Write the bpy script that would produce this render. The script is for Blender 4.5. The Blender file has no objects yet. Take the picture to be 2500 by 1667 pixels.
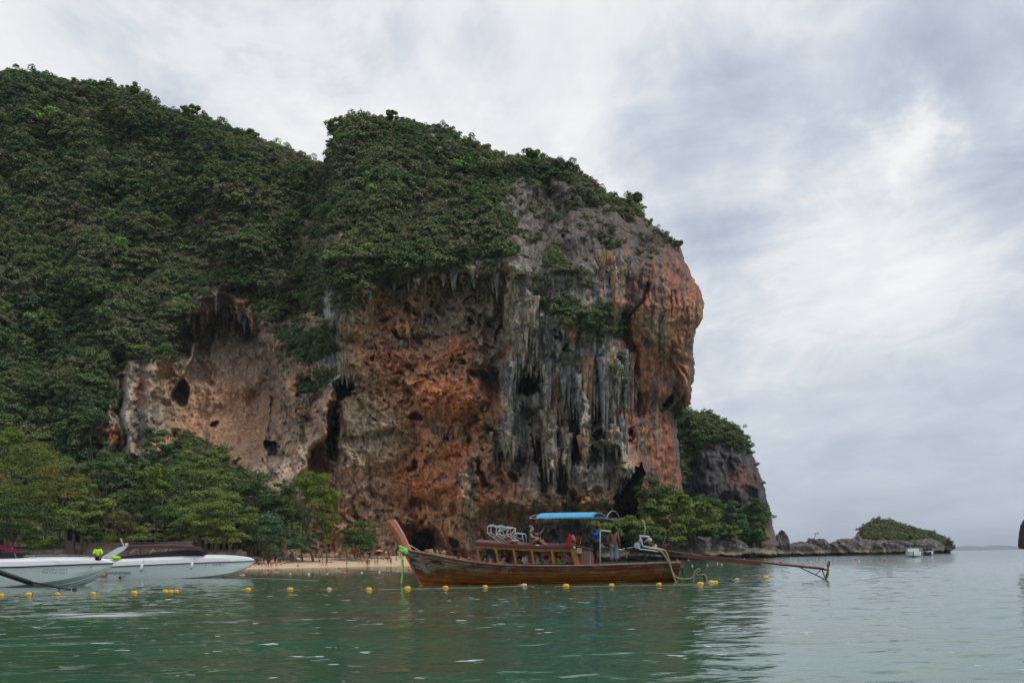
import bpy, math, random
import numpy as np
from mathutils import Vector

# ------------------------------------------------------------------ camera, sky, sun, exposure
S = bpy.context.scene
COL = S.collection
F = 2500.0; CH = 1.2
TH = math.atan(0.018); CT, ST = math.cos(TH), math.sin(TH)
CY = 1363.1
cam_d = bpy.data.cameras.new('camera'); cam = bpy.data.objects.new('camera', cam_d)
COL.objects.link(cam); S.camera = cam
cam_d.sensor_width = 36; cam_d.lens = 36 * F / 2500
cam_d.shift_y = (CY - 833.5) / 2500
cam_d.clip_start = 0.3; cam_d.clip_end = 30000
cam.location = (0, 0, CH)
cam.rotation_euler = (math.radians(90), 0, 0)
from mathutils import Matrix
cam.rotation_euler = (Matrix.Rotation(math.radians(90), 3, 'X') @ Matrix.Rotation(-TH, 3, 'Z')).to_euler()
S.view_settings.view_transform = 'Standard'; S.view_settings.look = 'None'
S.view_settings.exposure = 0.10; S.view_settings.gamma = 1.0; S.view_settings.use_curve_mapping = False
S.cycles.max_bounces = 5; S.cycles.diffuse_bounces = 3; S.cycles.glossy_bounces = 3
S.cycles.transmission_bounces = 3; S.cycles.transparent_max_bounces = 4; S.cycles.volume_bounces = 0
S.cycles.use_denoising = True

SUN_EL, SUN_AZ = math.radians(60), math.radians(105)     # azimuth clockwise from +Y (into the picture)
sd = bpy.data.lights.new('sun', 'SUN'); sun = bpy.data.objects.new('sun', sd); COL.objects.link(sun)
sd.energy = 1.5; sd.angle = math.radians(10); sd.color = (1.0, 0.95, 0.88)
sv = Vector((math.sin(SUN_AZ) * math.cos(SUN_EL), math.cos(SUN_AZ) * math.cos(SUN_EL), math.sin(SUN_EL)))
sun.rotation_euler = (-sv).to_track_quat('-Z', 'Y').to_euler()

def nd(nt, typ, **kw):
    n = nt.nodes.new(typ)
    for k, v in kw.items():
        if k[0] == 'i' and k[1:].isdigit(): n.inputs[int(k[1:])].default_value = v
        elif k in n.inputs: n.inputs[k].default_value = v
        else: setattr(n, k, v)
    return n
def lk(nt, a, b): nt.links.new(a, b)

def build_world():
    w = bpy.data.worlds.new('World'); S.world = w; w.use_nodes = True
    nt = w.node_tree; nt.nodes.clear()
    out = nd(nt, 'ShaderNodeOutputWorld')
    sky = nd(nt, 'ShaderNodeTexSky', sky_type='NISHITA', sun_disc=False)
    sky.sun_elevation = SUN_EL; sky.sun_rotation = SUN_AZ
    bgs = nd(nt, 'ShaderNodeBackground', Strength=0.1); lk(nt, sky.outputs[0], bgs.inputs[0])
    tc = nd(nt, 'ShaderNodeTexCoord')
    sx = nd(nt, 'ShaderNodeSeparateXYZ'); lk(nt, tc.outputs['Generated'], sx.inputs[0])
    def M(op, a, b=None, clamp=False):
        n = nd(nt, 'ShaderNodeMath', operation=op, use_clamp=clamp)
        for i, v in enumerate((a, b)):
            if v is None: continue
            if isinstance(v, (int, float)): n.inputs[i].default_value = v
            else: lk(nt, v, n.inputs[i])
        return n.outputs[0]
    z = M('MAXIMUM', sx.outputs[2], 0.0)
    zz = M('ADD', z, 0.16)
    u = M('DIVIDE', sx.outputs[0], zz); v = M('DIVIDE', sx.outputs[1], zz)
    cb = nd(nt, 'ShaderNodeCombineXYZ'); lk(nt, u, cb.inputs[0]); lk(nt, v, cb.inputs[1])
    def noise(scale, detail, rough, dist, rot, sc, loc):
        mp = nd(nt, 'ShaderNodeMapping'); lk(nt, cb.outputs[0], mp.inputs[0])
        mp.inputs['Rotation'].default_value = (0, 0, rot); mp.inputs['Scale'].default_value = sc
        mp.inputs['Location'].default_value = loc
        n = nd(nt, 'ShaderNodeTexNoise', Scale=scale, Detail=detail, Roughness=rough, Distortion=dist)
        lk(nt, mp.outputs[0], n.inputs['Vector']); return n.outputs['Fac']
    n1 = noise(1.5, 10, 0.6, 0.35, 0.6, (1.0, 0.62, 1), CLOUD1)
    n2 = noise(0.38, 3, 0.5, 0.2, 0.3, (1.0, 0.55, 1), CLOUD2)
    n3 = noise(4.2, 8, 0.65, 0.8, 0.6, (1.0, 0.8, 1), (1, 2, 0))
    s = M('ADD', M('MULTIPLY', n1, 0.54), M('ADD', M('MULTIPLY', n2, 0.34), M('MULTIPLY', n3, 0.20)))
    # whiter cloud towards the veiled bright part of the sky, up and a little to the left
    gx = nd(nt, 'ShaderNodeVectorMath', operation='DOT_PRODUCT'); lk(nt, tc.outputs['Generated'], gx.inputs[0])
    g = Vector((-0.12, 0.85, 0.5)).normalized(); gx.inputs[1].default_value = g
    gl = M('POWER', M('MAXIMUM', gx.outputs['Value'], 0.0), 7.0)
    s = M('ADD', s, M('MULTIPLY', gl, 0.14))
    # broad cloud masses: (column, row, spread, weight), ragged by the same noise
    wn = nd(nt, 'ShaderNodeTexNoise', Scale=4.0, Detail=8.0, Roughness=0.62); lk(nt, tc.outputs['Generated'], wn.inputs['Vector'])
    w1 = nd(nt, 'ShaderNodeVectorMath', operation='SUBTRACT'); lk(nt, wn.outputs['Color'], w1.inputs[0]); w1.inputs[1].default_value = (0.5, 0.5, 0.5)
    w2 = nd(nt, 'ShaderNodeVectorMath', operation='SCALE'); lk(nt, w1.outputs[0], w2.inputs[0]); w2.inputs['Scale'].default_value = 0.30
    w3 = nd(nt, 'ShaderNodeVectorMath', operation='ADD'); lk(nt, w2.outputs[0], w3.inputs[0]); lk(nt, tc.outputs['Generated'], w3.inputs[1])
    w4 = nd(nt, 'ShaderNodeVectorMath', operation='NORMALIZE'); lk(nt, w3.outputs[0], w4.inputs[0])
    for (bx, by, sg, am) in CLOUDS:
        dr = Vector(((bx - 1250) / 2500, 1.0, (CY - by) / 2500)).normalized()
        dn = nd(nt, 'ShaderNodeVectorMath', operation='DOT_PRODUCT'); lk(nt, w4.outputs[0], dn.inputs[0]); dn.inputs[1].default_value = dr
        s = M('ADD', s, M('MULTIPLY', M('POWER', M('MAXIMUM', dn.outputs['Value'], 0.0), (2500 / sg) ** 2), am))
    low = M('POWER', M('SUBTRACT', 1.0, z, True), 9.0)
    # cloud detail dissolves into even haze towards the horizon
    fd = nd(nt, 'ShaderNodeMapRange', interpolation_type='SMOOTHSTEP'); lk(nt, z, fd.inputs[0]); fd.inputs[1].default_value = 0.0; fd.inputs[2].default_value = 0.34; fd.inputs[3].default_value = 0.22; fd.inputs[4].default_value = 1.0
    lb = nd(nt, 'ShaderNodeMapRange', interpolation_type='SMOOTHSTEP'); lk(nt, z, lb.inputs[0]); lb.inputs[1].default_value = 0.0; lb.inputs[2].default_value = 0.30; lb.inputs[3].default_value = 0.492; lb.inputs[4].default_value = 0.575
    s = M('ADD', lb.outputs[0], M('MULTIPLY', M('SUBTRACT', s, lb.outputs[0]), fd.outputs[0]))
    cr = nd(nt, 'ShaderNodeValToRGB'); lk(nt, s, cr.inputs[0])
    el = cr.color_ramp.elements
    el[0].position = 0.465; el[0].color = (0.39, 0.44, 0.53, 1)
    el[1].position = 0.69; el[1].color = (0.89, 0.89, 0.89, 1)
    for p, c in ((0.51, (0.48, 0.53, 0.62, 1)), (0.565, (0.60, 0.645, 0.71, 1)), (0.62, (0.77, 0.785, 0.805, 1))):
        e = el.new(p); e.color = c
    bgc = nd(nt, 'ShaderNodeBackground', Strength=1.03); lk(nt, cr.outputs[0], bgc.inputs[0])
    mx = nd(nt, 'ShaderNodeMixShader'); mx.inputs[0].default_value = 0.92
    lk(nt, bgs.outputs[0], mx.inputs[1]); lk(nt, bgc.outputs[0], mx.inputs[2])
    lk(nt, mx.outputs[0], out.inputs[0])
CLOUDS = [(1690, 380, 150, -.10), (1930, 290, 130, -.055), (2300, 200, 130, -.035), (350, 80, 200, -.05), (850, 130, 110, -.07), (1180, 120, 90, -.05), (1430, 220, 90, -.05), (2380, 390, 110, -.04), (1600, 450, 100, -.05), (2470, 590, 110, -.05), (1250, 160, 120, -.03), (800, 90, 130, -.03),
    (2240, 325, 60, .17), (2250, 540, 160, .06), (1900, 640, 260, .04), (2350, 800, 130, .07), (1350, 330, 200, .05), (1280, 470, 200, .05), (700, 260, 400, .02), (60, 60, 260, -.06), (2150, 950, 300, -.03)]
CLOUD1 = (0.3, 0.2, 0); CLOUD2 = (0.0, 0.0, 0)
build_world()

# ------------------------------------------------------------------ helpers
rng = np.random.default_rng(7); random.seed(7)
def H(px): return 1341.5 + 0.018 * (2450 - px)          # horizon row at a column
def W(px, py, D):                                        # a point of the photo at distance D
    u = px - 1250; w = CY - py
    return Vector(((u * CT + w * ST) * D / F, D, CH + (-u * ST + w * CT) * D / F))
def Wn(PX, PY, D):
    u = PX - 1250; w = CY - PY
    return np.stack([(u * CT + w * ST) * D / F, D, CH + (-u * ST + w * CT) * D / F], -1)
def DW(px, py): return CH * F / max(py - H(px), 0.5)      # distance of the water seen there

def tag(o, label=None, cat=None, group=None, kind=None):
    if label: o['label'] = label
    if cat: o['category'] = cat
    if group: o['group'] = group
    if kind: o['kind'] = kind
    return o
def mesh(name, v, f, m=None, smooth=False):
    me = bpy.data.meshes.new(name)
    if isinstance(f, np.ndarray):
        v = np.asarray(v, np.float32); n = f.shape[1]
        me.vertices.add(len(v)); me.vertices.foreach_set('co', v.ravel())
        me.loops.add(f.size); me.loops.foreach_set('vertex_index', f.astype(np.int32).ravel())
        me.polygons.add(len(f)); me.polygons.foreach_set('loop_start', np.arange(len(f), dtype=np.int32) * n)
        me.update(calc_edges=True)
    else:
        me.from_pydata([tuple(p) for p in v], [], [tuple(q) for q in f]); me.update()
    if smooth: me.polygons.foreach_set('use_smooth', [True] * len(me.polygons))
    for q in (m if isinstance(m, (list, tuple)) else [m]):
        if q: me.materials.append(q)
    return me
def obj(name, v, f=None, m=None, parent=None, smooth=False, loc=None):
    """one mesh object; coordinates are world ones, the origin goes to loc (or the first parent's)"""
    if isinstance(v, bpy.types.Mesh): me = v
    else:
        off = Vector((0, 0, 0))
        if loc is not None: off = Vector(loc)
        elif parent is not None:
            off = parent.get('_w', None); off = Vector(off) if off else Vector((0, 0, 0))
        v = np.asarray([tuple(p) for p in v] if not isinstance(v, np.ndarray) else v, float) - np.array(off)
        me = mesh(name, v, f, m, smooth)
    o = bpy.data.objects.new(name, me); COL.objects.link(o)
    if parent is not None: o.parent = parent
    if loc is not None:
        o['_w'] = tuple(loc)
        if parent is None: o.location = loc
        else: o.location = Vector(loc) - Vector(parent.get('_w', (0, 0, 0)))
    elif parent is not None and parent.get('_w') is not None: o['_w'] = parent['_w'][:]
    return o
def empty(name, loc, label=None, cat=None, group=None):
    o = bpy.data.objects.new(name, None); COL.objects.link(o); o.location = loc; o['_w'] = tuple(loc)
    o.empty_display_size = 0.3
    return tag(o, label, cat, group)

# --- numpy value noise
def _h(ix, iy, iz, seed):
    h = (ix.astype(np.int64) * 374761393 + iy.astype(np.int64) * 668265263 + iz.astype(np.int64) * 2147483647 + seed * 974634777) & 0xffffffff
    h = ((h ^ (h >> 13)) * 1274126177) & 0xffffffff
    h = (h ^ (h >> 16)) & 0xffffffff
    return h.astype(np.float32) / 2147483648.0 - 1.0
def vn(x, y, seed=0):
    x = np.asarray(x, np.float64); y = np.asarray(y, np.float64)
    ix = np.floor(x); iy = np.floor(y); fx = x - ix; fy = y - iy
    fx = fx * fx * fx * (fx * (fx * 6 - 15) + 10); fy = fy * fy * fy * (fy * (fy * 6 - 15) + 10)
    z = np.zeros_like(ix)
    a = _h(ix, iy, z, seed); b = _h(ix + 1, iy, z, seed); c = _h(ix, iy + 1, z, seed); d = _h(ix + 1, iy + 1, z, seed)
    return (a * (1 - fx) + b * fx) * (1 - fy) + (c * (1 - fx) + d * fx) * fy
def fbm(x, y, o=4, seed=0, g=0.5, rot=True):
    r = 0; a = 1; t = 0
    for i in range(o):
        if rot: x, y = 0.8 * x - 0.6 * y, 0.6 * x + 0.8 * y
        r = r + a * vn(x, y, seed + i * 17); t += a; a *= g; x = x * 2.03 + 5.1; y = y * 2.03 + 1.7
    return r / t * 1.15
def ridged(x, y, o=3, seed=0, g=0.5):
    r = 0; a = 1; t = 0
    for i in range(o):
        r = r + a * (1 - 2 * np.abs(vn(x, y, seed + i * 17))); t += a; a *= g; x = x * 2.07 + 3.1; y = y * 2.07 + 7.7
    return r / t
def ss(a, b, x):
    t = np.clip((x - a) / (b - a), 0, 1); return t * t * (3 - 2 * t)
def pdist(PX, PY, pts, closed=False):
    """distance to a polyline"""
    d = np.full(PX.shape, 1e9)
    P = list(pts) + ([pts[0]] if closed else [])
    for (x0, y0), (x1, y1) in zip(P[:-1], P[1:]):
        dx, dy = x1 - x0, y1 - y0; L = dx * dx + dy * dy + 1e-9
        t = np.clip(((PX - x0) * dx + (PY - y0) * dy) / L, 0, 1)
        d = np.minimum(d, np.hypot(PX - x0 - t * dx, PY - y0 - t * dy))
    return d
def inside(PX, PY, poly):
    r = np.zeros(PX.shape, bool); n = len(poly)
    for i in range(n):
        x0, y0 = poly[i]; x1, y1 = poly[(i + 1) % n]
        if y0 == y1: continue
        c = ((y0 > PY) != (y1 > PY)) & (PX < (x1 - x0) * (PY - y0) / (y1 - y0) + x0)
        r ^= c
    return r
def grid_faces(mask):
    ny, nx = mask.shape
    idx = np.full(mask.shape, -1, np.int64); idx[mask] = np.arange(mask.sum())
    a, b, c, d = idx[:-1, :-1], idx[:-1, 1:], idx[1:, 1:], idx[1:, :-1]
    ok = (a >= 0) & (b >= 0) & (c >= 0) & (d >= 0)
    return np.stack([a[ok], d[ok], c[ok], b[ok]], -1)
def set_col(me, name, rgb):
    a = me.color_attributes.new(name, 'FLOAT_COLOR', 'POINT')
    c = np.ones((len(me.vertices), 4), np.float32); c[:, :3] = rgb
    a.data.foreach_set('color', c.ravel())

# ------------------------------------------------------------------ materials
def new_mat(name):
    m = bpy.data.materials.new(name); m.use_nodes = True
    nt = m.node_tree; b = nt.nodes['Principled BSDF']; return m, nt, b
def plain(name, col, rough=0.6, metal=0.0, var=0.12, scale=3.0, bump=0.0, spec=0.5):
    m, nt, b = new_mat(name)
    b.inputs['Roughness'].default_value = rough; b.inputs['Metallic'].default_value = metal
    b.inputs['Specular IOR Level'].default_value = spec
    tc = nd(nt, 'ShaderNodeTexCoord')
    n = nd(nt, 'ShaderNodeTexNoise', Scale=scale, Detail=5.0, Roughness=0.6); lk(nt, tc.outputs['Object'], n.inputs['Vector'])
    cr = nd(nt, 'ShaderNodeValToRGB'); lk(nt, n.outputs['Fac'], cr.inputs[0])
    cr.color_ramp.elements[0].position = 0.3; cr.color_ramp.elements[1].position = 0.7
    cr.color_ramp.elements[0].color = (*[c * (1 - var) for c in col], 1)
    cr.color_ramp.elements[1].color = (*[min(1, c * (1 + var)) for c in col], 1)
    lk(nt, cr.outputs[0], b.inputs['Base Color'])
    if bump:
        bp = nd(nt, 'ShaderNodeBump', Strength=bump, Distance=0.05); lk(nt, n.outputs['Fac'], bp.inputs['Height'])
        lk(nt, bp.outputs[0], b.inputs['Normal'])
    return m
def mat_rock(name, tide=False, rough=0.9, base=None, bumpd=0.5):
    """rock coloured by the 'stain' attribute, broken up by fine streaky grain"""
    m, nt, b = new_mat(name)
    b.inputs['Roughness'].default_value = rough; b.inputs['Specular IOR Level'].default_value = 0.2
    geo = nd(nt, 'ShaderNodeNewGeometry')
    mp = nd(nt, 'ShaderNodeMapping'); lk(nt, geo.outputs['Position'], mp.inputs[0]); mp.inputs['Scale'].default_value = (1, 1, 0.3)
    n1 = nd(nt, 'ShaderNodeTexNoise', Scale=0.9, Detail=12.0, Roughness=0.78); lk(nt, mp.outputs[0], n1.inputs['Vector'])
    n2 = nd(nt, 'ShaderNodeTexNoise', Scale=0.45, Detail=8.0, Roughness=0.65); lk(nt, geo.outputs['Position'], n2.inputs['Vector'])
    if base is None:
        at = nd(nt, 'ShaderNodeAttribute', attribute_name='stain_shade'); src = at.outputs['Color']
    else:
        r = nd(nt, 'ShaderNodeValToRGB'); lk(nt, n2.outputs['Fac'], r.inputs[0])
        r.color_ramp.elements[0].position = 0.35; r.color_ramp.elements[1].position = 0.65
        r.color_ramp.elements[0].color = (*base[0], 1); r.color_ramp.elements[1].color = (*base[1], 1); src = r.outputs[0]
    g1 = nd(nt, 'ShaderNodeMapRange'); lk(nt, n1.outputs['Fac'], g1.inputs[0])
    g1.inputs[1].default_value = 0.28; g1.inputs[2].default_value = 0.72; g1.inputs[3].default_value = 0.38; g1.inputs[4].default_value = 1.85
    g2 = nd(nt, 'ShaderNodeMapRange'); lk(nt, n2.outputs['Fac'], g2.inputs[0])
    g2.inputs[1].default_value = 0.3; g2.inputs[2].default_value = 0.7; g2.inputs[3].default_value = 0.7; g2.inputs[4].default_value = 1.25
    mu = nd(nt, 'ShaderNodeMath', operation='MULTIPLY'); lk(nt, g1.outputs[0], mu.inputs[0]); lk(nt, g2.outputs[0], mu.inputs[1])
    vm = nd(nt, 'ShaderNodeVectorMath', operation='SCALE'); lk(nt, src, vm.inputs[0]); lk(nt, mu.outputs[0], vm.inputs['Scale'])
    vo = nd(nt, 'ShaderNodeTexVoronoi', feature='DISTANCE_TO_EDGE', Scale=0.55); wv = nd(nt, 'ShaderNodeVectorMath', operation='ADD'); wn = nd(nt, 'ShaderNodeVectorMath', operation='SCALE'); wn.inputs['Scale'].default_value = 2.2
    lk(nt, n2.outputs['Color'], wn.inputs[0]); lk(nt, wn.outputs[0], wv.inputs[0]); lk(nt, mp.outputs[0], wv.inputs[1]); lk(nt, wv.outputs[0], vo.inputs['Vector'])
    ck = nd(nt, 'ShaderNodeMapRange'); lk(nt, vo.outputs['Distance'], ck.inputs[0]); ck.inputs[1].default_value = 0.0; ck.inputs[2].default_value = 0.09; ck.inputs[3].default_value = 0.5; ck.inputs[4].default_value = 1.0
    vk = nd(nt, 'ShaderNodeVectorMath', operation='SCALE'); lk(nt, vm.outputs[0], vk.inputs[0]); lk(nt, ck.outputs[0], vk.inputs['Scale'])
    last = vk.outputs[0]
    if tide:      # black algae below the tide mark, pale yellow barnacle band above it
        sz = nd(nt, 'ShaderNodeSeparateXYZ'); lk(nt, geo.outputs['Position'], sz.inputs[0])
        ad = nd(nt, 'ShaderNodeMath', operation='MULTIPLY_ADD'); lk(nt, n2.outputs['Fac'], ad.inputs[0]); ad.inputs[1].default_value = 3.2
        lk(nt, sz.outputs[2], ad.inputs[2])
        r = nd(nt, 'ShaderNodeValToRGB'); mr = nd(nt, 'ShaderNodeMapRange'); lk(nt, ad.outputs[0], mr.inputs[0])
        mr.inputs[1].default_value = 0; mr.inputs[2].default_value = 6.0; lk(nt, mr.outputs[0], r.inputs[0])
        e = r.color_ramp.elements; e[0].position = 0.0; e[0].color = (0.015, 0.015, 0.018, 1); e[1].position = 1.0; e[1].color = (0, 0, 0, 0)
        for p, c in ((0.46, (0.02, 0.02, 0.022, 1)), (0.50, (0.36, 0.29, 0.17, 1)), (0.60, (0.34, 0.27, 0.17, 0.8)), (0.72, (0.2, 0.18, 0.14, 0.0))):
            q = e.new(p); q.color = c
        mx = nd(nt, 'ShaderNodeMixRGB'); lk(nt, r.outputs['Alpha'], mx.inputs[0]); lk(nt, last, mx.inputs[1]); lk(nt, r.outputs[0], mx.inputs[2])
        last = mx.outputs[0]
    lk(nt, last, b.inputs['Base Color'])
    bp = nd(nt, 'ShaderNodeBump', Strength=0.8, Distance=bumpd); lk(nt, n1.outputs['Fac'], bp.inputs['Height']); lk(nt, bp.outputs[0], b.inputs['Normal'])
    return m
def mat_leaf(name, cols, rnd=True):
    """leaf colours: per plant (object random) and per leaf ('tone' attribute)"""
    m, nt, b = new_mat(name)
    b.inputs['Roughness'].default_value = 0.7; b.inputs['Specular IOR Level'].default_value = 0.1
    oi = nd(nt, 'ShaderNodeObjectInfo'); at = nd(nt, 'ShaderNodeAttribute', attribute_name='tone')
    cr = nd(nt, 'ShaderNodeValToRGB'); e = cr.color_ramp.elements
    e[0].position = 0; e[0].color = (*cols[0], 1); e[1].position = 1; e[1].color = (*cols[-1], 1)
    for i, c in enumerate(cols[1:-1]): q = e.new((i + 1) / (len(cols) - 1)); q.color = (*c, 1)
    mx = nd(nt, 'ShaderNodeMath', operation='ADD', use_clamp=True)
    sp = nd(nt, 'ShaderNodeSeparateColor'); lk(nt, at.outputs['Color'], sp.inputs[0])
    if rnd:
        ia = nd(nt, 'ShaderNodeAttribute', attribute_name='hue', attribute_type='INSTANCER'); lk(nt, ia.outputs['Fac'], mx.inputs[0])
        a = nd(nt, 'ShaderNodeMath', operation='MULTIPLY_ADD'); lk(nt, sp.outputs[0], a.inputs[0]); a.inputs[1].default_value = 0.2; a.inputs[2].default_value = -0.1
        lk(nt, a.outputs[0], mx.inputs[1]); lk(nt, mx.outputs[0], cr.inputs[0])
    else: lk(nt, sp.outputs[0], cr.inputs[0])
    g = nd(nt, 'ShaderNodeMath', operation='MULTIPLY_ADD'); lk(nt, sp.outputs[1], g.inputs[0]); g.inputs[1].default_value = 1.2; g.inputs[2].default_value = 0.6
    vm = nd(nt, 'ShaderNodeVectorMath', operation='SCALE'); lk(nt, cr.outputs[0], vm.inputs[0]); lk(nt, g.outputs[0], vm.inputs['Scale'])
    lk(nt, vm.outputs[0], b.inputs['Base Color'])
    tr = nd(nt, 'ShaderNodeBsdfTranslucent'); lk(nt, vm.outputs[0], tr.inputs[0])
    ms = nd(nt, 'ShaderNodeMixShader'); ms.inputs[0].default_value = 0.25
    out = nt.nodes['Material Output']; lk(nt, b.outputs[0], ms.inputs[1]); lk(nt, tr.outputs[0], ms.inputs[2]); lk(nt, ms.outputs[0], out.inputs[0])
    return m
M_CLIFF = mat_rock('limestone')
M_SHORE = mat_rock('shore_rock', tide=True)
M_BOULDER = mat_rock('boulder_rock', tide=True, base=((0.06, 0.055, 0.055), (0.20, 0.175, 0.155)))
M_HILL = mat_leaf('hill_leaves', [(0.07, 0.125, 0.06), (0.10, 0.165, 0.065), (0.145, 0.20, 0.075), (0.18, 0.22, 0.085), (0.20, 0.205, 0.11), (0.22, 0.185, 0.13), (0.20, 0.33, 0.07)])
M_GREENB = mat_leaf('bright_leaves', [(0.11, 0.17, 0.03), (0.17, 0.23, 0.035), (0.14, 0.20, 0.035)], False)
M_GREEND = mat_leaf('dark_leaves', [(0.05, 0.10, 0.035), (0.08, 0.14, 0.045), (0.11, 0.165, 0.05)], False)
M_OLIVE = mat_leaf('olive_leaves', [(0.12, 0.165, 0.045), (0.18, 0.225, 0.055), (0.24, 0.27, 0.075)], False)
M_ALMOND = mat_leaf('almond_leaves', [(0.10, 0.16, 0.035), (0.14, 0.19, 0.04), (0.17, 0.20, 0.045), (0.20, 0.18, 0.045), (0.42, 0.17, 0.03)], False)
M_BROWNL = mat_leaf('dry_needles', [(0.14, 0.10, 0.055), (0.20, 0.15, 0.075), (0.15, 0.15, 0.065)], False)
M_BLUEL = mat_leaf('blue_green_leaves', [(0.07, 0.125, 0.065), (0.10, 0.165, 0.085), (0.13, 0.195, 0.08)], False)
M_BARK = plain('bark', (0.16, 0.125, 0.10), 0.9, var=0.3, scale=2.0)

# ------------------------------------------------------------------ water
def build_water():
    m, nt, b = new_mat('sea_water')
    b.inputs['Roughness'].default_value = 0.06; b.inputs['IOR'].default_value = 1.333
    b.inputs['Specular IOR Level'].default_value = 0.5
    geo = nd(nt, 'ShaderNodeNewGeometry')
    def noise(sc, scale, det, rough=0.55, dist=0.0):
        mp = nd(nt, 'ShaderNodeMapping'); lk(nt, geo.outputs['Position'], mp.inputs[0]); mp.inputs['Scale'].default_value = sc
        n = nd(nt, 'ShaderNodeTexNoise', Scale=scale, Detail=det, Roughness=rough, Distortion=dist); lk(nt, mp.outputs[0], n.inputs['Vector']); return n.outputs['Fac']
    # body colour: murky green, patches
    c = noise((0.35, 1, 1), 0.25, 4)
    cr = nd(nt, 'ShaderNodeValToRGB'); lk(nt, c, cr.inputs[0])
    cr.color_ramp.elements[0].position = 0.35; cr.color_ramp.elements[0].color = (0.040, 0.090, 0.052, 1)
    cr.color_ramp.elements[1].position = 0.68; cr.color_ramp.elements[1].color = (0.028, 0.135, 0.078, 1)
    # foam: a long wake streak, plus scattered sky glints painted white
    f1 = noise((0.5, 1, 1), 2.6, 3, 0.6)
    sp = nd(nt, 'ShaderNodeSeparateXYZ'); lk(nt, geo.outputs['Position'], sp.inputs[0])
    def M(op, a, bb=None, cc=None, clamp=False):
        n = nd(nt, 'ShaderNodeMath', operation=op, use_clamp=clamp)
        for i, v in enumerate((a, bb, cc)):
            if v is None: continue
            if isinstance(v, (int, float)): n.inputs[i].default_value = v
            else: lk(nt, v, n.inputs[i])
        return n.outputs[0]
    def mr(v, a, bb):
        n = nd(nt, 'ShaderNodeMapRange', interpolation_type='SMOOTHSTEP'); lk(nt, v, n.inputs[0]); n.inputs[1].default_value = a; n.inputs[2].default_value = bb; return n.outputs[0]
    warp = noise((0.12, 0.5, 1), 1.0, 3)
    def band(y0, hw, x0, x1, th):
        yy = M('ADD', sp.outputs[1], M('MULTIPLY', M('SUBTRACT', warp, 0.5), 5.0))
        d = M('ABSOLUTE', M('SUBTRACT', yy, y0))
        k = mr(d, hw, hw * 0.2)
        k = M('MULTIPLY', k, M('MULTIPLY', mr(sp.outputs[0], x0 - 2.5, x0), mr(sp.outputs[0], x1 + 2.5, x1)))
        f = noise((0.22, 1.6, 1), 1.7, 5, 0.7)
        return M('MULTIPLY', k, mr(f, th, th + 0.06))
    foam_glint = band(25.5, 1.6, -16.0, -10.0, 0.47)
    foam_glint = M('MAXIMUM', foam_glint, band(21.5, 1.0, -3.5, 0.0, 0.56))
    foam_glint = M('MAXIMUM', foam_glint, band(25.0, 1.5, -7.0, 7.0, 0.62))
    foam_glint = M('MAXIMUM', foam_glint, band(31.5, 2.2, -4.0, 6.0, 0.64))
    foam_glint = M('MULTIPLY', foam_glint, 0.75)
    fl = M('MULTIPLY', mr(f1, 0.675, 0.69), mr(sp.outputs[0], 9.0, 4.0))
    foam_glint = M('MAXIMUM', foam_glint, M('MULTIPLY', fl, 0.85))
    mx = nd(nt, 'ShaderNodeMixRGB'); lk(nt, foam_glint, mx.inputs[0]); lk(nt, cr.outputs[0], mx.inputs[1]); mx.inputs[2].default_value = (0.66, 0.70, 0.70, 1)
    lk(nt, mx.outputs[0], b.inputs['Base Color'])
    ra = nd(nt, 'ShaderNodeMath', operation='MULTIPLY_ADD'); lk(nt, foam_glint, ra.inputs[0]); ra.inputs[1].default_value = 0.6; ra.inputs[2].default_value = 0.05
    lk(nt, ra.outputs[0], b.inputs['Roughness'])
    # ripples
    h1 = noise((0.55, 1.0, 1), 1.5, 4, 0.55, 0.3)
    h2 = noise((0.6, 1.0, 1), 5.0, 3, 0.5, 0.2)
    h3 = noise((0.4, 1.0, 1), 0.35, 2, 0.5)
    hh = M('ADD', M('MULTIPLY', h1, 0.16), M('ADD', M('MULTIPLY', h2, 0.030), M('MULTIPLY', h3, 0.22)))
    bp = nd(nt, 'ShaderNodeBump', Strength=1.0, Distance=WAVE); lk(nt, hh, bp.inputs['Height']); lk(nt, bp.outputs[0], b.inputs['Normal'])
    # sheet: fine fan near the viewer, coarse far away
    rr = np.concatenate([np.geomspace(5, 140, 460), np.geomspace(150, 24000, 46)])
    aa = np.radians(np.linspace(-42, 42, 520))
    R, A = np.meshgrid(rr, aa, indexing='ij')
    X = R * np.tan(A); Y = R + 0 * A
    amp = 0.014 * (1 - ss(60, 130, R))
    Z = amp * (fbm(X * 0.55, Y * 1.1, 3, 31) + 0.8 * fbm(X * 1.6, Y * 3.0, 2, 47)) * 1.6
    v = np.stack([X, Y, Z], -1).reshape(-1, 3)
    f = grid_faces(np.ones(R.shape, bool))[:, ::-1]
    o = obj('sea', v, f, m, smooth=True); tag(o, kind='structure')
    # the same sea behind and beside the viewer
    k = 24000; t5 = 5 * math.tan(math.radians(42)); tk = k * math.tan(math.radians(42))
    v2 = [(-k, -k, 0), (k, -k, 0), (t5, 5, 0), (-t5, 5, 0), (tk, k, 0), (-tk, k, 0)]
    o2 = obj('sea_beyond', v2, [(0, 1, 2, 3), (1, 4, 2), (0, 3, 5)], m); tag(o2, kind='structure')
    # sea bed so that nothing shows through at the edges
    o3 = obj('seabed', [(-k, -k, -6), (k, -k, -6), (k, k, -6), (-k, k, -6)], [(0, 1, 2, 3)], plain('seabed_sand', (0.2, 0.18, 0.13), 0.9)); tag(o3, kind='structure')
WAVE = 0.25
build_water()

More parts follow.
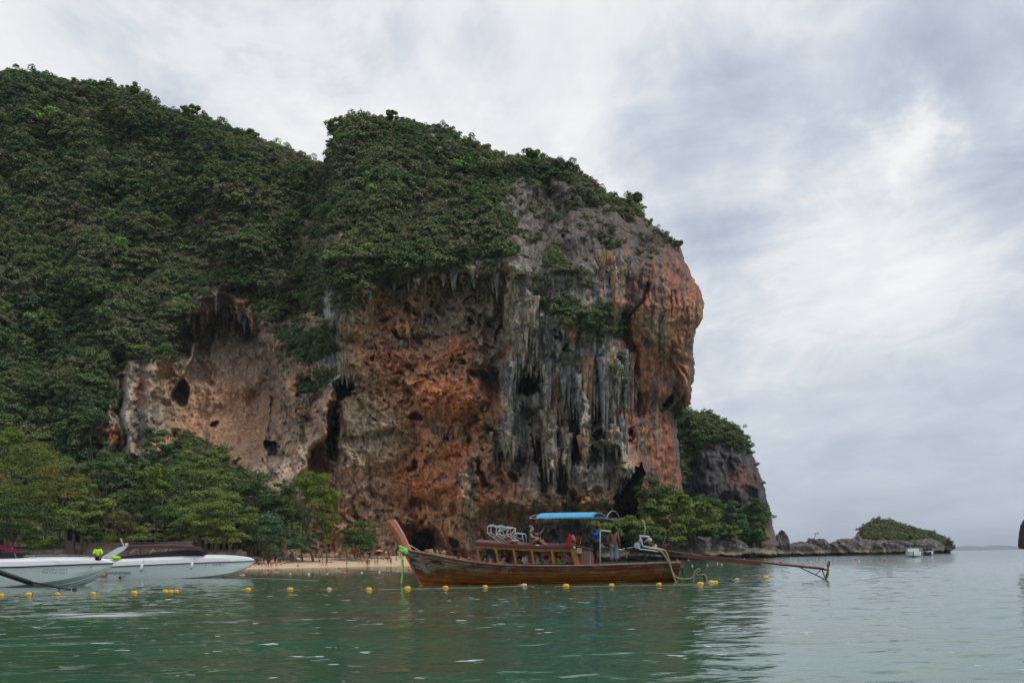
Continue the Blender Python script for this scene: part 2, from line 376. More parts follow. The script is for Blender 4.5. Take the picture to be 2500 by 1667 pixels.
# ------------------------------------------------------------------ the mountain
HILL_POLY = [(-200, 1420), (-200, 158), (0, 172), (80, 182), (180, 196), (260, 209), (330, 226), (400, 266), (460, 276), (520, 296), (590, 322),
    (640, 339), (700, 366), (745, 382), (775, 402), (802, 389), (808, 349), (817, 324), (832, 304), (870, 292), (950, 292), (1000, 298),
    (1060, 306), (1100, 318), (1125, 342), (1180, 368), (1230, 386), (1290, 381), (1340, 391), (1400, 421), (1440, 438), (1490, 474),
    (1540, 491), (1575, 526), (1610, 561), (1650, 594), (1662, 606), (1675, 640), (1695, 680), (1712, 710), (1719, 735), (1720, 750), (1717, 778),
    (1710, 792), (1699, 806), (1694, 840), (1694, 868), (1698, 884), (1697, 915), (1692, 940), (1688, 985), (1672, 1000), (1652, 1012), (1655, 1060),
    (1660, 1100), (1667, 1200), (1664, 1420)]
def ell(PX, PY, cx, cy, rx, ry, rot=0):
    a = math.radians(rot); x = (PX - cx) * math.cos(a) + (PY - cy) * math.sin(a); y = -(PX - cx) * math.sin(a) + (PY - cy) * math.cos(a)
    return np.hypot(x / rx, y / ry)
def cliff_depth(PX, PY):
    """distance of the rock surface from the viewer in metres; returns depth, stain colour"""
    wx = fbm(PX / 60, PY / 60, 3, 1) * 16 + fbm(PX / 17, PY / 17, 2, 2) * 5
    wy = fbm(PX / 60, PY / 60, 3, 3) * 16 + fbm(PX / 17, PY / 17, 2, 4) * 5
    X = PX + wx; Y = PY + wy
    RX = fbm(PX / 12, PY / 12, 3, 6, 0.6) * 9; RY = fbm(PX / 12, PY / 16, 3, 7, 0.6) * 9
    main = ss(700, 830, X + 0.10 * (Y - 700))
    YL = 268 + 0.10 * (1340 - Y) + np.maximum(0, 760 - Y) * 0.03 + 10 * fbm(X / 210, Y / 260, 2, 8) + 8 * fbm(X / 75, Y / 100, 2, 9) + 3 * fbm(X / 32, Y / 40, 2, 19) * ss(760, 640, Y)
    YM = 286 + np.maximum(0, 655 - Y + 25 * fbm(X / 90, Y / 400, 2, 5)) * 0.145 + 2.0 * np.maximum(0, (Y - 650) / 700) - 8 * ss(1000, 620, Y) * ss(400, 640, Y) \
        + ss(1380, 1740, X) * 34 + 5 * fbm(X / 150, Y / 180, 2, 10) + (6 * fbm(X / 70, Y / 90, 2, 18) + 3 * fbm(X / 30, Y / 36, 2, 19)) * ss(680, 560, Y)
    D = YL * (1 - main) + YM * main
    D += 13 * np.exp(-(pdist(X, Y, [(778, 380), (795, 560), (750, 680), (735, 760)]) / 34) ** 2)
    D += 5 * np.exp(-(pdist(X, Y, [(540, 520), (520, 640)]) / 26) ** 2)
    hard = ss(1200, 1260, X) * ss(1230, 1100, Y)                    # fluted grey zone
    hard = np.maximum(hard, ss(1480, 1540, X)); hard = np.maximum(hard, ss(770, 800, X) * ss(870, 845, X) * ss(960, 900, Y))
    rock = ss(600, 680, Y)
    # flutes and drapes
    fx = PX + 0.35 * wx + (PY - 900) * 0.02
    am = 0.35 + 1.0 * ss(-0.35, 0.35, fbm(X / 70, Y / 110, 2, 35)); fx = fx + 10 * fbm(X / 50, Y / 70, 2, 36)
    D += -2.4 * ridged(fx / 34, PY / 330, 2, 21) * (0.25 + 0.75 * hard) * rock * am
    D += -1.1 * ridged(fx / 12, PY / 120, 2, 22) * (0.1 + 0.9 * hard) * am
    D += -0.30 * ridged(fx / 5, PY / 60, 1, 23) * (0.2 + 0.8 * hard)
    # lumpy, pocketed surface
    soft = (1 - hard) * rock
    hol = 1 - ss(0.75, 1.05, ell(X, Y, 535, 985, 145, 190)); calm = 1 - .78 * hol
    wall = 1 - .45 * (1 - ss(0.5, 1.1, ell(X, Y, 870, 1090, 80, 120))); calm = calm * wall
    D += soft * calm * (3.6 * fbm(X / 50, Y / 58, 4, 25, 0.6) - 1.6 * ridged((X * .8 - Y * .6) / 44, (X * .6 + Y * .8) / 60, 3, 26))
    D += (0.5 + 0.5 * soft) * 1.2 * fbm(PX / 12, PY / 15, 3, 27, 0.65) - 0.85 * ridged((PX * .9 - PY * .3) / 15, (PX * .3 + PY * .9) / 22, 3, 37, 0.6) * (.4 + .6 * soft) * calm
    pk = ss(0.36, 0.60, vn((X * .8 - Y * .5) / 11, (X * .5 + Y * .8) / 13, 29)) * ss(-0.2, 0.4, fbm(PX / 90, PY / 90, 2, 30))
    D += 2.4 * pk * soft * calm * ss(820, 860, X)
    pk2 = ss(0.50, 0.66, vn((X * .7 + Y * .5) / 7, (X * -.5 + Y * .7) / 8, 33)); D += 1.3 * pk2 * soft * calm
    # ---- left amphitheatre
    e = ell(X, Y, 530, 960, 150, 235, 0)
    m = 1 - ss(0.80, 1.02, e)
    D += m * (23 * ss(1240, 1000, Y) + 5)
    D -= ss(990, 1250, Y) * ss(330, 420, X) * ss(780, 700, X) * 12      # scree slope
    D += 9 * (1 - ss(0.75, 1.0, ell(X + RX, Y + RY, 575, 835, 110, 72, 8))) * ss(930, 820, Y)
    e = ell(X, Y, 600, 740, 75, 60); D += 8 * (1 - ss(0.6, 1.0, e))
    e = ell(X, Y, 650, 845, 70, 45); D -= 6 * (1 - ss(0.5, 1.0, e))      # hanging nose
    D += 9 * (1 - ss(0.75, 1.0, ell(X + RX*.4, Y + RY*.4, 449, 958, 22, 38, 18)))
    D += 7 * (1 - ss(0.7, 1.0, ell(X, Y, 525, 1033, 10, 22, 25)))
    D += 10 * (1 - ss(0.75, 1.0, ell(X + RX, Y + RY, 668, 1090, 17, 26)))
    D += 6 * (1 - ss(0.6, 1.0, ell(X, Y, 660, 1010, 9, 55, -6)))
    for (p, w, a) in (([(300, 930), (297, 1010), (310, 1075), (300, 1120)], 7, 7), ([(345, 945), (352, 1000)], 11, 4), ([(392, 930), (398, 985)], 8, 4),
                      ([(285, 1010), (283, 1110)], 6, 3)):
        D += a * np.exp(-(pdist(X, Y, p) / w) ** 2)
    for (p, w, a) in (([(320, 900), (318, 1000), (325, 1110)], 14, 10), ([(372, 900), (368, 1060)], 10, 8), ([(408, 880), (405, 1040)], 9, 8),
                      ([(497, 785), (470, 850), (445, 920), (418, 965)], 9, 9), ([(268, 1000), (262, 1110)], 14, 5), ([(522, 800), (522, 930)], 5, 3.5),
                      ([(720, 870), (725, 990), (720, 1100)], 22, 6), ([(655, 960), (645, 1080)], 8, 4)):
        D -= a * np.exp(-(pdist(X, Y, p) / w) ** 2)
    # ---- diagonal rib and black crevice
    D -= 13 * np.exp(-(pdist(X, Y, [(812, 960), (780, 1040), (745, 1120), (712, 1200)]) / 20) ** 2)
    cv = pdist(PX + 0.5 * wx + RX * .7, PY + 0.5 * wy, [(822, 950), (812, 990), (808, 1050), (815, 1110)])
    D += 15 * (1 - ss(9, 16, cv)) * ss(925, 950, Y)
    D += 15 * (1 - ss(0.8, 1.0, ell(X + RX, Y + RY, 838, 958, 32, 24)))
    D += 8 * (1 - ss(16, 30, pdist(X, Y, [(805, 1060), (775, 1140), (750, 1190)])))
    D += 5 * (1 - ss(0.6, 1.0, ell(X, Y, 762, 1112, 13, 26, 15)))
    # ---- great central wall
    rec = ss(665, 690, Y) * (1 - ss(760, 880, Y)) * ss(885, 930, X) * (1 - ss(1240, 1258, X))
    D += 8 * rec
    D += 6 * (1 - ss(0.7, 1.0, ell(X, Y, 1215, 850, 42, 130)))
    D -= 4 * (1 - ss(0.4, 1.0, ell(X, Y, 905, 715, 50, 34))) + 3 * (1 - ss(0.5, 1.0, ell(X, Y, 990, 790, 55, 30)))
    for (x, y, rx, ry, a, r) in ((1001, 762, 9, 27, 5, 0), (1022, 772, 8, 20, 3, 0), (985, 703, 26, 9, 5, 0), (945, 785, 12, 10, 4, 0), (1138, 783, 10, 12, 4, 0),
            (975, 818, 14, 7, 4, 0), (1040, 822, 30, 8, 3, 0), (1108, 886, 5, 7, 4, 0), (1134, 890, 6, 7, 4, 0), (1128, 868, 4, 7, 3, 0), (1155, 705, 6, 14, 4, 0),
            (1182, 715, 7, 9, 4, 0), (1145, 735, 22, 5, 3, -20), (1220, 800, 5, 45, 4, 12), (1175, 915, 30, 12, 7, 5), (1205, 950, 28, 60, 7, 0),
            (970, 908, 16, 6, 4, 0), (958, 930, 12, 6, 3, 30), (1007, 1022, 22, 18, 7, 30), (1028, 1104, 6, 5, 3, 0), (1044, 1092, 5, 5, 3, 0), (1010, 1130, 10, 22, 5, 20),
            (1090, 1066, 15, 6, 5, 20), (1138, 1065, 12, 50, 4, 0), (1168, 1160, 9, 40, 6, -8), (905, 870, 7, 10, 4, 0), (950, 875, 6, 14, 3, 0),
            (1110, 1320, 22, 18, 5, 0), (1240, 1120, 22, 16, 5, 0), (1250, 1170, 14, 12, 5, 0), (1207, 1062, 26, 16, 5, 20), (872, 1256, 8, 4, 4, 0), (880, 1000, 8, 14, 2, -20)):
        D += a * 1.2 * (1 - ss(0.35, 1.05, ell(X + RX * .5, Y + RY * .5, x, y, rx, ry, r)))
    D += 12 * (1 - ss(0.75, 1.0, ell(PX + .4 * wx + RX, PY + .4 * wy + RY * 2, 1285, 930, 42, 34)))
    D += 3.0 * ss(1060, 1066, PY + 0.5 * wy + (PX - 850) * 0.18 - 0) * (1 - ss(1066, 1120, PY + (PX - 850) * 0.18)) * ss(850, 870, X) * ss(965, 950, X)
    D -= 6 * (1 - ss(0.4, 1.05, ell(X, Y, 1100, 975, 95, 80)))                           # orange belly
    D -= 6 * (1 - ss(0.4, 1.0, ell(X, Y, 1050, 1085, 38, 36))) + 5 * (1 - ss(0.4, 1.0, ell(X, Y, 1045, 1160, 60, 70)))
    D -= 3 * (1 - ss(0.3, 1.0, ell(X, Y, 860, 1080, 75, 110)))
    # knobs hanging low
    D -= 6 * (1 - ss(0.5, 1.0, ell(X, Y, 1128, 1200, 20, 95))) + 5 * (1 - ss(0.5, 1.0, ell(X, Y, 1118, 1290, 40, 28)))
    D += 13 * (1 - ss(0.7, 1.0, ell(X + RX, Y + RY, 1025, 1318, 55, 62, -25)))                     # sea cave
    D += 10 * (1 - ss(0.6, 1.0, ell(X, Y, 1030, 1320, 26, 42)))
    D += 4 * (1 - ss(0.5, 1.0, ell(X, Y, 1015, 1225, 30, 12, -25)))
    D += 12 * ss(1225, 1262, Y) * ss(1145, 1190, X) * ss(1640, 1600, X)                   # undercut along the base
    D += 5 * ss(1330, 1350, Y) * ss(1040, 1100, X)
    # ---- hanging curtains right of centre
    cur = lambda x0, x1, y0, y1: ss(x0 - 6, x0 + 6, X) * ss(x1 + 6, x1 - 6, X) * ss(y0 - 12, y0 + 12, Y) * ss(y1 + 14, y1 - 14, Y)
    D -= 6 * cur(1236, 1300, 650, 900); D -= 7 * cur(1226, 1262, 880, 1085); D -= 5 * cur(1240, 1255, 1060, 1140)
    D -= 3 * cur(1300, 1470, 760, 1000)
    D -= 7 * cur(1335, 1362, 1010, 1150) + 4 * cur(1346, 1360, 1120, 1205)
    D -= 7 * cur(1410, 1430, 950, 1110) + 4 * cur(1418, 1432, 1100, 1175)
    D -= 6 * cur(1380, 1392, 1040, 1160)
    D -= 7 * cur(1475, 1505, 900, 1085) + 6 * cur(1505, 1535, 900, 1170)
    D -= 5 * cur(1490, 1545, 1060, 1165)
    for (x, y, rx, ry, a, r) in ((1402, 1075, 16, 72, 15, 3), (1452, 985, 15, 62, 16, 0), (1468, 1060, 24, 16, 9, 0), (1310, 1090, 16, 38, 12, 0), (1330, 1150, 16, 70, 11, 0),
            (1375, 1170, 18, 34, 10, 0), (1290, 1010, 20, 20, 4, 0), (1543, 1065, 13, 20, 9, 0), (1440, 1110, 28, 30, 9, 0), (1395, 1230, 26, 40, 8, 0), (1268, 1130, 20, 26, 7, 0),
            (1338, 1010, 12, 16, 8, 0), (1362, 1025, 14, 16, 8, 0), (1500, 1110, 8, 20, 5, 0), (1525, 1190, 9, 18, 5, 0), (1375, 865, 10, 24, 5, 10), (1360, 820, 12, 12, 5, 0)):
        D += a * (1 - ss(0.45, 1.05, ell(PX + .5 * wx + RX, PY + .5 * wy + RY * 2, x, y, rx, ry, r)))
    cave = inside(PX + .5 * wx + RX, PY + .5 * wy + RY, [(1566, 1128), (1534, 1160), (1525, 1190), (1500, 1215), (1492, 1262), (1480, 1345), (1555, 1345), (1556, 1215), (1568, 1165)])
    D += 26 * cave
    # ---- right prow
    D -= 7 * (1 - ss(0.3, 1.0, ell(X, Y, 1640, 780, 90, 150)))
    D += 8 * np.exp(-(pdist(X, Y, [(1520, 770), (1535, 830), (1548, 900), (1560, 1000)]) / 15) ** 2)
    D += 5 * np.exp(-(pdist(X, Y, [(1570, 700), (1540, 790)]) / 7) ** 2)
    D += 12 * (1 - ss(0.7, 1.0, ell(X, Y, 1632, 985, 11, 17)))
    D += 9 * ss(940, 1010, Y) * ss(1560, 1590, X) * ss(1600, 1660, X)
    D -= 3 * np.exp(-(pdist(X, Y, [(1652, 860), (1662, 960)]) / 8) ** 2)
    D += 3 * np.exp(-(pdist(X, Y, [(1660, 900), (1668, 985)]) / 4) ** 2)
    D += 4 * (1 - ss(0.5, 1.0, ell(X, Y, 1478, 642, 14, 16))) + 5 * (1 - ss(0.5, 1.0, ell(X, Y, 1375, 575, 5, 8)))
    # ---- stain colours (mineral streaks, washed rock, soil, painted cave shade)
    C = np.zeros(PX.shape + (3,)); C[:] = (0.39, 0.245, 0.155)
    def zone(mask, col, k=1.0):
        w = np.clip(mask * k, 0, 1)[..., None]; C[:] = C * (1 - w) + np.array(col) * w
    sx = PX + 0.25 * wx; st1 = fbm(sx / 9, PY / 120, 3, 51, rot=False); st2 = fbm(sx / 4.5, PY / 70, 2, 52, rot=False); bl = fbm(PX / 38, PY / 44, 4, 53, 0.6)
    zone(ss(-0.1, 0.35, bl), (0.40, 0.19, 0.095), 0.75)
    zone(ss(790, 720, X), (0.25, 0.195, 0.145), .8)
    zone(1 - ss(.5, 1.1, ell(X, Y, 340, 1010, 90, 130) + .4 * bl), (0.24, 0.22, 0.20), .8)
    zone(ss(1180, 1290, X + 70 * fbm(PX / 30, PY / 90, 3, 58)) * ss(1240, 1120, Y), (0.165, 0.165, 0.165))
    zone(ss(870, 800, X) * ss(760, 800, X) * ss(980, 920, Y), (0.20, 0.205, 0.205))
    zone(ss(700, 640, Y) * ss(700, 900, X), (0.21, 0.185, 0.165), 0.9)
    zone((1 - ss(0.5, 1.1, ell(X, Y, 1130, 800, 120, 130))), (0.25, 0.185, 0.13), 0.8)
    zone((1 - ss(0.5, 1.1, ell(X, Y, 870, 1080, 110, 130))), (0.34, 0.26, 0.175), 0.8)
    zone((1 - ss(0.4, 1.1, ell(X, Y, 860, 1230, 130, 110))), (0.37, 0.255, 0.17), 0.7)
    org = (0.46, 0.15, 0.055); o2 = (0.50, 0.23, 0.085)
    for (x, y, rx, ry, k, c) in ((1060, 930, 190, 120, 0.6, (0.42, 0.185, 0.09)), (1080, 1180, 170, 110, 0.6, (0.40, 0.175, 0.085)), (1105, 965, 115, 85, 0.85, org), (1110, 860, 55, 45, 0.7, org), (1000, 890, 120, 40, 0.5, org), (900, 720, 60, 40, 0.9, o2), (985, 805, 45, 30, 0.9, o2),
            (930, 860, 80, 40, 0.6, org), (1240, 860, 14, 100, 0.9, org), (1060, 1090, 70, 50, 0.6, o2), (1040, 1160, 80, 70, 0.6, org), (1200, 1180, 90, 70, 0.5, org), (1000, 1230, 60, 40, 0.8, (0.28, 0.09, 0.04)),
            (1130, 1060, 60, 90, 0.7, org), (420, 900, 60, 60, 0.25, o2), (350, 960, 50, 60, 0.35, o2), (265, 1080, 30, 60, 0.9, o2), (550, 1030, 170, 150, 1.0, (0.41, 0.235, 0.14)),
            (720, 960, 45, 90, 0.6, o2), (740, 1110, 50, 70, 0.5, o2), (600, 745, 30, 30, 0.8, o2), (460, 1080, 110, 50, 0.9, (0.38, 0.22, 0.125)), (1540, 1120, 30, 70, 0.6, org),
            (1400, 820, 30, 50, 0.6, org), (1385, 1240, 90, 50, 0.5, o2), (1440, 520, 130, 60, 0.45, (0.30, 0.15, 0.12)), (1478, 640, 18, 20, 1.2, (0.34, 0.07, 0.045)), (380, 790, 30, 30, 0.7, org)):
        zone(1 - ss(0.35, 1.1, ell(X, Y, x, y, rx, ry) + 0.35 * bl), c, k)
    zone(ss(1475, 1540, X) * ss(560, 660, Y), (0.27, 0.10, 0.055), 0.9); zone((1 - ss(0.4, 1.1, ell(X, Y, 1630, 830, 110, 170) + .4 * bl)), (0.36, 0.145, 0.07), 0.85)
    zone(ss(1230, 1400, X) * ss(740, 560, Y), (0.125, 0.10, 0.092), 0.85)
    zone((1 - ss(0.3, 1.1, ell(X, Y, 1610, 800, 45, 70))), (0.40, 0.28, 0.18), 0.8)
    zone(ss(1540, 1580, X) * ss(940, 1040, Y), (0.23, 0.085, 0.048), 0.85)
    for (x, y, rx, ry) in ((1262, 740, 22, 90), (1350, 1090, 18, 110), (1300, 1080, 16, 60), (1425, 1080, 14, 100), (1520, 1130, 30, 60), (1440, 680, 10, 90), (1512, 650, 26, 90),
                           (452, 870, 40, 90), (405, 870, 20, 50), (320, 1000, 16, 90), (400, 960, 18, 80), (1252, 790, 22, 130), (1255, 960, 14, 110), (810, 930, 30, 40), (745, 1100, 26, 90), (700, 1160, 20, 60), (1015, 690, 60, 18), (1190, 720, 24, 60), (1380, 1150, 14, 80), (1320, 790, 14, 60), (1145, 1180, 22, 90)):
        zone(1 - ss(0.4, 1.1, ell(X, Y, x, y, rx, ry) + 0.3 * st1), (0.44, 0.35, 0.25), 0.7)
    # drip streaks
    cut = ss(560, 800, Y) * (1 - .8 * ss(1500, 1550, X))
    zone(ss(0.12, 0.40, st1) * (0.12 + 0.88 * hard) * cut, (0.33, 0.29, 0.24), 0.55)
    zone(ss(-0.10, -0.38, st1) * (0.25 + 0.75 * hard), (0.085, 0.082, 0.085), 0.75)
    zone(ss(0.12, 0.45, fbm(sx / 7 + 40, PY / 150, 3, 55, rot=False)) * ss(1380, 1500, X) * ss(-.3, .3, bl), (0.38, 0.125, 0.055), 0.6)
    zone(ss(0.2, 0.5, st2) * (0.3 + .7 * hard) * (.15 + .85 * cut), (0.42, 0.38, 0.31), 0.5)
    zone(ss(-0.15, -0.5, fbm(PX / 16, PY / 20, 3, 57)) * (1 - .7 * hol), (0.10, 0.08, 0.07), 0.6)
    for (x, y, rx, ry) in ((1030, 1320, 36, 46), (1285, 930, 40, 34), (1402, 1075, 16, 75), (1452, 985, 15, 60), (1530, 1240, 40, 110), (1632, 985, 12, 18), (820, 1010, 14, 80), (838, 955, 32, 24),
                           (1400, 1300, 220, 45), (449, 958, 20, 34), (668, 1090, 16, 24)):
        zone(1 - ss(0.6, 1.05, ell(X, Y, x, y, rx, ry)), (0.07, 0.065, 0.07), 0.85)  # shade of caves, crevice and undercut painted into the rock colour
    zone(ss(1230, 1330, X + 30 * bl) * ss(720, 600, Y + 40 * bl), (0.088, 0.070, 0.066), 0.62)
    # soil and leaf litter under the forest
    veg = veg_mask(PX, PY)
    zone(veg, (0.10, 0.09, 0.06), 0.6); C *= 1.35
    return D, C
VEG = [  # densely grown areas (outline in photo pixels)
    [(-200, 100), (820, 100), (1000, 240), (1300, 340), (1420, 400), (1500, 460), (1560, 480), (1650, 580), (1668, 640), (1645, 600), (1560, 545), (1500, 520), (1420, 470), (1330, 440), (1235, 455),
     (1225, 520), (1270, 600), (1262, 650), (1170, 655), (1050, 665), (960, 668), (900, 700), (860, 745), (830, 750), (815, 700), (770, 760), (735, 770), (640, 760), (560, 700), (520, 705), (480, 770), (445, 830), (400, 850),
     (360, 895), (300, 900), (285, 960), (270, 1020), (240, 1120), (-200, 1120)],
    [(-200, 1080), (240, 1080), (390, 1120), (430, 1040), (520, 1085), (590, 1140), (640, 1200), (720, 1215), (760, 1240), (760, 1330), (-200, 1345)],
    [(1300, 725), (1380, 750), (1450, 760), (1530, 780), (1535, 830), (1480, 810), (1440, 850), (1400, 810), (1340, 790)],
    [(1370, 880), (1450, 880), (1500, 870), (1520, 900), (1470, 935), (1400, 930)],
    [(650, 800), (720, 790), (800, 800), (820, 850), (760, 900), (720, 870), (690, 870)],
    [(720, 910), (800, 900), (810, 930), (760, 990), (730, 980)],
    [(1345, 560), (1420, 600), (1420, 690), (1400, 720), (1330, 715), (1250, 690), (1260, 620), (1300, 560)],
    [(1490, 960), (1520, 900), (1535, 930), (1530, 1000), (1510, 990)],
    [(1600, 985), (1660, 980), (1670, 1010), (1620, 1010)],
    [(1225, 430), (1420, 430), (1580, 540), (1640, 620), (1600, 660), (1450, 640), (1330, 600), (1240, 600)],
    [(1250, 640), (1420, 640), (1500, 860), (1480, 960), (1380, 930), (1290, 820)],
]
def veg_mask(PX, PY):
    x = PX + 14 * fbm(PX / 40, PY / 40, 3, 81); y = PY + 14 * fbm(PX / 40, PY / 40, 3, 82)
    m = np.zeros(PX.shape)
    for k, p in enumerate(VEG):
        w = (1.0, 1.0, 0.8, 0.6, 0.7, 0.5, 0.42, 0.4, 0.8, 0.16, 0.10)[k]
        m = np.maximum(m, inside(x, y, p) * w)
    return m
def veg_density(PX, PY):
    x = PX + 22 * fbm(PX / 45, PY / 45, 3, 81); y = PY + 22 * fbm(PX / 45, PY / 45, 3, 82); m = np.zeros(PX.shape)
    for k, p in enumerate(VEG):
        w = (1.0, 1.0, 0.8, 0.6, 0.7, 0.5, 0.42, 0.4, 0.8, 0.16, 0.10)[k]; d = pdist(x, y, p, True); i = inside(x, y, p)
        m = np.maximum(m, np.where(i, 0.6 + 0.4 * ss(0, 40 if k < 2 else 12, d), 0.22 * ss(60, 0, d) if k == 0 else 0) * w)
    return m
def relief(name, poly, cell, depth_fn, round_px, round_m, mat, back=60.0):
    """rock body: front worked out in detail, sides rounded off to a real thickness, closed at the back"""
    xs = [p[0] for p in poly]; ys = [p[1] for p in poly]
    gx = np.arange(min(xs) - cell, max(xs) + 2 * cell, cell); gy = np.arange(min(ys) - cell, max(ys) + 2 * cell, cell)
    PX, PY = np.meshgrid(gx, gy)
    jx = PX + 3.0 * fbm(PX / 14, PY / 14, 3, 71); jy = PY + 3.0 * fbm(PX / 14, PY / 14, 3, 72)
    ins = inside(jx, jy, poly)
    d = pdist(PX, PY, [p for p in poly], True)
    # the foot and the cut sides stay open edges under ground
    D, C = depth_fn(PX, PY)
    r = np.clip(d / round_px, 0, 1)
    open_side = (PY > max(ys) - round_px * 2) | (PX < min(xs) + round_px * 2 if name == 'limestone_mountain' else False)
    rm = np.where(open_side, 0.0, round_m * (1 - np.sqrt(np.maximum(0, 1 - (1 - r) ** 2))))
    D2 = D + rm
    V = Wn(PX, PY, D2)
    f = grid_faces(ins); v = V[ins]; c = C[ins]
    # back shell, coarse
    st = max(1, int(round(16 / cell))); BX, BY = PX[::st, ::st], PY[::st, ::st]
    bi = ins[::st, ::st]; bd = np.clip(d[::st, ::st] / (round_px * 6), 0, 1)
    BD = D[::st, ::st] + round_m * 0.8 + back * np.sqrt(bd)
    vb = Wn(BX, BY, BD)[bi]; fb = grid_faces(bi)[:, ::-1]
    o = obj(name, np.concatenate([v, vb]), np.concatenate([f, fb + len(v)]), mat, smooth=(cell < 2))
    set_col(o.data, 'stain_shade', np.concatenate([c, np.tile((0.2, 0.17, 0.14), (len(vb), 1))]))
    return o
CELL = 2.2
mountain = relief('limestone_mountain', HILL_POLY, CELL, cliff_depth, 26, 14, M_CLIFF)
tag(mountain, 'grey and orange limestone cliff with hanging stalactites below a wooded summit', kind='structure')

# the lower headland beyond it
HEAD_POLY = [(1600, 1390), (1600, 1010), (1640, 1004), (1700, 1004), (1740, 1008), (1790, 1033), (1826, 1066), (1840, 1110), (1862, 1170), (1880, 1240), (1890, 1290), (1903, 1330), (1905, 1390)]
def head_depth(PX, PY):
    wx = fbm(PX / 40, PY / 40, 3, 101) * 10
    D = 392 + np.maximum(0, 1180 - PY) * 0.13 + ((PX - 1700) / 200) ** 2 * 10 - 4 * ridged((PX + wx) / 30, PY / 160, 3, 102) - 1.2 * ridged((PX + wx) / 9, PY / 60, 2, 103) + 3 * fbm(PX / 24, PY / 24, 3, 104)
    D += 14 * np.exp(-(pdist(PX + wx, PY, [(1650, 1020), (1690, 1150), (1680, 1230)]) / 30) ** 2)
    D += 5 * ss(1335, 1350, PY)
    C = np.zeros(PX.shape + (3,)); C[:] = (0.085, 0.078, 0.078)
    def zone(mask, col, k=1.0):
        w = np.clip(mask * k, 0, 1)[..., None]; C[:] = C * (1 - w) + np.array(col) * w
    st = fbm((PX + wx) / 8, PY / 60, 3, 106, rot=False)
    zone(ss(0.1, 0.4, st), (0.13, 0.118, 0.112), 0.7); zone(ss(-0.1, -0.4, st), (0.06, 0.056, 0.06), 0.7)
    zone(1 - ss(0.3, 1.1, ell(PX, PY, 1815, 1170, 40, 40) + 0.3 * st), (0.22, 0.085, 0.055), 0.5)
    zone(1 - ss(0.3, 1.1, ell(PX, PY, 1870, 1310, 40, 45) + 0.5 * st), (0.27, 0.19, 0.12), 0.6)
    zone(head_veg(PX, PY), (0.07, 0.075, 0.04), 0.85)
    return D, C
HV = [[(1600, 980), (1750, 990), (1800, 1020), (1850, 1080), (1872, 1165), (1886, 1230), (1860, 1170), (1835, 1110), (1790, 1085), (1740, 1075), (1690, 1100), (1665, 1180), (1640, 1190), (1660, 1060), (1600, 1030)],
      [(1600, 1340), (1600, 1200), (1720, 1210), (1800, 1230), (1860, 1225), (1872, 1270), (1860, 1320), (1800, 1335)]]
def head_veg(PX, PY):
    x = PX + 12 * fbm(PX / 30, PY / 30, 3, 111); m = np.zeros(PX.shape)
    m = np.maximum(m, inside(x, PY, HV[0]) * 1.0); m = np.maximum(m, inside(x, PY, HV[1]) * 0.8); return m
headland = relief('headland_cliff', HEAD_POLY, 2.4, head_depth, 30, 22, M_SHORE, 50)
tag(headland, kind='structure')

# ------------------------------------------------------------------ stalactites, each a part of the cliff
def stal_mesh(L, r, seed, ns=7, nr=6):
    q = np.random.default_rng(seed); v = []; ph = q.uniform(0, 6.28, 3)
    for i in range(nr):
        t = i / (nr - 1); z = 0.25 * L - t * L * 1.25
        rad = 2.1 * r * (1 - t) ** 1.0 * (1 + 0.25 * math.sin(8 * t + ph[0])) + 0.05
        cx = 0.10 * r * math.sin(4 * t + ph[1]); cy = 0.1 * r * math.cos(5 * t + ph[2])
        for k in range(ns):
            a = 2 * math.pi * k / ns; w = rad * (1 + 0.28 * math.sin(3 * a + ph[0]) + q.uniform(-.1, .1))
            v.append((cx + w * math.cos(a), cy + 0.8 * w * math.sin(a), z))
    f = [(i * ns + k, i * ns + (k + 1) % ns, (i + 1) * ns + (k + 1) % ns, (i + 1) * ns + k)[::-1] for i in range(nr - 1) for k in range(ns)]
    f.append(tuple(range(ns))); f.append(tuple((nr - 1) * ns + k for k in range(ns))[::-1])
    return v, f
def D_at(px, py):
    a, _ = cliff_depth(np.array([[px]], float), np.array([[py]], float)); return float(a[0, 0])
M_STAL = []
for nm, a_, b_ in (('dripstone_pale', (0.16, 0.125, 0.09), (0.38, 0.31, 0.23)), ('dripstone_grey', (0.10, 0.10, 0.10), (0.25, 0.24, 0.225)), ('dripstone_orange', (0.20, 0.10, 0.06), (0.36, 0.24, 0.15))):
    M_STAL.append(mat_rock(nm, base=(a_, b_), bumpd=0.3))
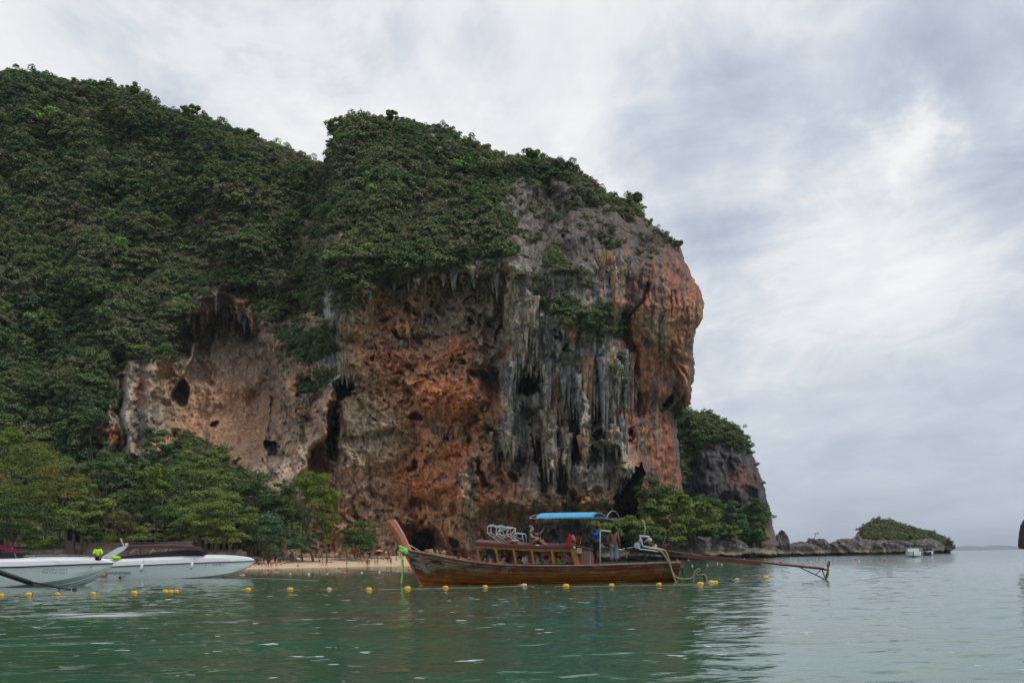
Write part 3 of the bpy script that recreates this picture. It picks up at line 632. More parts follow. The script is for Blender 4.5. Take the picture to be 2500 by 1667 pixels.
STAL = [  # x0,y0,x1,y1,count,len px min,max,radius px,material weights
    (1240, 905, 1330, 895, 12, 18, 55, 2.8, 0), (1330, 985, 1400, 985, 14, 18, 60, 2.8, 0), (1405, 935, 1480, 925, 13, 40, 120, 4.0, 1), (1480, 900, 1560, 930, 14, 50, 130, 4.5, 1),
    (1175, 690, 1240, 700, 8, 25, 65, 3.5, 0), (1000, 678, 1060, 682, 10, 10, 26, 3.2, 0), (880, 710, 920, 715, 6, 12, 28, 3.6, 2), (1010, 798, 1060, 800, 9, 8, 22, 3.2, 0),
    (965, 800, 1010, 806, 6, 10, 22, 3.5, 2), (1235, 1080, 1262, 1085, 6, 30, 62, 3.4, 0), (1335, 1110, 1365, 1115, 5, 50, 100, 4.5, 0), (1300, 1045, 1340, 1050, 6, 40, 80, 4.2, 0),
    (1372, 1080, 1395, 1085, 4, 50, 110, 4.0, 0), (1414, 1080, 1436, 1080, 4, 60, 130, 4.5, 2), (1480, 1040, 1530, 1060, 9, 50, 110, 4.5, 1), (1498, 1155, 1540, 1140, 9, 18, 42, 4.5, 0),
    (545, 765, 600, 775, 9, 14, 40, 3.4, 0), (600, 780, 625, 790, 5, 18, 45, 3.6, 2), (640, 830, 700, 850, 6, 12, 35, 4.5, 0), (845, 900, 870, 925, 6, 18, 45, 3.8, 2), (560, 790, 572, 790, 2, 55, 75, 2.6, 0),
    (895, 705, 1170, 676, 26, 14, 48, 4.2, 0), (470, 765, 560, 748, 9, 20, 60, 4.2, 1), (1060, 1050, 1150, 1066, 8, 25, 55, 4.5, 2), (1180, 1070, 1236, 1078, 6, 25, 60, 4.5, 0), (690, 985, 765, 975, 8, 20, 50, 4.2, 0),
    (1232, 745, 1312, 775, 8, 110, 190, 7.5, 0), (1335, 905, 1545, 900, 15, 90, 210, 6.5, 1), (1320, 1035, 1400, 1040, 7, 80, 150, 6.5, 0), (775, 900, 850, 915, 8, 20, 50, 4.5, 0), (1228, 920, 1262, 925, 4, 120, 190, 7.5, 1), (900, 840, 1000, 830, 8, 14, 34, 4.5, 2), (1455, 640, 1530, 650, 8, 60, 130, 5.5, 2),
    (1545, 1050, 1575, 1080, 5, 30, 70, 4.0, 2), (1120, 1180, 1140, 1190, 3, 50, 90, 4.5, 0), (1370, 800, 1400, 800, 4, 20, 45, 4, 2), (1100, 665, 1170, 670, 10, 10, 30, 3.0, 1)]
def build_stalactites():
    q = np.random.default_rng(5); pts = []
    for (x0, y0, x1, y1, n, la, lb, r, mi) in STAL:
        for k in range(n):
            t = (k + q.uniform(-.3, .3) + .5) / n
            pts.append((x0 + (x1 - x0) * t, y0 + (y1 - y0) * t + q.uniform(-20, 16), q.uniform(la * .6, lb), r * q.uniform(.7, 1.35), mi if q.random() < .65 else int(q.integers(0, 3))))
    P = np.array([(p[0], p[1]) for p in pts]); Dv, _ = cliff_depth(P[None, :, 0], P[None, :, 1] - 8); Dv = Dv[0]
    D3, _ = cliff_depth(P[None, :, 0], P[None, :, 1] + 14); Dv = np.minimum(Dv, D3[0])
    for (px, py, L, r, mi), D in zip(pts, Dv):
        s = D / F; D = D + 0.9 * r * s
        v, f = stal_mesh(L * s, r * s, int(px * 7 + py))
        p = W(px, py, D); o = obj('stalactite', v, f, M_STAL[mi], smooth=True)
        o.location = p; o.parent = mountain
build_stalactites()

# ------------------------------------------------------------------ foliage
def crown(seed, R, Hh, nl, per, leaf, flat=0.6, lobe=0.42, bottom=0.15, fill=0.35):
    """leaf clumps spread through a dome; returns verts, quads, tone"""
    q = np.random.default_rng(seed)
    th = q.uniform(0, 2 * np.pi, nl); ph = np.arccos(q.uniform(-bottom, 1, nl)); rr = q.uniform(0.55, 1.0, nl) ** 0.6
    inner = q.random(nl) < fill; rr[inner] *= 0.55
    c = np.stack([R * rr * np.sin(ph) * np.cos(th), R * rr * np.sin(ph) * np.sin(th), Hh * rr * np.cos(ph)], -1)
    lr = R * lobe * q.uniform(0.6, 1.15, nl)
    n = nl * per; li = np.repeat(np.arange(nl), per)
    d = q.normal(size=(n, 3)); d /= np.linalg.norm(d, axis=1)[:, None]; d[:, 2] = np.where(d[:, 2] < -0.35, -d[:, 2], d[:, 2])
    p = c[li] + d * lr[li][:, None] * (q.uniform(0.6, 1.06, n)[:, None]) * np.array([1, 1, flat])
    nr = d * 0.8 + np.array([0, 0, 0.55]) + q.normal(size=(n, 3)) * 0.28; nr /= np.linalg.norm(nr, axis=1)[:, None]
    a = np.cross(nr, q.normal(size=(n, 3))); a /= np.linalg.norm(a, axis=1)[:, None]; b = np.cross(nr, a)
    s = leaf * q.uniform(0.55, 1.35, n)[:, None]
    v = np.stack([p - a * s, p - b * s * 0.55 + nr * s * .12, p + a * s, p + b * s * 0.55 + nr * s * .12], 1).reshape(-1, 3)
    f = np.arange(n * 4).reshape(-1, 4)
    lt = q.uniform(0, 1, nl); t0 = np.clip(0.55 * lt[li] + 0.45 * q.random(n), 0, 1); t1 = np.clip(q.normal(0.5, 0.2, n), 0, 1)
    tone = np.repeat(np.stack([t0, t1, t1], -1), 4, axis=0)
    return v, f, tone
def crown_mesh(name, m, *a, **k):
    v, f, t = crown(*a, **k); me = mesh(name, v, f, m); set_col(me, 'tone', t); return me
def limb_tree(pts_r, ns=7):
    """tapered tubes; pts_r = list of branches [(x,y,z,r)...]"""
    V = []; Fc = []
    for br in pts_r:
        base = len(V); n = len(br)
        for i, (x, y, z, r) in enumerate(br):
            p = Vector((x, y, z)); a = Vector(br[max(i - 1, 0)][:3]); b = Vector(br[min(i + 1, n - 1)][:3]); t = (b - a).normalized()
            u = t.cross(Vector((0.3, 1, 0.1))).normalized(); w = t.cross(u)
            for k in range(ns):
                an = 2 * math.pi * k / ns; V.append(p + (u * math.cos(an) + w * math.sin(an)) * r)
        for i in range(n - 1):
            for k in range(ns): Fc.append((base + i * ns + k, base + i * ns + (k + 1) % ns, base + (i + 1) * ns + (k + 1) % ns, base + (i + 1) * ns + k))
        Fc.append(tuple(base + k for k in range(ns))[::-1]); Fc.append(tuple(base + (n - 1) * ns + k for k in range(ns)))
    return V, Fc
def trunk_mesh(seed, h, r, spread):
    q = random.Random(seed); br = [[(0, 0, -0.3, r * 1.3), (q.uniform(-.1, .1) * h, q.uniform(-.1, .1) * h, h * 0.5, r * 0.8), (q.uniform(-.12, .12) * h, q.uniform(-.1, .1) * h, h, r * 0.45)]]
    m = br[0][1]
    for k in range(5):
        a = q.uniform(0, 6.28); s = spread * q.uniform(.5, .9)
        br.append([(m[0], m[1], m[2] * q.uniform(.8, 1.3), r * .5), (m[0] + math.cos(a) * s * .5, m[1] + math.sin(a) * s * .5, h * .85, r * .3), (m[0] + math.cos(a) * s, m[1] + math.sin(a) * s, h * q.uniform(1.05, 1.4), r * .1)])
    return limb_tree(br)

protos = []
for i in range(7):
    nl = [9, 12, 8, 11, 14, 7, 10][i]; flat = [.8, .65, .95, .7, .8, .9, .6][i]
    me = crown_mesh('crown', M_HILL, 300 + i, 1.0, [.9, .75, 1.2, .8, 1.0, 1.35, .65][i], nl + 4, 92, 0.078, flat=flat, lobe=0.36)
    protos.append(bpy.data.objects.new('tree_crown', me))
pcol = bpy.data.collections.new('hill_tree_crowns')
for p in protos: pcol.objects.link(p)

def instancer(name, P, scale, rotz, idx, hue):
    me = bpy.data.meshes.new(name); me.from_pydata([tuple(p) for p in P], [], []); 
    for nm, arr in (('scl', scale), ('rz', rotz), ('hue', hue)):
        a = me.attributes.new(nm, 'FLOAT', 'POINT'); a.data.foreach_set('value', np.asarray(arr, np.float32))
    a = me.attributes.new('pick', 'INT', 'POINT'); a.data.foreach_set('value', np.asarray(idx, np.int32))
    o = bpy.data.objects.new(name, me); COL.objects.link(o)
    ng = bpy.data.node_groups.new(name + '_scatter', 'GeometryNodeTree')
    ng.interface.new_socket('Geometry', in_out='INPUT', socket_type='NodeSocketGeometry'); ng.interface.new_socket('Geometry', in_out='OUTPUT', socket_type='NodeSocketGeometry')
    gi = ng.nodes.new('NodeGroupInput'); go = ng.nodes.new('NodeGroupOutput')
    ip = ng.nodes.new('GeometryNodeInstanceOnPoints'); ci = ng.nodes.new('GeometryNodeCollectionInfo')
    ci.inputs['Collection'].default_value = pcol; ci.inputs['Separate Children'].default_value = True; ci.inputs['Reset Children'].default_value = True
    def at(n, t):
        x = ng.nodes.new('GeometryNodeInputNamedAttribute'); x.data_type = t; x.inputs['Name'].default_value = n
        return next(s for s in x.outputs if s.enabled and s.name == 'Attribute')
    L = ng.links.new; L(gi.outputs[0], ip.inputs['Points']); L(ci.outputs[0], ip.inputs['Instance']); ip.inputs['Pick Instance'].default_value = True
    L(at('pick', 'INT'), ip.inputs['Instance Index'])
    cx = ng.nodes.new('ShaderNodeCombineXYZ'); L(at('rz', 'FLOAT'), cx.inputs[2]); L(cx.outputs[0], ip.inputs['Rotation']); L(at('scl', 'FLOAT'), ip.inputs['Scale'])
    L(ip.outputs[0], go.inputs[0])
    md = o.modifiers.new('scatter', 'NODES'); md.node_group = ng
    return o
def scatter(mask_fn, depth_fn, box, step, smin, smax, sink=0.25, poly=None, seed=1, sparse=1.0, push=8):
    q = np.random.default_rng(seed)
    PX, PY = np.meshgrid(np.arange(box[0], box[2], step), np.arange(box[1], box[3], step))
    PX = PX + q.uniform(-.5, .5, PX.shape) * step; PY = PY + q.uniform(-.5, .5, PY.shape) * step
    m = mask_fn(PX, PY) * sparse; m = m * inside(PX, PY, poly)
    thin = fbm(PX / 70, PY / 60, 3, seed + 5)
    keep = q.random(PX.shape) < m * np.where(m > 0.9, ss(-0.72, -0.42, thin), ss(-0.5, 0.15, thin))
    D, _ = depth_fn(PX, PY)
    dd = pdist(PX, PY, poly, True)
    PX, PY, D, dd = PX[keep], PY[keep], D[keep], dd[keep]
    s = (smin + (smax - smin) * q.random(len(PX)) ** 2.0)
    s *= (0.55 + 0.45 * np.clip(m[keep], 0, 1)) * (1 + 0.35 * fbm(PX / 50, PY / 50, 2, 13))
    P = Wn(PX, PY, D + np.where(dd < 26, push * (1 - dd / 26) ** 2, 0)); P[:, 2] -= sink * s
    return P, s, q.uniform(0, 6.28, len(PX)), q.integers(0, 7, len(PX)), PX, PY
P2, s2, r2, k2, hx2, hy2 = scatter(lambda a, b: (veg_density(a, b) > .9) * .55 * (pdist(a, b, HILL_POLY, True) > 45), cliff_depth, (-200, 150, 1600, 1150), 34, 4.6, 7.5, sink=-.15, poly=HILL_POLY, seed=33)
P, s, r, k, hx, hy = scatter(veg_density, cliff_depth, (-200, 150, 1740, 1350), 7.4, 1.0, 4.3, poly=HILL_POLY)
P, s, r, k, hx, hy = (np.concatenate(t) for t in ((P, P2), (s, s2), (r, r2), (k, k2), (hx, hx2), (hy, hy2))); print('woods', len(P))
def hue(px, py, seed):
    q = np.random.default_rng(seed); h = 0.33 + 0.32 * fbm(px / 120, py / 100, 3, seed) + q.normal(0, 0.22, len(px)) + 0.22 * np.exp(-((py - 560) / 150) ** 2)
    h = np.clip(h, 0.0, 0.8); h[q.random(len(px)) < 0.035] = 1.0; return h
forest = instancer('forest', P, s, r, k, hue(hx, hy, 61)); tag(forest, 'dense dark green forest covering the limestone mountain', kind='stuff')
P, s, r, k, hx, hy = scatter(head_veg, head_depth, (1500, 980, 1920, 1350), 7.0, 1.1, 3.4, poly=HEAD_POLY, seed=9)
scrub = instancer('headland_woods', P, s, r, k, hue(hx, hy + 500, 62) * .9); tag(scrub, 'green scrub and small trees covering the low headland', kind='stuff')

# ------------------------------------------------------------------ beach, retaining wall, rocks at its back
M_SAND = plain('beach_sand', (0.66, 0.49, 0.32), 0.95, var=0.10, scale=0.4)
def shore_y(x):            # distance of the waterline at world x
    return np.interp(x, [-140, -75, -62, -55, -30, -16, -9, 30], [232, 226, 222, 222, 238, 254, 300, 420])
def build_beach():
    gx = np.linspace(-150, 12, 160); t = np.linspace(-14, 70, 70)
    X, T = np.meshgrid(gx, t); Y = shore_y(X) + T
    Z = np.where(T < 0, T * 0.09, np.minimum(T * 0.062, 2.3 + 0.004 * T)) + 0.10 * fbm(X / 5, Y / 5, 3, 5) * ss(0, 8, T)
    o = obj('beach', np.stack([X, Y, Z], -1).reshape(-1, 3), grid_faces(np.ones(X.shape, bool))[:, ::-1], M_SAND, smooth=True); tag(o, kind='structure')
def ground_z(x, y):
    t = y - float(shore_y(x)); return t * 0.09 if t < 0 else min(t * 0.062, 2.3 + 0.004 * t)
build_beach()
def beach_spot(px, py):
    """world point of the sand seen at a pixel"""
    for D in np.arange(205, 300, 0.5):
        p = W(px, py, D)
        if ground_z(p.x, p.y) >= p.z and p.y > float(shore_y(p.x)) - 0.5: return p
    return W(px, py, 262)

M_ROCKS = mat_rock('beach_rock', base=((0.22, 0.18, 0.14), (0.42, 0.35, 0.27)))
def ico(sub):
    import bmesh
    b = bmesh.new(); bmesh.ops.create_icosphere(b, subdivisions=sub, radius=1)
    v = np.array([x.co[:] for x in b.verts]); f = np.array([[q.index for q in p.verts] for p in b.faces]); b.free(); return v, f
ICO = {k: ico(k) for k in (2, 3, 4, 5)}
def n3(v, s, seed): return fbm(v[:, 0] * s + v[:, 2] * s * .7, v[:, 1] * s - v[:, 2] * s * .6, 3, seed, 0.6)
def rock_geo(seed, rx, ry, rz, sub=3, rough=0.25, flat=0.0):
    v, f = ICO[sub]; v = v.copy(); d = 1 + rough * n3(v, 1.3, seed) + rough * .5 * n3(v, 3.5, seed + 3) + rough * .3 * n3(v, 8, seed + 5)
    v = v * d[:, None]; v = np.sign(v) * np.abs(v) ** 0.85; v = v * np.array([rx, ry, rz]); return v, f
def rock(name, px, py_bottom, D, wpx, hpx, seed, m, label, group, sub=4, z0=0.0, depth=1.0, rough=0.28):
    s = D / F; p = W(px, py_bottom, D); rx = wpx * s / 2; rz = hpx * s * 0.75
    v, f = rock_geo(seed, rx, rx * depth, rz, sub, rough)
    v[:, 2] += hpx * s * 0.25; c = np.array([p.x, p.y + rx * depth * .5, z0])
    o = obj(name, v + c, f, m, smooth=True, loc=tuple(c)); return tag(o, label, 'rock', group)

# boulders between sand and trees
q = random.Random(3)
for i in range(46):
    px = q.uniform(585, 720) if i < 26 else q.uniform(735, 960)
    py = (1352 + (px - 600) * 0.045 + q.uniform(-4, 4)) if i < 26 else 1352 + q.uniform(-3, 3)
    p = W(px, py, 264 if i >= 26 else 250); r = q.uniform(.5, 1.3)
    z = ground_z(p.x, p.y)
    v, f = rock_geo(40 + i % 7, r * 1.2, r, r * .7, 2, .3); a = q.uniform(0, 6)
    R = np.array([[math.cos(a), -math.sin(a), 0], [math.sin(a), math.cos(a), 0], [0, 0, 1]])
    o = obj('beach_boulder', v @ R.T + np.array([p.x, p.y, z + .2]), f, M_ROCKS, loc=(p.x, p.y, z))
    tag(o, 'pale boulder in the heap behind the bow tip of the starred speedboat' if i < 26 else 'grey boulder at the cliff foot on both sides of the layered tree', 'boulder', 'boulders along the back of the beach')

# retaining wall of blocks behind the speedboats
M_BLOCK = [plain('wall_block_%s' % 'abc'[i], c, 0.9, var=0.25, scale=1.5, bump=.3) for i, c in enumerate([(0.27, 0.215, 0.18), (0.33, 0.27, 0.22), (0.22, 0.18, 0.155)])]
def box(x0, x1, y0, y1, z0, z1):
    v = [(x, y, z) for z in (z0, z1) for y in (y0, y1) for x in (x0, x1)]
    return v, [(0, 2, 3, 1), (4, 5, 7, 6), (0, 1, 5, 4), (2, 6, 7, 3), (0, 4, 6, 2), (1, 3, 7, 5)]
def block_wall(x0, x1, D, z0, z1, label, bw=2.6, bh=0.95):
    root = empty('stone_wall', ((x0 + x1) / 2, D, z0), label, 'wall')
    v, f = box(x0, x1, D + .12, D + .8, z0 - 1, z1 - .1); obj('wall_core', v, f, M_BLOCK[2], root)
    q = random.Random(int(x0)); z = z0; r = 0
    while z < z1 - .05:
        x = x0 - (r % 2) * bw * .5
        while x < x1:
            w = bw * q.uniform(.7, 1.2); a, b = max(x, x0) + .04, min(x + w, x1) - .04
            if b - a > .3:
                v, f = box(a, b, D - q.uniform(0, .12), D + .3, z + .03, min(z + bh, z1) - .03); obj('block', v, f, M_BLOCK[q.randrange(3)], root)
            x += w
        z += bh; r += 1
    return root
DW1 = 232
def xz(px, py, D): p = W(px, py, D); return p.x, p.z
xa, zt = xz(36, 1341, DW1); xb, _ = xz(166, 1341, DW1); zb = xz(100, 1362, DW1)[1]
block_wall(xa, xb, DW1, zb, zt, 'low stone wall left of the brown gate post behind the nearer speedboat')
xa, zt2 = xz(183, 1325, DW1 + 3); xb, _ = xz(470, 1330, DW1 + 3)
block_wall(xa, xb, DW1 + 3, zb, zt2, 'higher stone retaining wall behind the seated man and white speedboat')
xa, zt3 = xz(470, 1344, DW1 + 6); xb, _ = xz(600, 1350, DW1 + 6)
block_wall(xa, xb, DW1 + 6, zb, zt3 - .3, 'lower stone wall running behind the white speedboat bow')
# dark timber rail on the first wall, and the brown post beside it
M_WOODD = plain('dark_timber', (0.055, 0.04, 0.035), 0.8, var=.3)
M_POST = plain('brown_post', (0.10, 0.065, 0.055), 0.85, var=.2)
x0, z0 = xz(-20, 1335, DW1); x1, z1_ = xz(170, 1340, DW1)
v, f = box(x0, x1, DW1 - .2, DW1 + .1, zt + .05, zt + .65); o = obj('timber_rail', v, f, M_WOODD, loc=((x0 + x1) / 2, DW1, zt)); tag(o, 'dark timber rail lying along the top of the low stone wall', 'rail')
x0, z0 = xz(164, 1352, DW1 - 1); x1, zz = xz(182, 1319, DW1 - 1)
v, f = box(x0, x1, DW1 - 2, DW1 - .6, z0, zz); o = obj('gate_post', v, f, M_POST, loc=((x0 + x1) / 2, DW1 - 1.3, z0)); tag(o, 'thick brown post between the two stone walls', 'post')

# shaded pavilions under the trees
M_CONC = plain('weathered_plaster', (0.26, 0.225, 0.20), 0.9, var=.2); M_DARK = plain('recess_shade', (0.03, 0.03, 0.035), 0.9)  # near-black back wall: shade of the pavilion recess put into its colour
M_ROOF = plain('roof_shingle', (0.09, 0.07, 0.06), 0.9, var=.3)
def pavilion(px0, px1, pyt, pyb, D, n, label):
    (x0, zt), (x1, zb) = xz(px0, pyt, D), xz(px1, pyb, D); dp = 5.5
    root = empty('pavilion', ((x0 + x1) / 2, D, zb), label, 'pavilion')
    v, f = box(x0 - .2, x1 + .2, D + .2, D + dp, zb - 2, zb); obj('floor', v, f, M_CONC, root)
    v, f = box(x0, x1, D + dp - .3, D + dp, zb, zt); obj('wall', v, f, M_DARK, root)
    for k in range(n):
        x = x0 + (x1 - x0) * k / (n - 1); w = .32
        v, f = box(x - w, x + w, D + .3, D + .3 + 2 * w, zb, zt); obj('pillar', v, f, M_CONC, root)
    e = .6; zr = zt + .7; ym = D + dp / 2
    v = [(x0 - e, D - e, zt + .01), (x1 + e, D - e, zt + .01), (x1 + e, D + dp + e, zt), (x0 - e, D + dp + e, zt), (x0 + 1.5, ym, zr), (x1 - 1.5, ym, zr)]
    obj('roof', v, [(0, 1, 5, 4), (1, 2, 5), (2, 3, 4, 5), (3, 0, 4), (3, 2, 1, 0)], M_ROOF, root)
pavilion(140, 235, 1292, 1322, 240, 6, 'shaded pavilion with plaster pillars under the orange-flecked almond tree')
pavilion(262, 380, 1296, 1325, 240, 5, 'plaster pillared pavilion behind the brown feathery tree')
pavilion(486, 575, 1316, 1340, 243, 7, 'small pavilion with pale pillars under the broad olive tree')

# ------------------------------------------------------------------ trees along the beach
def tree(px, py, rxp, ryp, D, seed, m, label, name='beach_tree', cat='tree', nl=40, per=120, leaf=.45, base=None, group='trees along the beach', flat=.6, lobe=.3, bottom=.35, trunk=True):
    s = D / F; R = rxp * s; Hh = ryp * s; c = W(px, py, D)
    zb = base if base is not None else max(1.5, ground_z(c.x, D) if c.x < 5 else 0.5)
    root = empty(name, (c.x, D, zb), label, cat, group)
    me = crown_mesh('crown', m, seed, R * .84, Hh * .88, nl, per, leaf * s / 0.1, flat=flat, lobe=lobe, bottom=bottom)
    o = bpy.data.objects.new('crown', me); COL.objects.link(o); o.parent = root; o.location = (0, 0, c.z - zb); o['_w'] = root['_w'][:]
    if trunk:
        v, f = trunk_mesh(seed, max(c.z - zb, 1.0), .02 * R + .09, R * .7); me = mesh('trunk', v, f, M_BARK, True)
        t = bpy.data.objects.new('trunk', me); COL.objects.link(t); t.parent = root; t['_w'] = root['_w'][:]
    return root
TREES = [
    (95, 1185, 125, 120, 236, M_ALMOND, 'large tree with orange-flecked leaves standing over the nearer speedboat', 60, .40),
    (25, 1268, 110, 75, 229, M_GREEND, 'dense dark green tree at the left edge above the maroon canopy', 45, .42),
    (12, 1092, 62, 52, 256, M_GREENB, 'deep green tree behind and left of the orange-flecked tree', 24, .42),
    (262, 1150, 62, 55, 252, M_GREEND, 'dark tree in front of the grey rock pillars', 24, .42),
    (245, 1235, 60, 60, 240, M_OLIVE, 'green tree right of the orange-flecked tree above the pavilion', 24, .42),
    (385, 1190, 58, 78, 244, M_GREENB, 'bright yellow-green tree over the middle of the white speedboat', 26, .5),
    (308, 1282, 52, 42, 232, M_BROWNL, 'brown feathery tree behind the pavilion and yellow-shirted man', 26, .30),
    (392, 1085, 62, 62, 262, M_GREEND, 'dark green tree in front of the sandy rock amphitheatre', 26, .42),
    (500, 1160, 92, 82, 252, M_OLIVE, 'tall loose tree rising behind the broad olive tree', 38, .40),
    (520, 1258, 118, 84, 236, M_OLIVE, 'broad olive-green tree spreading over the white speedboat bow', 60, .40),
    (610, 1200, 70, 55, 255, M_GREEND, 'dark tree below the scree slope', 28, .42),
    (650, 1304, 76, 58, 242, M_BLUEL, 'bluish green bushy tree left of the bare leaning trunk', 34, .36),
    (690, 1215, 50, 50, 258, M_GREEND, 'dark tree left of the foot of the diagonal rock rib', 20, .42),
    (762, 1212, 72, 64, 247, M_GREENB, 'bright green tree with hanging branches in front of the rock rib', 34, .40),
    (796, 1258, 46, 84, 246, M_GREENB, 'trailing bright green tree right end of the leafy row', 30, .40),
    (738, 1326, 56, 34, 246, M_BLUEL, 'low dark bluish bush beside the pale rock on the sand', 20, .34),
    (876, 1312, 66, 48, 256, M_GREEND, 'dark layered tree standing alone right of the leafy row', 34, .40),
    (190, 1262, 66, 40, 234, M_OLIVE, 'olive tree low between the orange-flecked tree and the brown feathery one', 30, .40),
    (430, 1262, 66, 50, 237, M_GREEND, 'dark tree between the brown feathery tree and the broad olive tree', 32, .42),
    (560, 1302, 60, 34, 235, M_OLIVE, 'low olive foliage at the right foot of the broad olive tree', 26, .38),
    (600, 1318, 50, 30, 241, M_BLUEL, 'low bluish bush behind the speedboat bow tip', 22, .34),
    (345, 1306, 52, 26, 233, M_OLIVE, 'low olive tree in front of the second pillared pavilion', 22, .38),
    (215, 1304, 42, 24, 233, M_GREEND, 'low dark tree in front of the first pillared pavilion', 20, .38),
    (110, 1328, 60, 20, 233, M_GREENB, 'bright green hedge on top of the low stone wall', 16, .30),
    (270, 1318, 66, 10, 238, M_GREENB, 'low bright hedge on top of the higher stone wall', 14, .26),
]
for i, (px, py, rx, ry, D, m, lab, nl, leaf) in enumerate(TREES):
    small = ry < 32
    tree(px, py, rx, ry, D, 500 + i, m, lab, 'bush' if small else 'beach_tree', 'bush' if small else 'tree', nl=nl, per=230, leaf=leaf * .60, flat=.45 if m is M_GREEND or m is M_OLIVE else .7,
         lobe=.27 if rx > 80 else .34, group='bushes along the beach' if small else 'trees along the beach', bottom=.95, base=2.0 if ry == 10 else None)
# right headland bushes
HB = [(1482, 1290, 50, 30, 282, M_OLIVE, 'pale green bush low at the left end of the headland'), (1562, 1288, 56, 36, 286, M_OLIVE, 'olive tree right of the black sea cave'), (1740, 1296, 40, 26, 300, M_GREEND, 'dark bushy tree beside the small bright green bush'),
      (1600, 1200, 62, 34, 292, M_GREEND, 'dark tree top highest in the headland thicket'), (1602, 1246, 52, 40, 289, M_OLIVE, 'olive tree high on the left of the headland thicket'), (1640, 1250, 60, 46, 290, M_OLIVE, 'rounded olive tree in the middle of the headland thicket'),
      (1655, 1222, 36, 24, 288, M_GREENB, 'yellowish green tree top in the middle of the headland thicket'), (1700, 1270, 62, 50, 296, M_OLIVE, 'broad olive tree above the pale boulder'), (1720, 1235, 50, 30, 302, M_GREEND, 'dark tree behind the broad olive tree'),
      (1570, 1315, 62, 32, 283, M_GREEND, 'dark bush above the engine of the long boat'), (1640, 1305, 48, 30, 286, M_OLIVE, 'olive bush over the brown rock with a hole'), (1785, 1262, 44, 50, 330, M_BLUEL, 'bluish green tree right of the broad olive tree'), (1782, 1297, 34, 20, 318, M_GREENB, 'small bright green bush beside the pale boulder top'),
      (1838, 1250, 40, 46, 376, M_GREEND, 'dark tree at the right end of the headland thicket'), (1835, 1305, 42, 30, 370, M_GREEND, 'dark bush low at the right end of the headland')]
for i, (px, py, rx, ry, D, m, lab) in enumerate(HB):
    tree(px, py, rx, ry, D, 700 + i, m, lab, 'headland_tree', 'tree', nl=34, per=170, leaf=.25, base=W(px, py + ry * 1.2, D).z, group='trees on the headland', lobe=.36, bottom=.9, flat=.6)
# single trees standing clear on the skylines
SK = [(462, 256, 26, 24, 'dark domed tree standing clear on the left ridge'), (612, 312, 22, 20, 'dark tree on the left ridge below the domed tree'), (818, 300, 34, 26, 'spreading tree leaning out over the notch at the summit'),
      (1143, 336, 14, 10, 'small windswept tree leaning out on the summit shoulder'), (1295, 366, 30, 14, 'flat-topped tree on the right summit shoulder'), (1545, 474, 26, 18, 'flat dark tree on the rim above the orange prow'),
      (1655, 582, 16, 9, 'small tree leaning out from the rim of the orange prow'), (955, 272, 22, 14, 'round tree on the central summit'), (325, 205, 20, 14, 'small domed tree on the far left ridge'), (950, 590, 26, 24, 'bright green tree on the slope above the great wall'),
      (455, 445, 24, 22, 'bright green tree in the middle of the left slope'), (700, 470, 30, 16, 'bright green tree in the gully between both hills'), (1205, 650, 32, 16, 'yellow-green bush on the lip of the great wall'),
      (808, 385, 22, 28, 'bright green tree in the notch between both hills')]
for i, (px, py, rx, ry, lab) in enumerate(SK):
    D = D_at(px, py + ry + 22) + 4; py += 12
    tree(px, py, rx, ry, D, 800 + i, M_GREENB if 'right green' in lab or 'yellow' in lab else M_OLIVE, lab, 'hill_tree', 'tree', nl=18, per=190, leaf=.20, base=W(px, py + ry + 4, D).z, group='trees on the hill', lobe=.36, bottom=.9, flat=.7)

# ------------------------------------------------------------------ shore rocks and islet
RK = [(1745, 1364, 318, 160, 50, 11, 'pale streaked boulder under the headland thicket', .8), (1680, 1352, 300, 90, 50, 12, 'brown rock with a dark hole left of the pale boulder', .7), (1590, 1372, 284, 160, 22, 13, 'low dark rock shelf at the foot of the headland', .7),
      (1830, 1364, 345, 120, 24, 14, 'dark undercut rock below the right end of the thicket', .7), (1880, 1362, 400, 70, 28, 15, 'small brown rock at the tip of the headland', .8), (1914, 1360, 440, 34, 58, 16, 'tall dark rock stack beside the headland tip', .9),
      (1960, 1360, 450, 110, 32, 17, 'long low grey rock right of the dark stack', .6), (2000, 1358, 455, 60, 42, 18, 'dark peaked rock carrying the small bare tree', .8), (2075, 1357, 462, 96, 40, 19, 'flat topped grey rock at the left end of the islet', .7),
      (1500, 1372, 282, 90, 30, 23, 'dark wet rock below the black sea cave', .7)]
for (px, pb, D, w, h, sd_, lab, dp) in RK:
    rock('shore_rock', px, pb, D, w, h, sd_, M_BOULDER, lab, 'rocks along the headland shore', 5, depth=dp, rough=.34)
ISL = [(2060, 1375), (2068, 1325), (2090, 1300), (2110, 1282), (2135, 1272), (2165, 1270), (2200, 1278), (2240, 1292), (2270, 1296), (2290, 1308), (2318, 1318), (2334, 1330), (2336, 1338), (2328, 1343), (2322, 1347), (2322, 1375)]
def isl_depth(PX, PY):
    wx = fbm(PX / 20, PY / 20, 3, 201) * 8
    D = 520 + np.maximum(0, 1325 - PY) * 0.35 + ((PX - 2180) / 120) ** 2 * 5 - 3 * ridged((PX + wx) / 22, PY / 18, 3, 202) + 2 * fbm(PX / 9, PY / 7, 3, 203) + 4 * ss(1338, 1346, PY)
    C = np.zeros(PX.shape + (3,)); C[:] = (0.17, 0.15, 0.14); b = fbm(PX / 14, PY / 8, 3, 204)[..., None]; C += 0.09 * b
    return D, np.clip(C, .04, .4)
islet = relief('islet_rock', ISL, 1.6, isl_depth, 10, 8, M_SHORE, 30); tag(islet, kind='structure')
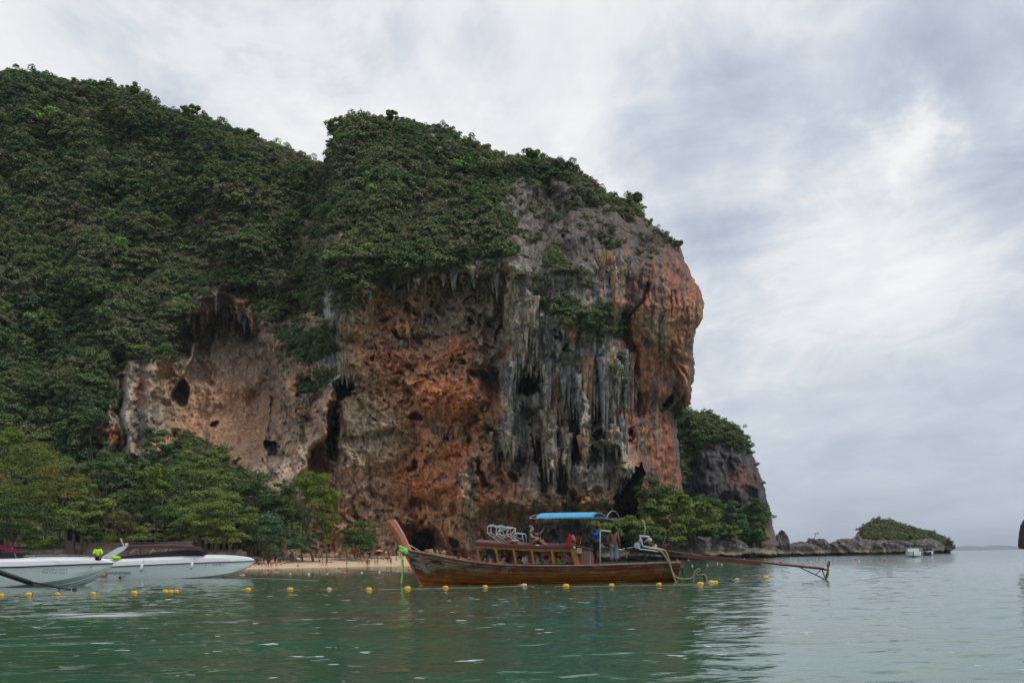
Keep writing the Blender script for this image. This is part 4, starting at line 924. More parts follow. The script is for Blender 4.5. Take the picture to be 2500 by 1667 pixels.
for j, (px, pb, D, w, h, lab) in enumerate([(2205, 1352, 505, 70, 36, 'grey boulder low in the middle of the islet'), (2120, 1354, 500, 80, 34, 'long sloping boulder at the left foot of the islet'), (2262, 1346, 508, 90, 38, 'rounded grey boulder behind the two moored speedboats')]):
    rock('islet_boulder', px, pb, D, w, h, 60 + j, M_BOULDER, lab, 'boulders on the islet', 4, depth=.7)
def isl_veg(PX, PY): return inside(PX + 6 * fbm(PX / 12, PY / 12, 2, 7), PY, [(2100, 1290), (2130, 1255), (2170, 1252), (2240, 1285), (2275, 1290), (2325, 1318), (2300, 1328), (2240, 1318), (2180, 1316), (2120, 1314)]) * 1.0
P, s, r, k, hx, hy = scatter(isl_veg, isl_depth, (2060, 1255, 2340, 1350), 4.0, 1.2, 3.2, poly=ISL, seed=19, push=0)
o = instancer('islet_scrub', P, s, r, k, np.clip(hue(hx, hy, 63) + .2, 0, .7)); tag(o, 'olive scrub covering the top of the islet', kind='stuff')
# bare little tree on the peaked rock
p = W(1988, 1316, 455); v, f = limb_tree([[(0, 0, -1, .18), (.3, 0, 1.2, .12), (1.0, 0, 2.6, .06)], [(.3, 0, 1.2, .08), (1.3, .2, 1.8, .04)], [(.5, 0, 1.6, .06), (0, .2, 3.0, .03)]], 5)
root = empty('bare_tree', p, 'thin bare little tree on top of the peaked dark rock', 'tree'); o = obj('trunk', [Vector(a) + p for a in v], f, M_BARK, root)
me = crown_mesh('crown', M_BROWNL, 3, 1.1, .6, 4, 14, .25); o = bpy.data.objects.new('crown', me); COL.objects.link(o); o.parent = root; o.location = (1.0, 0, 2.4)
# far islands on the horizon
M_FAR = plain('far_island_forest', (0.07, 0.10, 0.05), 0.9)
for j, (pts, lab, D) in enumerate([([(2310, 0), (2345, 10), (2362, 12), (2385, 6), (2395, 4), (2402, 0)], 'faint blue island just right of the islet', 20000),
        ([(2396, 0), (2410, 4), (2430, 11), (2450, 11), (2472, 5), (2500, 6), (2540, 9), (2580, 0)], 'faint blue hilly island on the horizon at the right', 21000)]):
    xs = np.arange(pts[0][0], pts[-1][0] + .1, 2.0); hs = np.interp(xs, [a[0] for a in pts], [a[1] for a in pts]) * (1 + .08 * vn(xs / 6, xs * 0, 3)); s = D / F
    rows = []
    for t in np.linspace(-1, 1, 9):
        hh = hs * s * (1 - t * t) ** .6; rows.append(np.stack([(xs - 1250) * s, np.full(len(xs), D + t * 900.), hh - 3], -1))
    v = np.concatenate(rows); f = grid_faces(np.ones((9, len(xs)), bool))[:, ::-1]
    c = v.mean(0); o = obj('far_island', v, f, M_FAR, smooth=True, loc=(c[0], c[1], 0)); tag(o, lab, 'island', 'far islands on the horizon')
# wooded edge of a nearer cliff cut by the right border
# haze
def build_haze():
    m = bpy.data.materials.new('haze_air'); m.use_nodes = True; nt = m.node_tree; nt.nodes.clear()
    out = nd(nt, 'ShaderNodeOutputMaterial'); pv = nd(nt, 'ShaderNodeVolumePrincipled'); pv.inputs['Color'].default_value = (0.80, 0.88, 1.0, 1)
    pv.inputs['Density'].default_value = HAZE; pv.inputs['Anisotropy'].default_value = 0.0
    lk(nt, pv.outputs[0], out.inputs['Volume'])
    v, f = box(-23000, 23000, -2500, 23500, -8, 260); o = obj('haze', v, f, m); tag(o, kind='stuff')
HAZE = 0.00005
if HAZE: build_haze()

# ------------------------------------------------------------------ shape helpers for boats and people
def tube(pts, r, ns=6, closed=False, cap=True):
    pts = [Vector(p) for p in pts]; n = len(pts); V = []; Fc = []
    rr = r if isinstance(r, (list, tuple)) else [r] * n
    prev = None
    for i in range(n):
        t = (pts[min(i + 1, n - 1)] - pts[max(i - 1, 0)]).normalized()
        u = (prev - t * prev.dot(t)) if prev is not None else t.cross(Vector((0.13, 0.9, 0.21)))
        if u.length < 1e-5: u = t.orthogonal()
        u.normalize(); prev = u; w = t.cross(u)
        for k in range(ns):
            a = 2 * math.pi * k / ns; V.append(pts[i] + (u * math.cos(a) + w * math.sin(a)) * rr[i])
    for i in range(n - 1):
        for k in range(ns): Fc.append((i * ns + k, i * ns + (k + 1) % ns, (i + 1) * ns + (k + 1) % ns, (i + 1) * ns + k))
    if cap: Fc.append(tuple(range(ns))[::-1]); Fc.append(tuple((n - 1) * ns + k for k in range(ns)))
    return V, Fc
def join(parts):
    V = []; Fc = []
    for v, f in parts:
        b = len(V); V += [Vector(p) for p in v]; Fc += [tuple(i + b for i in q) for q in f]
    return V, Fc
def slab(near, far, th):
    """sheet between two polylines of equal length, with thickness th downward"""
    n = len(near); V = [Vector(p) for p in near] + [Vector(p) for p in far] + [Vector(p) - Vector((0, 0, th)) for p in near] + [Vector(p) - Vector((0, 0, th)) for p in far]
    Fc = []
    for i in range(n - 1):
        Fc += [(i, i + 1, n + i + 1, n + i), (2 * n + i, 3 * n + i, 3 * n + i + 1, 2 * n + i + 1), (i, 2 * n + i, 2 * n + i + 1, i + 1), (n + i, n + i + 1, 3 * n + i + 1, 3 * n + i)]
    Fc += [(0, n, 3 * n, 2 * n), (n - 1, 3 * n - 1, 4 * n - 1, 2 * n - 1)]
    return V, Fc
def beam(a, b, w, h):
    """square bar from a to b, w across, h up"""
    a = Vector(a); b = Vector(b); t = (b - a).normalized(); up = Vector((0, 0, 1))
    if abs(t.z) > .95: up = Vector((1, 0, 0))
    s = t.cross(up).normalized(); u = s.cross(t)
    V = [p + s * (i * w / 2) + u * (j * h / 2) for p in (a, b) for i, j in ((-1, -1), (1, -1), (1, 1), (-1, 1))]
    return V, [(0, 1, 2, 3)[::-1], (4, 5, 6, 7), (0, 1, 5, 4), (1, 2, 6, 5), (2, 3, 7, 6), (3, 0, 4, 7)]
def lathe(c, prof, ns=12, axis='z'):
    V = []; Fc = []
    for r, h in prof:
        for k in range(ns):
            a = 2 * math.pi * k / ns; p = (r * math.cos(a), r * math.sin(a), h)
            if axis == 'x': p = (h, p[0], p[1])
            if axis == 'y': p = (p[0], h, p[1])
            V.append(Vector(c) + Vector(p))
    n = len(prof)
    for i in range(n - 1):
        for k in range(ns): Fc.append((i * ns + k, i * ns + (k + 1) % ns, (i + 1) * ns + (k + 1) % ns, (i + 1) * ns + k))
    Fc.append(tuple(range(ns))[::-1]); Fc.append(tuple((n - 1) * ns + k for k in range(ns)))
    return V, Fc
def cbox(c, sx, sy, sz, rz=0):
    v, f = box(-sx / 2, sx / 2, -sy / 2, sy / 2, -sz / 2, sz / 2); ca, sa = math.cos(rz), math.sin(rz)
    return [Vector((x * ca - y * sa + c[0], x * sa + y * ca + c[1], z + c[2])) for x, y, z in v], f
def bevel(o, w=.01, seg=2):
    m = o.modifiers.new('bevel', 'BEVEL'); m.width = w; m.segments = seg; m.limit_method = 'ANGLE'; return o
def text_mesh(s, size, m, ext=0.004, shear=0.0, name='lettering'):
    cu = bpy.data.curves.new(name, 'FONT'); cu.body = s; cu.size = size; cu.extrude = ext; cu.shear = shear; cu.resolution_u = 2
    t = bpy.data.objects.new('tmp', cu); COL.objects.link(t); dg = bpy.context.evaluated_depsgraph_get()
    me = bpy.data.meshes.new_from_object(t.evaluated_get(dg)); me.name = name
    bpy.data.objects.remove(t); me.materials.clear(); me.materials.append(m); return me
def put_text(s, px, py, D, size, m, parent, slope=0.0, yaw=0.0, tilt=0.0, shear=0.0, name='lettering'):
    me = text_mesh(s, size, m, shear=shear, name=name)
    if not len(me.vertices): return None
    o = bpy.data.objects.new(name, me); COL.objects.link(o); o.parent = parent; w = Vector(parent['_w'])
    o.location = W(px, py, D) - w; o.rotation_euler = (math.radians(90 + tilt), math.radians(slope), math.radians(yaw)); return o

# ------------------------------------------------------------------ people
SKINS = {k: plain('skin_' + k, c, 0.6, var=.05, spec=.3) for k, c in {'pale': (0.68, 0.44, 0.34), 'pink': (0.70, 0.38, 0.29), 'tan': (0.50, 0.28, 0.18), 'brown': (0.20, 0.10, 0.065), 'dark': (0.12, 0.06, 0.045)}.items()}
CLOTH = {}
def cloth(c):
    if c not in CLOTH:
        cols = dict(black=(0.02, 0.02, 0.022), grey=(0.13, 0.125, 0.13), white=(0.72, 0.72, 0.72), blue=(0.02, 0.09, 0.42), navy=(0.02, 0.025, 0.06), red=(0.45, 0.03, 0.03), green=(0.12, 0.50, 0.05),
            lime=(0.50, 0.85, 0.04), pink=(0.60, 0.20, 0.28), orange=(0.70, 0.20, 0.05), beige=(0.42, 0.34, 0.24), brown=(0.12, 0.07, 0.04), khaki=(0.20, 0.17, 0.12), cyan=(0.02, 0.30, 0.42),
            yellow=(0.62, 0.42, 0.05), wash=(0.21, 0.21, 0.235), hair_dark=(0.018, 0.014, 0.012), hair_brown=(0.10, 0.05, 0.03), hair_blond=(0.42, 0.28, 0.14), hair_grey=(0.42, 0.40, 0.38), maroon=(0.22, 0.02, 0.05), skyblue=(0.30, 0.42, 0.55))
        CLOTH[c] = plain(('hair_' if 'hair' in c else 'cloth_') + c.replace('hair_', ''), cols[c], 0.85, var=.15, scale=9, spec=.2)
    return CLOTH[c]
def skin(nodes, edges, sub=1):
    """one continuous tapered surface over a skeleton: nodes = [(x,y,z,r)]"""
    me = bpy.data.meshes.new('sk'); me.from_pydata([n[:3] for n in nodes], edges, []); o = bpy.data.objects.new('sk', me); COL.objects.link(o)
    o.modifiers.new('s', 'SKIN').use_smooth_shade = True
    for i, n in enumerate(nodes):
        r = n[3] if not isinstance(n[3], tuple) else None
        me.skin_vertices[0].data[i].radius = (r, r) if r else n[3]; me.skin_vertices[0].data[i].use_root = (i == 0)
    ss_ = o.modifiers.new('u', 'SUBSURF'); ss_.levels = sub; ss_.render_levels = sub
    dg = bpy.context.evaluated_depsgraph_get(); r = bpy.data.meshes.new_from_object(o.evaluated_get(dg)); bpy.data.objects.remove(o); bpy.data.meshes.remove(me); return r
# joints, standing 1.75 m, facing -y : pelvis, waist, chest, neck, head..., arms, legs
def pose(kind):
    J = dict(pelvis=(0, 0, .95), waist=(0, 0, 1.10), chest=(0, .01, 1.32), neck=(0, .01, 1.47), jaw=(0, -.02, 1.55), head=(0, 0, 1.64), crown=(0, .01, 1.72), nose=(0, -.115, 1.62))
    for s, k in ((-1, 'l'), (1, 'r')):
        J.update({k + 'sh': (s * .17, .01, 1.42), k + 'el': (s * .25, .03, 1.14), k + 'wr': (s * .26, -.05, .90), k + 'ha': (s * .26, -.07, .83), k + 'hip': (s * .09, 0, .90), k + 'kn': (s * .11, -.02, .50), k + 'an': (s * .12, .02, .09), k + 'to': (s * .13, -.14, .04)})
    if kind == 'walk':
        J.update(lkn=(-.10, -.16, .52), lan=(-.11, -.20, .10), lto=(-.11, -.36, .05), rkn=(.10, .06, .50), ran=(.11, .28, .14), rto=(.11, .15, .04), lel=(-.24, .12, 1.16), lwr=(-.24, .10, .93), lha=(-.24, .08, .86), rel=(.24, -.08, 1.16), rwr=(.24, -.22, .98), rha=(.24, -.27, .93))
    if kind == 'handup': J.update(rel=(.30, -.12, 1.30), rwr=(.16, -.24, 1.42), rha=(.12, -.26, 1.48))
    if kind in ('sit', 'sitarm', 'sitground'):
        dz = -.50 if kind == 'sit' else -.82
        for k in J: J[k] = (J[k][0], J[k][1], J[k][2] + dz)
        for s, k in ((-1, 'l'), (1, 'r')):
            if kind == 'sit': J.update({k + 'hip': (s * .09, -.05, .42), k + 'kn': (s * .12, -.44, .46), k + 'an': (s * .12, -.42, .08), k + 'to': (s * .12, -.58, .03), k + 'el': (s * .23, -.05, .66), k + 'wr': (s * .16, -.26, .56), k + 'ha': (s * .12, -.33, .55)})
            else: J.update({k + 'hip': (s * .10, -.05, .10), k + 'kn': (s * .24, -.38, .34), k + 'an': (s * .12, -.62, .06), k + 'to': (s * .12, -.78, .06), k + 'el': (s * .25, -.10, .40), k + 'wr': (s * .20, -.32, .36), k + 'ha': (s * .18, -.40, .36)})
        if kind == 'sitarm': J.update(rel=(.22, -.28, .52), rwr=(.20, -.46, .68), rha=(.20, -.50, .74))
    if kind == 'lie':
        for k in J: x, y, z = J[k]; J[k] = (x, z - .9, .13 - y * .8)
        J['nose'] = (0, .72, .24)
    if kind == 'float':
        for k in J: J[k] = (J[k][0], J[k][1], J[k][2] - 1.38)
        for s, k in ((-1, 'l'), (1, 'r')): J.update({k + 'el': (s * .36, -.15, -.06), k + 'wr': (s * .42, -.35, -.05), k + 'ha': (s * .42, -.42, -.05)})
    return J
RAD = dict(pelvis=.140, waist=.130, chest=.155, neck=.065, jaw=.085, head=.118, crown=.060, nose=.022, sh=.075, el=.050, wr=.036, ha=.042, hip=.100, kn=.066, an=.044, to=.038)
def body_mesh(kind, fingers=False, sub=1, bulk=1.0):
    J = pose(kind); names = ['pelvis', 'waist', 'chest', 'neck', 'jaw', 'head', 'crown', 'nose']; E = [(0, 1), (1, 2), (2, 3), (3, 4), (4, 5), (5, 6), (5, 7)]
    for k in 'lr':
        b = len(names); names += [k + 'sh', k + 'el', k + 'wr', k + 'ha', k + 'hip', k + 'kn', k + 'an', k + 'to']
        E += [(2, b), (b, b + 1), (b + 1, b + 2), (b + 2, b + 3), (0, b + 4), (b + 4, b + 5), (b + 5, b + 6), (b + 6, b + 7)]
    N = [J[n] + ((RAD[n] if n in RAD else RAD[n[1:]]) * (bulk if n in ('pelvis', 'waist', 'chest') else 1),) for n in names]
    if fingers:
        for k in 'lr':
            ha = Vector(J[k + 'ha']); wr = Vector(J[k + 'wr']); t = (ha - wr).normalized(); sd_ = t.cross(Vector((0, 1, 0.2))).normalized(); pb = names.index(k + 'ha')
            for i, (a, L) in enumerate(((-.030, .062), (-.011, .074), (.009, .070), (.028, .056), (-.045, .045))):
                b = len(N); p1 = ha + sd_ * a + t * (.03 if i < 4 else 0.0) + (sd_ * -.012 if i == 4 else Vector()); p2 = p1 + t * L * .6 + (sd_ * -.015 if i == 4 else Vector((0, -.006, 0))); p3 = p2 + t * L * .4 + Vector((0, -.014, 0))
                N += [tuple(p1) + (.0095,), tuple(p2) + (.0085,), tuple(p3) + (.006,)]; E += [(pb, b), (b, b + 1), (b + 1, b + 2)]
    return skin(N, E, sub)
def garment(kind, which, sub=1):
    J = pose(kind)
    if which in ('shirt', 'longshirt', 'vest'):
        L = [('pelvis', .160), ('waist', .152), ('chest', .178), ('lsh', .100), ('rsh', .100)]; E = [(0, 1), (1, 2), (2, 3), (2, 4)]
        N = [J[n] + (r,) for n, r in L]; N[0] = tuple(np.array(N[0]) + np.array([0, 0, .02, 0])); f = .55 if which == 'shirt' else .97
        if which != 'vest':
            for k, b in (('l', 3), ('r', 4)):
                s_, e_, w_ = (np.array(J[k + n]) for n in ('sh', 'el', 'wr')); i = len(N)
                if f < .9: N.append(tuple(s_ * (1 - f) + e_ * f) + (.080,)); E.append((b, i))
                else: N += [tuple(e_) + (.066,), tuple(w_ * .93 + e_ * .07) + (.052,)]; E += [(b, i), (i, i + 1)]
    elif which in ('shorts', 'trousers', 'brief'):
        N = [tuple(np.array(J['pelvis']) + [0, 0, .04]) + (.162,)]; E = []
        for k in 'lr':
            h, n_, a = (np.array(J[k + q]) for q in ('hip', 'kn', 'an')); i = len(N)
            if which == 'brief': N.append(tuple(h * .9 + n_ * .1) + (.118,)); E.append((0, i)); continue
            N += [tuple(h) + (.118,), tuple(h * .2 + n_ * .8) + (.10,)]; E += [(0, i), (i, i + 1)]
            if which == 'trousers': N += [tuple(n_) + (.110,), tuple(n_ * .15 + a * .85) + (.115,)]; E += [(i + 1, i + 2), (i + 2, i + 3)]
    elif which == 'hood':
        h = np.array(J['head']); c = np.array(J['crown']); up = c - h; up /= np.linalg.norm(up); bk = h - np.array(J['nose']); bk /= np.linalg.norm(bk)
        N = [tuple(h + bk * .03 + up * .02) + (.155,), tuple(h + bk * .07 - up * .14) + (.16,), tuple(np.array(J['chest']) + bk * .05) + (.20,)]; E = [(0, 1), (1, 2)]
    else:
        h = np.array(J['head']); c = np.array(J['crown']); up = c - h; up /= np.linalg.norm(up); bk = h - np.array(J['nose']); bk /= np.linalg.norm(bk); sdv = np.cross(up, bk)
        B = np.stack([sdv, bk, up]); V, Fc = ICO[3]; V = V.copy(); V *= (1 + .06 * n3(V, 4, 5))[:, None]
        if which == 'bald': L = V * [.088, .085, .095] + [0, .03, .012]
        else:
            L = V * [.102, .108, .112] + [0, .026, .036]; front = (V[:, 1] < -.35) & (V[:, 2] < .25); L[front, 1] = -.02
        if which == 'cap': L[:, 2] = np.maximum(L[:, 2], .01)
        Vs = [L]; Fs = [Fc]
        if which == 'longhair': L2 = V * [.095, .06, .19] + [0, .095, -.12]; Fs.append(Fc + len(V)); Vs.append(L2)
        if which == 'cap': L2 = V * [.075, .085, .012] + [0, -.13, .03]; Fs.append(Fc + len(V)); Vs.append(L2)
        return mesh('hair', np.concatenate(Vs) @ B + h, np.concatenate(Fs), None, True)
    return skin(N, E, sub)
MC = {}
def part_mesh(kind, which, fingers=False, sub=1):
    k = (kind, which, fingers, sub)
    if k not in MC: MC[k] = body_mesh(kind, fingers, sub) if which == 'body' else garment(kind, which, sub)
    return MC[k]
def person(loc, face, kind, label, skin_c='tan', wear=(), h=1.75, fingers=False, group=None, sub=1, cat='person'):
    """wear = [(garment, colour)]; face = compass turn of the figure (0 = towards the viewer)"""
    def mk(me, m, parent):
        o = bpy.data.objects.new('tmp', me); COL.objects.link(o)
        if not me.materials: me.materials.append(m)
        o.material_slots[0].link = 'OBJECT'; o.material_slots[0].material = m
        if parent: o.parent = parent
        return o
    b = mk(part_mesh(kind, 'body', fingers, sub), SKINS[skin_c], None); b.name = 'person'; b.location = loc; b.rotation_euler = (0, 0, face); s = h / 1.78; b.scale = (s, s, s)
    for g, c in wear:
        o = mk(part_mesh(kind, g, False, sub), cloth(c), b)
        o.name = {'longshirt': 'shirt', 'shirt': 'shirt', 'vest': 'vest', 'shorts': 'shorts', 'brief': 'swimwear', 'trousers': 'trousers', 'hair': 'hair', 'longhair': 'hair', 'cap': 'cap', 'hood': 'towel', 'bald': 'hair'}[g]
    return tag(b, label, cat, group)

# ------------------------------------------------------------------ the long wooden boat
def mat_hull(name, top, low, z0, z1, peel):
    m, nt, b = new_mat(name); b.inputs['Roughness'].default_value = 0.6; b.inputs['Specular IOR Level'].default_value = 0.25
    geo = nd(nt, 'ShaderNodeNewGeometry'); sp = nd(nt, 'ShaderNodeSeparateXYZ'); lk(nt, geo.outputs['Position'], sp.inputs[0])
    mp = nd(nt, 'ShaderNodeMapping'); lk(nt, geo.outputs['Position'], mp.inputs[0]); mp.inputs['Scale'].default_value = (0.9, 0.9, 2.0)
    n = nd(nt, 'ShaderNodeTexNoise', Scale=2.2, Detail=7.0, Roughness=0.7); lk(nt, mp.outputs[0], n.inputs['Vector'])
    mr = nd(nt, 'ShaderNodeMapRange'); lk(nt, sp.outputs[2], mr.inputs[0]); mr.inputs[1].default_value = z0; mr.inputs[2].default_value = z1
    ad = nd(nt, 'ShaderNodeMath', operation='MULTIPLY_ADD'); lk(nt, n.outputs['Fac'], ad.inputs[0]); ad.inputs[1].default_value = 1.0; lk(nt, mr.outputs[0], ad.inputs[2])
    sb = nd(nt, 'ShaderNodeMath', operation='SUBTRACT', use_clamp=True); lk(nt, ad.outputs[0], sb.inputs[0]); sb.inputs[1].default_value = 0.5
    mx = nd(nt, 'ShaderNodeMixRGB'); lk(nt, sb.outputs[0], mx.inputs[0]); mx.inputs[1].default_value = (*low, 1); mx.inputs[2].default_value = (*top, 1)
    n2 = nd(nt, 'ShaderNodeTexNoise', Scale=1.3, Detail=9.0, Roughness=0.75, Distortion=0.4); lk(nt, mp.outputs[0], n2.inputs['Vector'])
    r = nd(nt, 'ShaderNodeValToRGB'); lk(nt, n2.outputs['Fac'], r.inputs[0]); r.color_ramp.elements[0].position = 0.46; r.color_ramp.elements[0].color = (0, 0, 0, 1); r.color_ramp.elements[1].position = 0.52; r.color_ramp.elements[1].color = (1, 1, 1, 1)
    pm = nd(nt, 'ShaderNodeMath', operation='MULTIPLY'); lk(nt, r.outputs[0], pm.inputs[0]); lk(nt, sb.outputs[0], pm.inputs[1])
    pk = nd(nt, 'ShaderNodeMath', operation='MULTIPLY'); lk(nt, pm.outputs[0], pk.inputs[0]); pk.inputs[1].default_value = peel
    m2 = nd(nt, 'ShaderNodeMixRGB'); lk(nt, pk.outputs[0], m2.inputs[0]); lk(nt, mx.outputs[0], m2.inputs[1]); m2.inputs[2].default_value = (0.25, 0.18, 0.105, 1)
    dk = nd(nt, 'ShaderNodeMapRange'); lk(nt, n.outputs['Fac'], dk.inputs[0]); dk.inputs[1].default_value = 0.3; dk.inputs[2].default_value = 0.7; dk.inputs[3].default_value = 0.6; dk.inputs[4].default_value = 1.4
    vm = nd(nt, 'ShaderNodeVectorMath', operation='SCALE'); lk(nt, m2.outputs[0], vm.inputs[0]); lk(nt, dk.outputs[0], vm.inputs['Scale'])
    lk(nt, vm.outputs[0], b.inputs['Base Color'])
    bp = nd(nt, 'ShaderNodeBump', Strength=0.5, Distance=0.01); lk(nt, n.outputs['Fac'], bp.inputs['Height']); lk(nt, bp.outputs[0], b.inputs['Normal']); return m
M_HULL = mat_hull('weathered_hull_wood', (0.042, 0.022, 0.013), (0.27, 0.080, 0.012), 0.20, 0.95, .95)
M_STEM = plain('orange_varnish', (0.46, 0.12, 0.01), 0.45, var=.25, scale=5)
M_PROW = plain('worn_salmon_paint', (0.58, 0.24, 0.16), 0.6, var=.2, scale=5)
M_RAIL = plain('worn_rail_wood', (0.25, 0.13, 0.085), 0.7, var=.4, scale=4); M_RED = plain('maroon_paint', (0.135, 0.045, 0.035), 0.6, var=.25, scale=3)
M_GOLD = plain('golden_varnished_wood', (0.40, 0.15, 0.025), 0.5, var=.35, scale=6); M_INNER = plain('dark_inner_wood', (0.05, 0.03, 0.022), 0.8, var=.3)
M_PLUM = plain('faded_mauve_paint', (0.26, 0.145, 0.135), 0.7, var=.1); M_WHITEM = plain('white_painted_tube', (0.60, 0.58, 0.57), 0.4, var=.1); M_STEEL = plain('stainless_tube', (0.42, 0.42, 0.43), 0.35, .6, var=.1)
M_IRON = plain('dark_iron', (0.03, 0.03, 0.033), 0.6, .3, var=.3); M_RUST = plain('red_brown_shaft_paint', (0.13, 0.035, 0.028), 0.5, var=.3, scale=3); M_BLUET = plain('blue_tarpaulin', (0.045, 0.36, 0.62), 0.5, var=.08)
M_HOSE = plain('tan_hose', (0.36, 0.27, 0.17), 0.55, var=.12); M_BRASS = plain('dull_brass', (0.17, 0.12, 0.06), 0.5, .5, var=.3); M_ROPE = plain('rope', (0.33, 0.27, 0.19), 0.9, var=.2, scale=20)
M_NEON = plain('neon_green_cloth', (0.36, 0.80, 0.10), 0.8, var=.15, scale=8); M_WHITEC = cloth('white'); M_STRAW = plain('straw', (0.36, 0.29, 0.16), 0.9, var=.4, scale=12)
M_PAINTW = plain('white_sign_paint', (0.36, 0.38, 0.33), 0.7, var=.5, scale=9); M_PAINTB = plain('blue_sign_paint', (0.10, 0.22, 0.32), 0.7, var=.25, scale=9)
BM = 1.1; SL = 0.14
def Dn(px, off=0.0): return 47.6 - (px - 1300) / 52.5 * SL + off
PERP = Vector((SL, 1, 0)).normalized()
def Bn(px, py, off=0.0): return W(px, py, Dn(px, off))
SHEER = [(990, 1342, .07), (1010, 1345.5, .24), (1035, 1350, .44), (1073, 1357, .69), (1110, 1364, .86), (1150, 1371, .98), (1200, 1376, 1.05), (1250, 1379.5, 1.08), (1320, 1381, 1.1), (1390, 1381, 1.1),
         (1454, 1380, 1.08), (1520, 1377.5, 1.0), (1580, 1375.5, .92), (1616, 1374, .87), (1662, 1373, .82)]
def hull_sections():
    out = []
    for px, py, b in SHEER:
        ns = Bn(px, py, BM - b); cs = ns + PERP * b
        kx = px + np.interp(px, [990, 1035, 1073, 1150, 1250, 1580, 1662], [40, 32, 24, 10, 0, 0, -12])
        q = W(kx, H(kx) + 60, Dn(kx, BM)); ck = Vector((q.x, q.y, -0.38 + 0.25 * ss(1500, 1662, px)))
        out.append((cs, ck, b))
    return out
SEC = hull_sections()
def hull_pt(i, t, side, extra=0.0):
    cs, ck, b = SEC[i]; bt = b * (1 - 0.93 * t ** 2.4) * (1 - .10 * t) + extra; zt = t ** 0.92
    p = cs.lerp(ck, zt); return p + PERP * (side * bt)
def build_longboat():
    c = Bn(1325, 1400, BM); root = empty('longtail_boat', (c.x, c.y, 0), 'long wooden passenger boat with upswept salmon prow, cabin and blue canopy', 'boat')
    ns = len(SEC); TT = [0.035, 0.17, 0.30, 0.43, 0.56, 0.70, 1.0]
    for side in (-1, 1):
        for j in range(len(TT) - 1):
            V = []; Fc = []
            for i in range(ns):
                V += [hull_pt(i, TT[j], side, 0.0), hull_pt(i, TT[j + 1] - .012, side, 0.022 if j < 5 else 0), hull_pt(i, TT[j + 1] + .01, side, -.02), hull_pt(i, TT[j] , side, -.03)]
            for i in range(ns - 1):
                for k in range(3):
                    q = (i * 4 + k, (i + 1) * 4 + k, (i + 1) * 4 + k + 1, i * 4 + k + 1); Fc.append(q if side > 0 else q[::-1])
            obj('plank', V, Fc, M_HULL, root)
        V, Fc = tube([hull_pt(i, 0.0, side, .015) for i in range(ns)], .055, 8); obj('gunwale', V, Fc, M_RAIL, root, smooth=True)
        V, Fc = tube([hull_pt(i, 0.10, side, .03) for i in range(2, ns)], .026, 6); obj('rub_rail', V, Fc, M_RED, root, smooth=True)
        V, Fc = tube([hull_pt(i, 0.62 + (.10 if i < 3 else 0), side, .03) for i in range(4, ns)], .02, 6); obj('rub_rail', V, Fc, M_HULL, root, smooth=True)
    V = []; Fc = []
    for i in range(ns):
        for s in (-1, 1):
            V += [hull_pt(i, .02, s, -.05), hull_pt(i, .6, s, -.07)]
    for i in range(ns - 1):
        a = i * 4; b = a + 4; Fc += [(a, a + 1, b + 1, b), (a + 2, b + 2, b + 3, a + 3), (a + 1, a + 3, b + 3, b + 1)]
    obj('inner_lining', V, Fc, M_INNER, root)
    e = ns - 1; ts = [0, .2, .4, .6, .8, 1.0]
    V = [hull_pt(e, t, -1) for t in ts] + [hull_pt(e, t, 1) for t in ts]; obj('transom', V, [(i, i + 1, 7 + i, 6 + i) for i in range(5)], M_HULL, root)
    # fore deck and stern deck
    dk = lambda i, s, z=0.0: hull_pt(i, .05, s, -.06) + Vector((0, 0, z))
    V, Fc = slab([dk(i, -1) for i in range(1, 5)], [dk(i, 1) for i in range(1, 5)], .05); obj('foredeck', V, Fc, M_RAIL, root)
    V, Fc = slab([dk(i, -1) for i in range(10, ns)], [dk(i, 1) for i in range(10, ns)], .05); obj('stern_deck', V, Fc, M_INNER, root)
    # a pale rib mark and the vertical strap at the stern
    a = hull_pt(13, .08, -1, .05); b = hull_pt(13, .62, -1, .05); V, Fc = beam(a, b, .05, .03); obj('strap', V, Fc, M_RAIL, root)
    # ribs ends seen between planks
    for i in (8, 9, 10, 11):
        V, Fc = beam(hull_pt(i, .42, -1, .03), hull_pt(i, .60, -1, .03), .03, .05); obj('rib_head', V, Fc, M_INNER, root)
    # stem and prow
    def bar(path, w_out, w_in, ath, m, nm, shift=0.0):
        V = []; n = len(path)
        for i, (px, py, k) in enumerate(path):
            p = Bn(px, py, BM); q = Bn(path[min(i + 1, n - 1)][0], path[min(i + 1, n - 1)][1], BM) - Bn(path[max(i - 1, 0)][0], path[max(i - 1, 0)][1], BM); q.y = 0; q.normalize()
            nrm = Vector((-q.z, 0, q.x)); nrm = nrm if nrm.x < 0 else -nrm    # towards the bow
            h = ath * k / 2
            V += [p + nrm * w_out * k - PERP * h * .35, p + nrm * w_out * k * .55 - PERP * h, p - nrm * w_in * k - PERP * h, p - nrm * w_in * k + PERP * h, p + nrm * w_out * k * .55 + PERP * h, p + nrm * w_out * k + PERP * h * .35]
        Fc = [(i * 6 + a, i * 6 + (a + 1) % 6, (i + 1) * 6 + (a + 1) % 6, (i + 1) * 6 + a) for i in range(n - 1) for a in range(6)] + [tuple(range(6))[::-1], tuple((n - 1) * 6 + a for a in range(6))]
        return obj(nm, V, Fc, m, root)
    bar([(1042, 1452, .9), (1030, 1428, 1), (1011, 1388, 1), (993, 1352, 1), (984, 1334, 1), (968, 1306, 1.05), (946, 1273, 1.1)], .10, .10, .17, M_STEM, 'stem')
    bar([(1003, 1352, .9), (993, 1335, 1), (978, 1303, 1.05), (956.5, 1271, 1.15)], .14, .13, .26, M_PROW, 'prow_board')
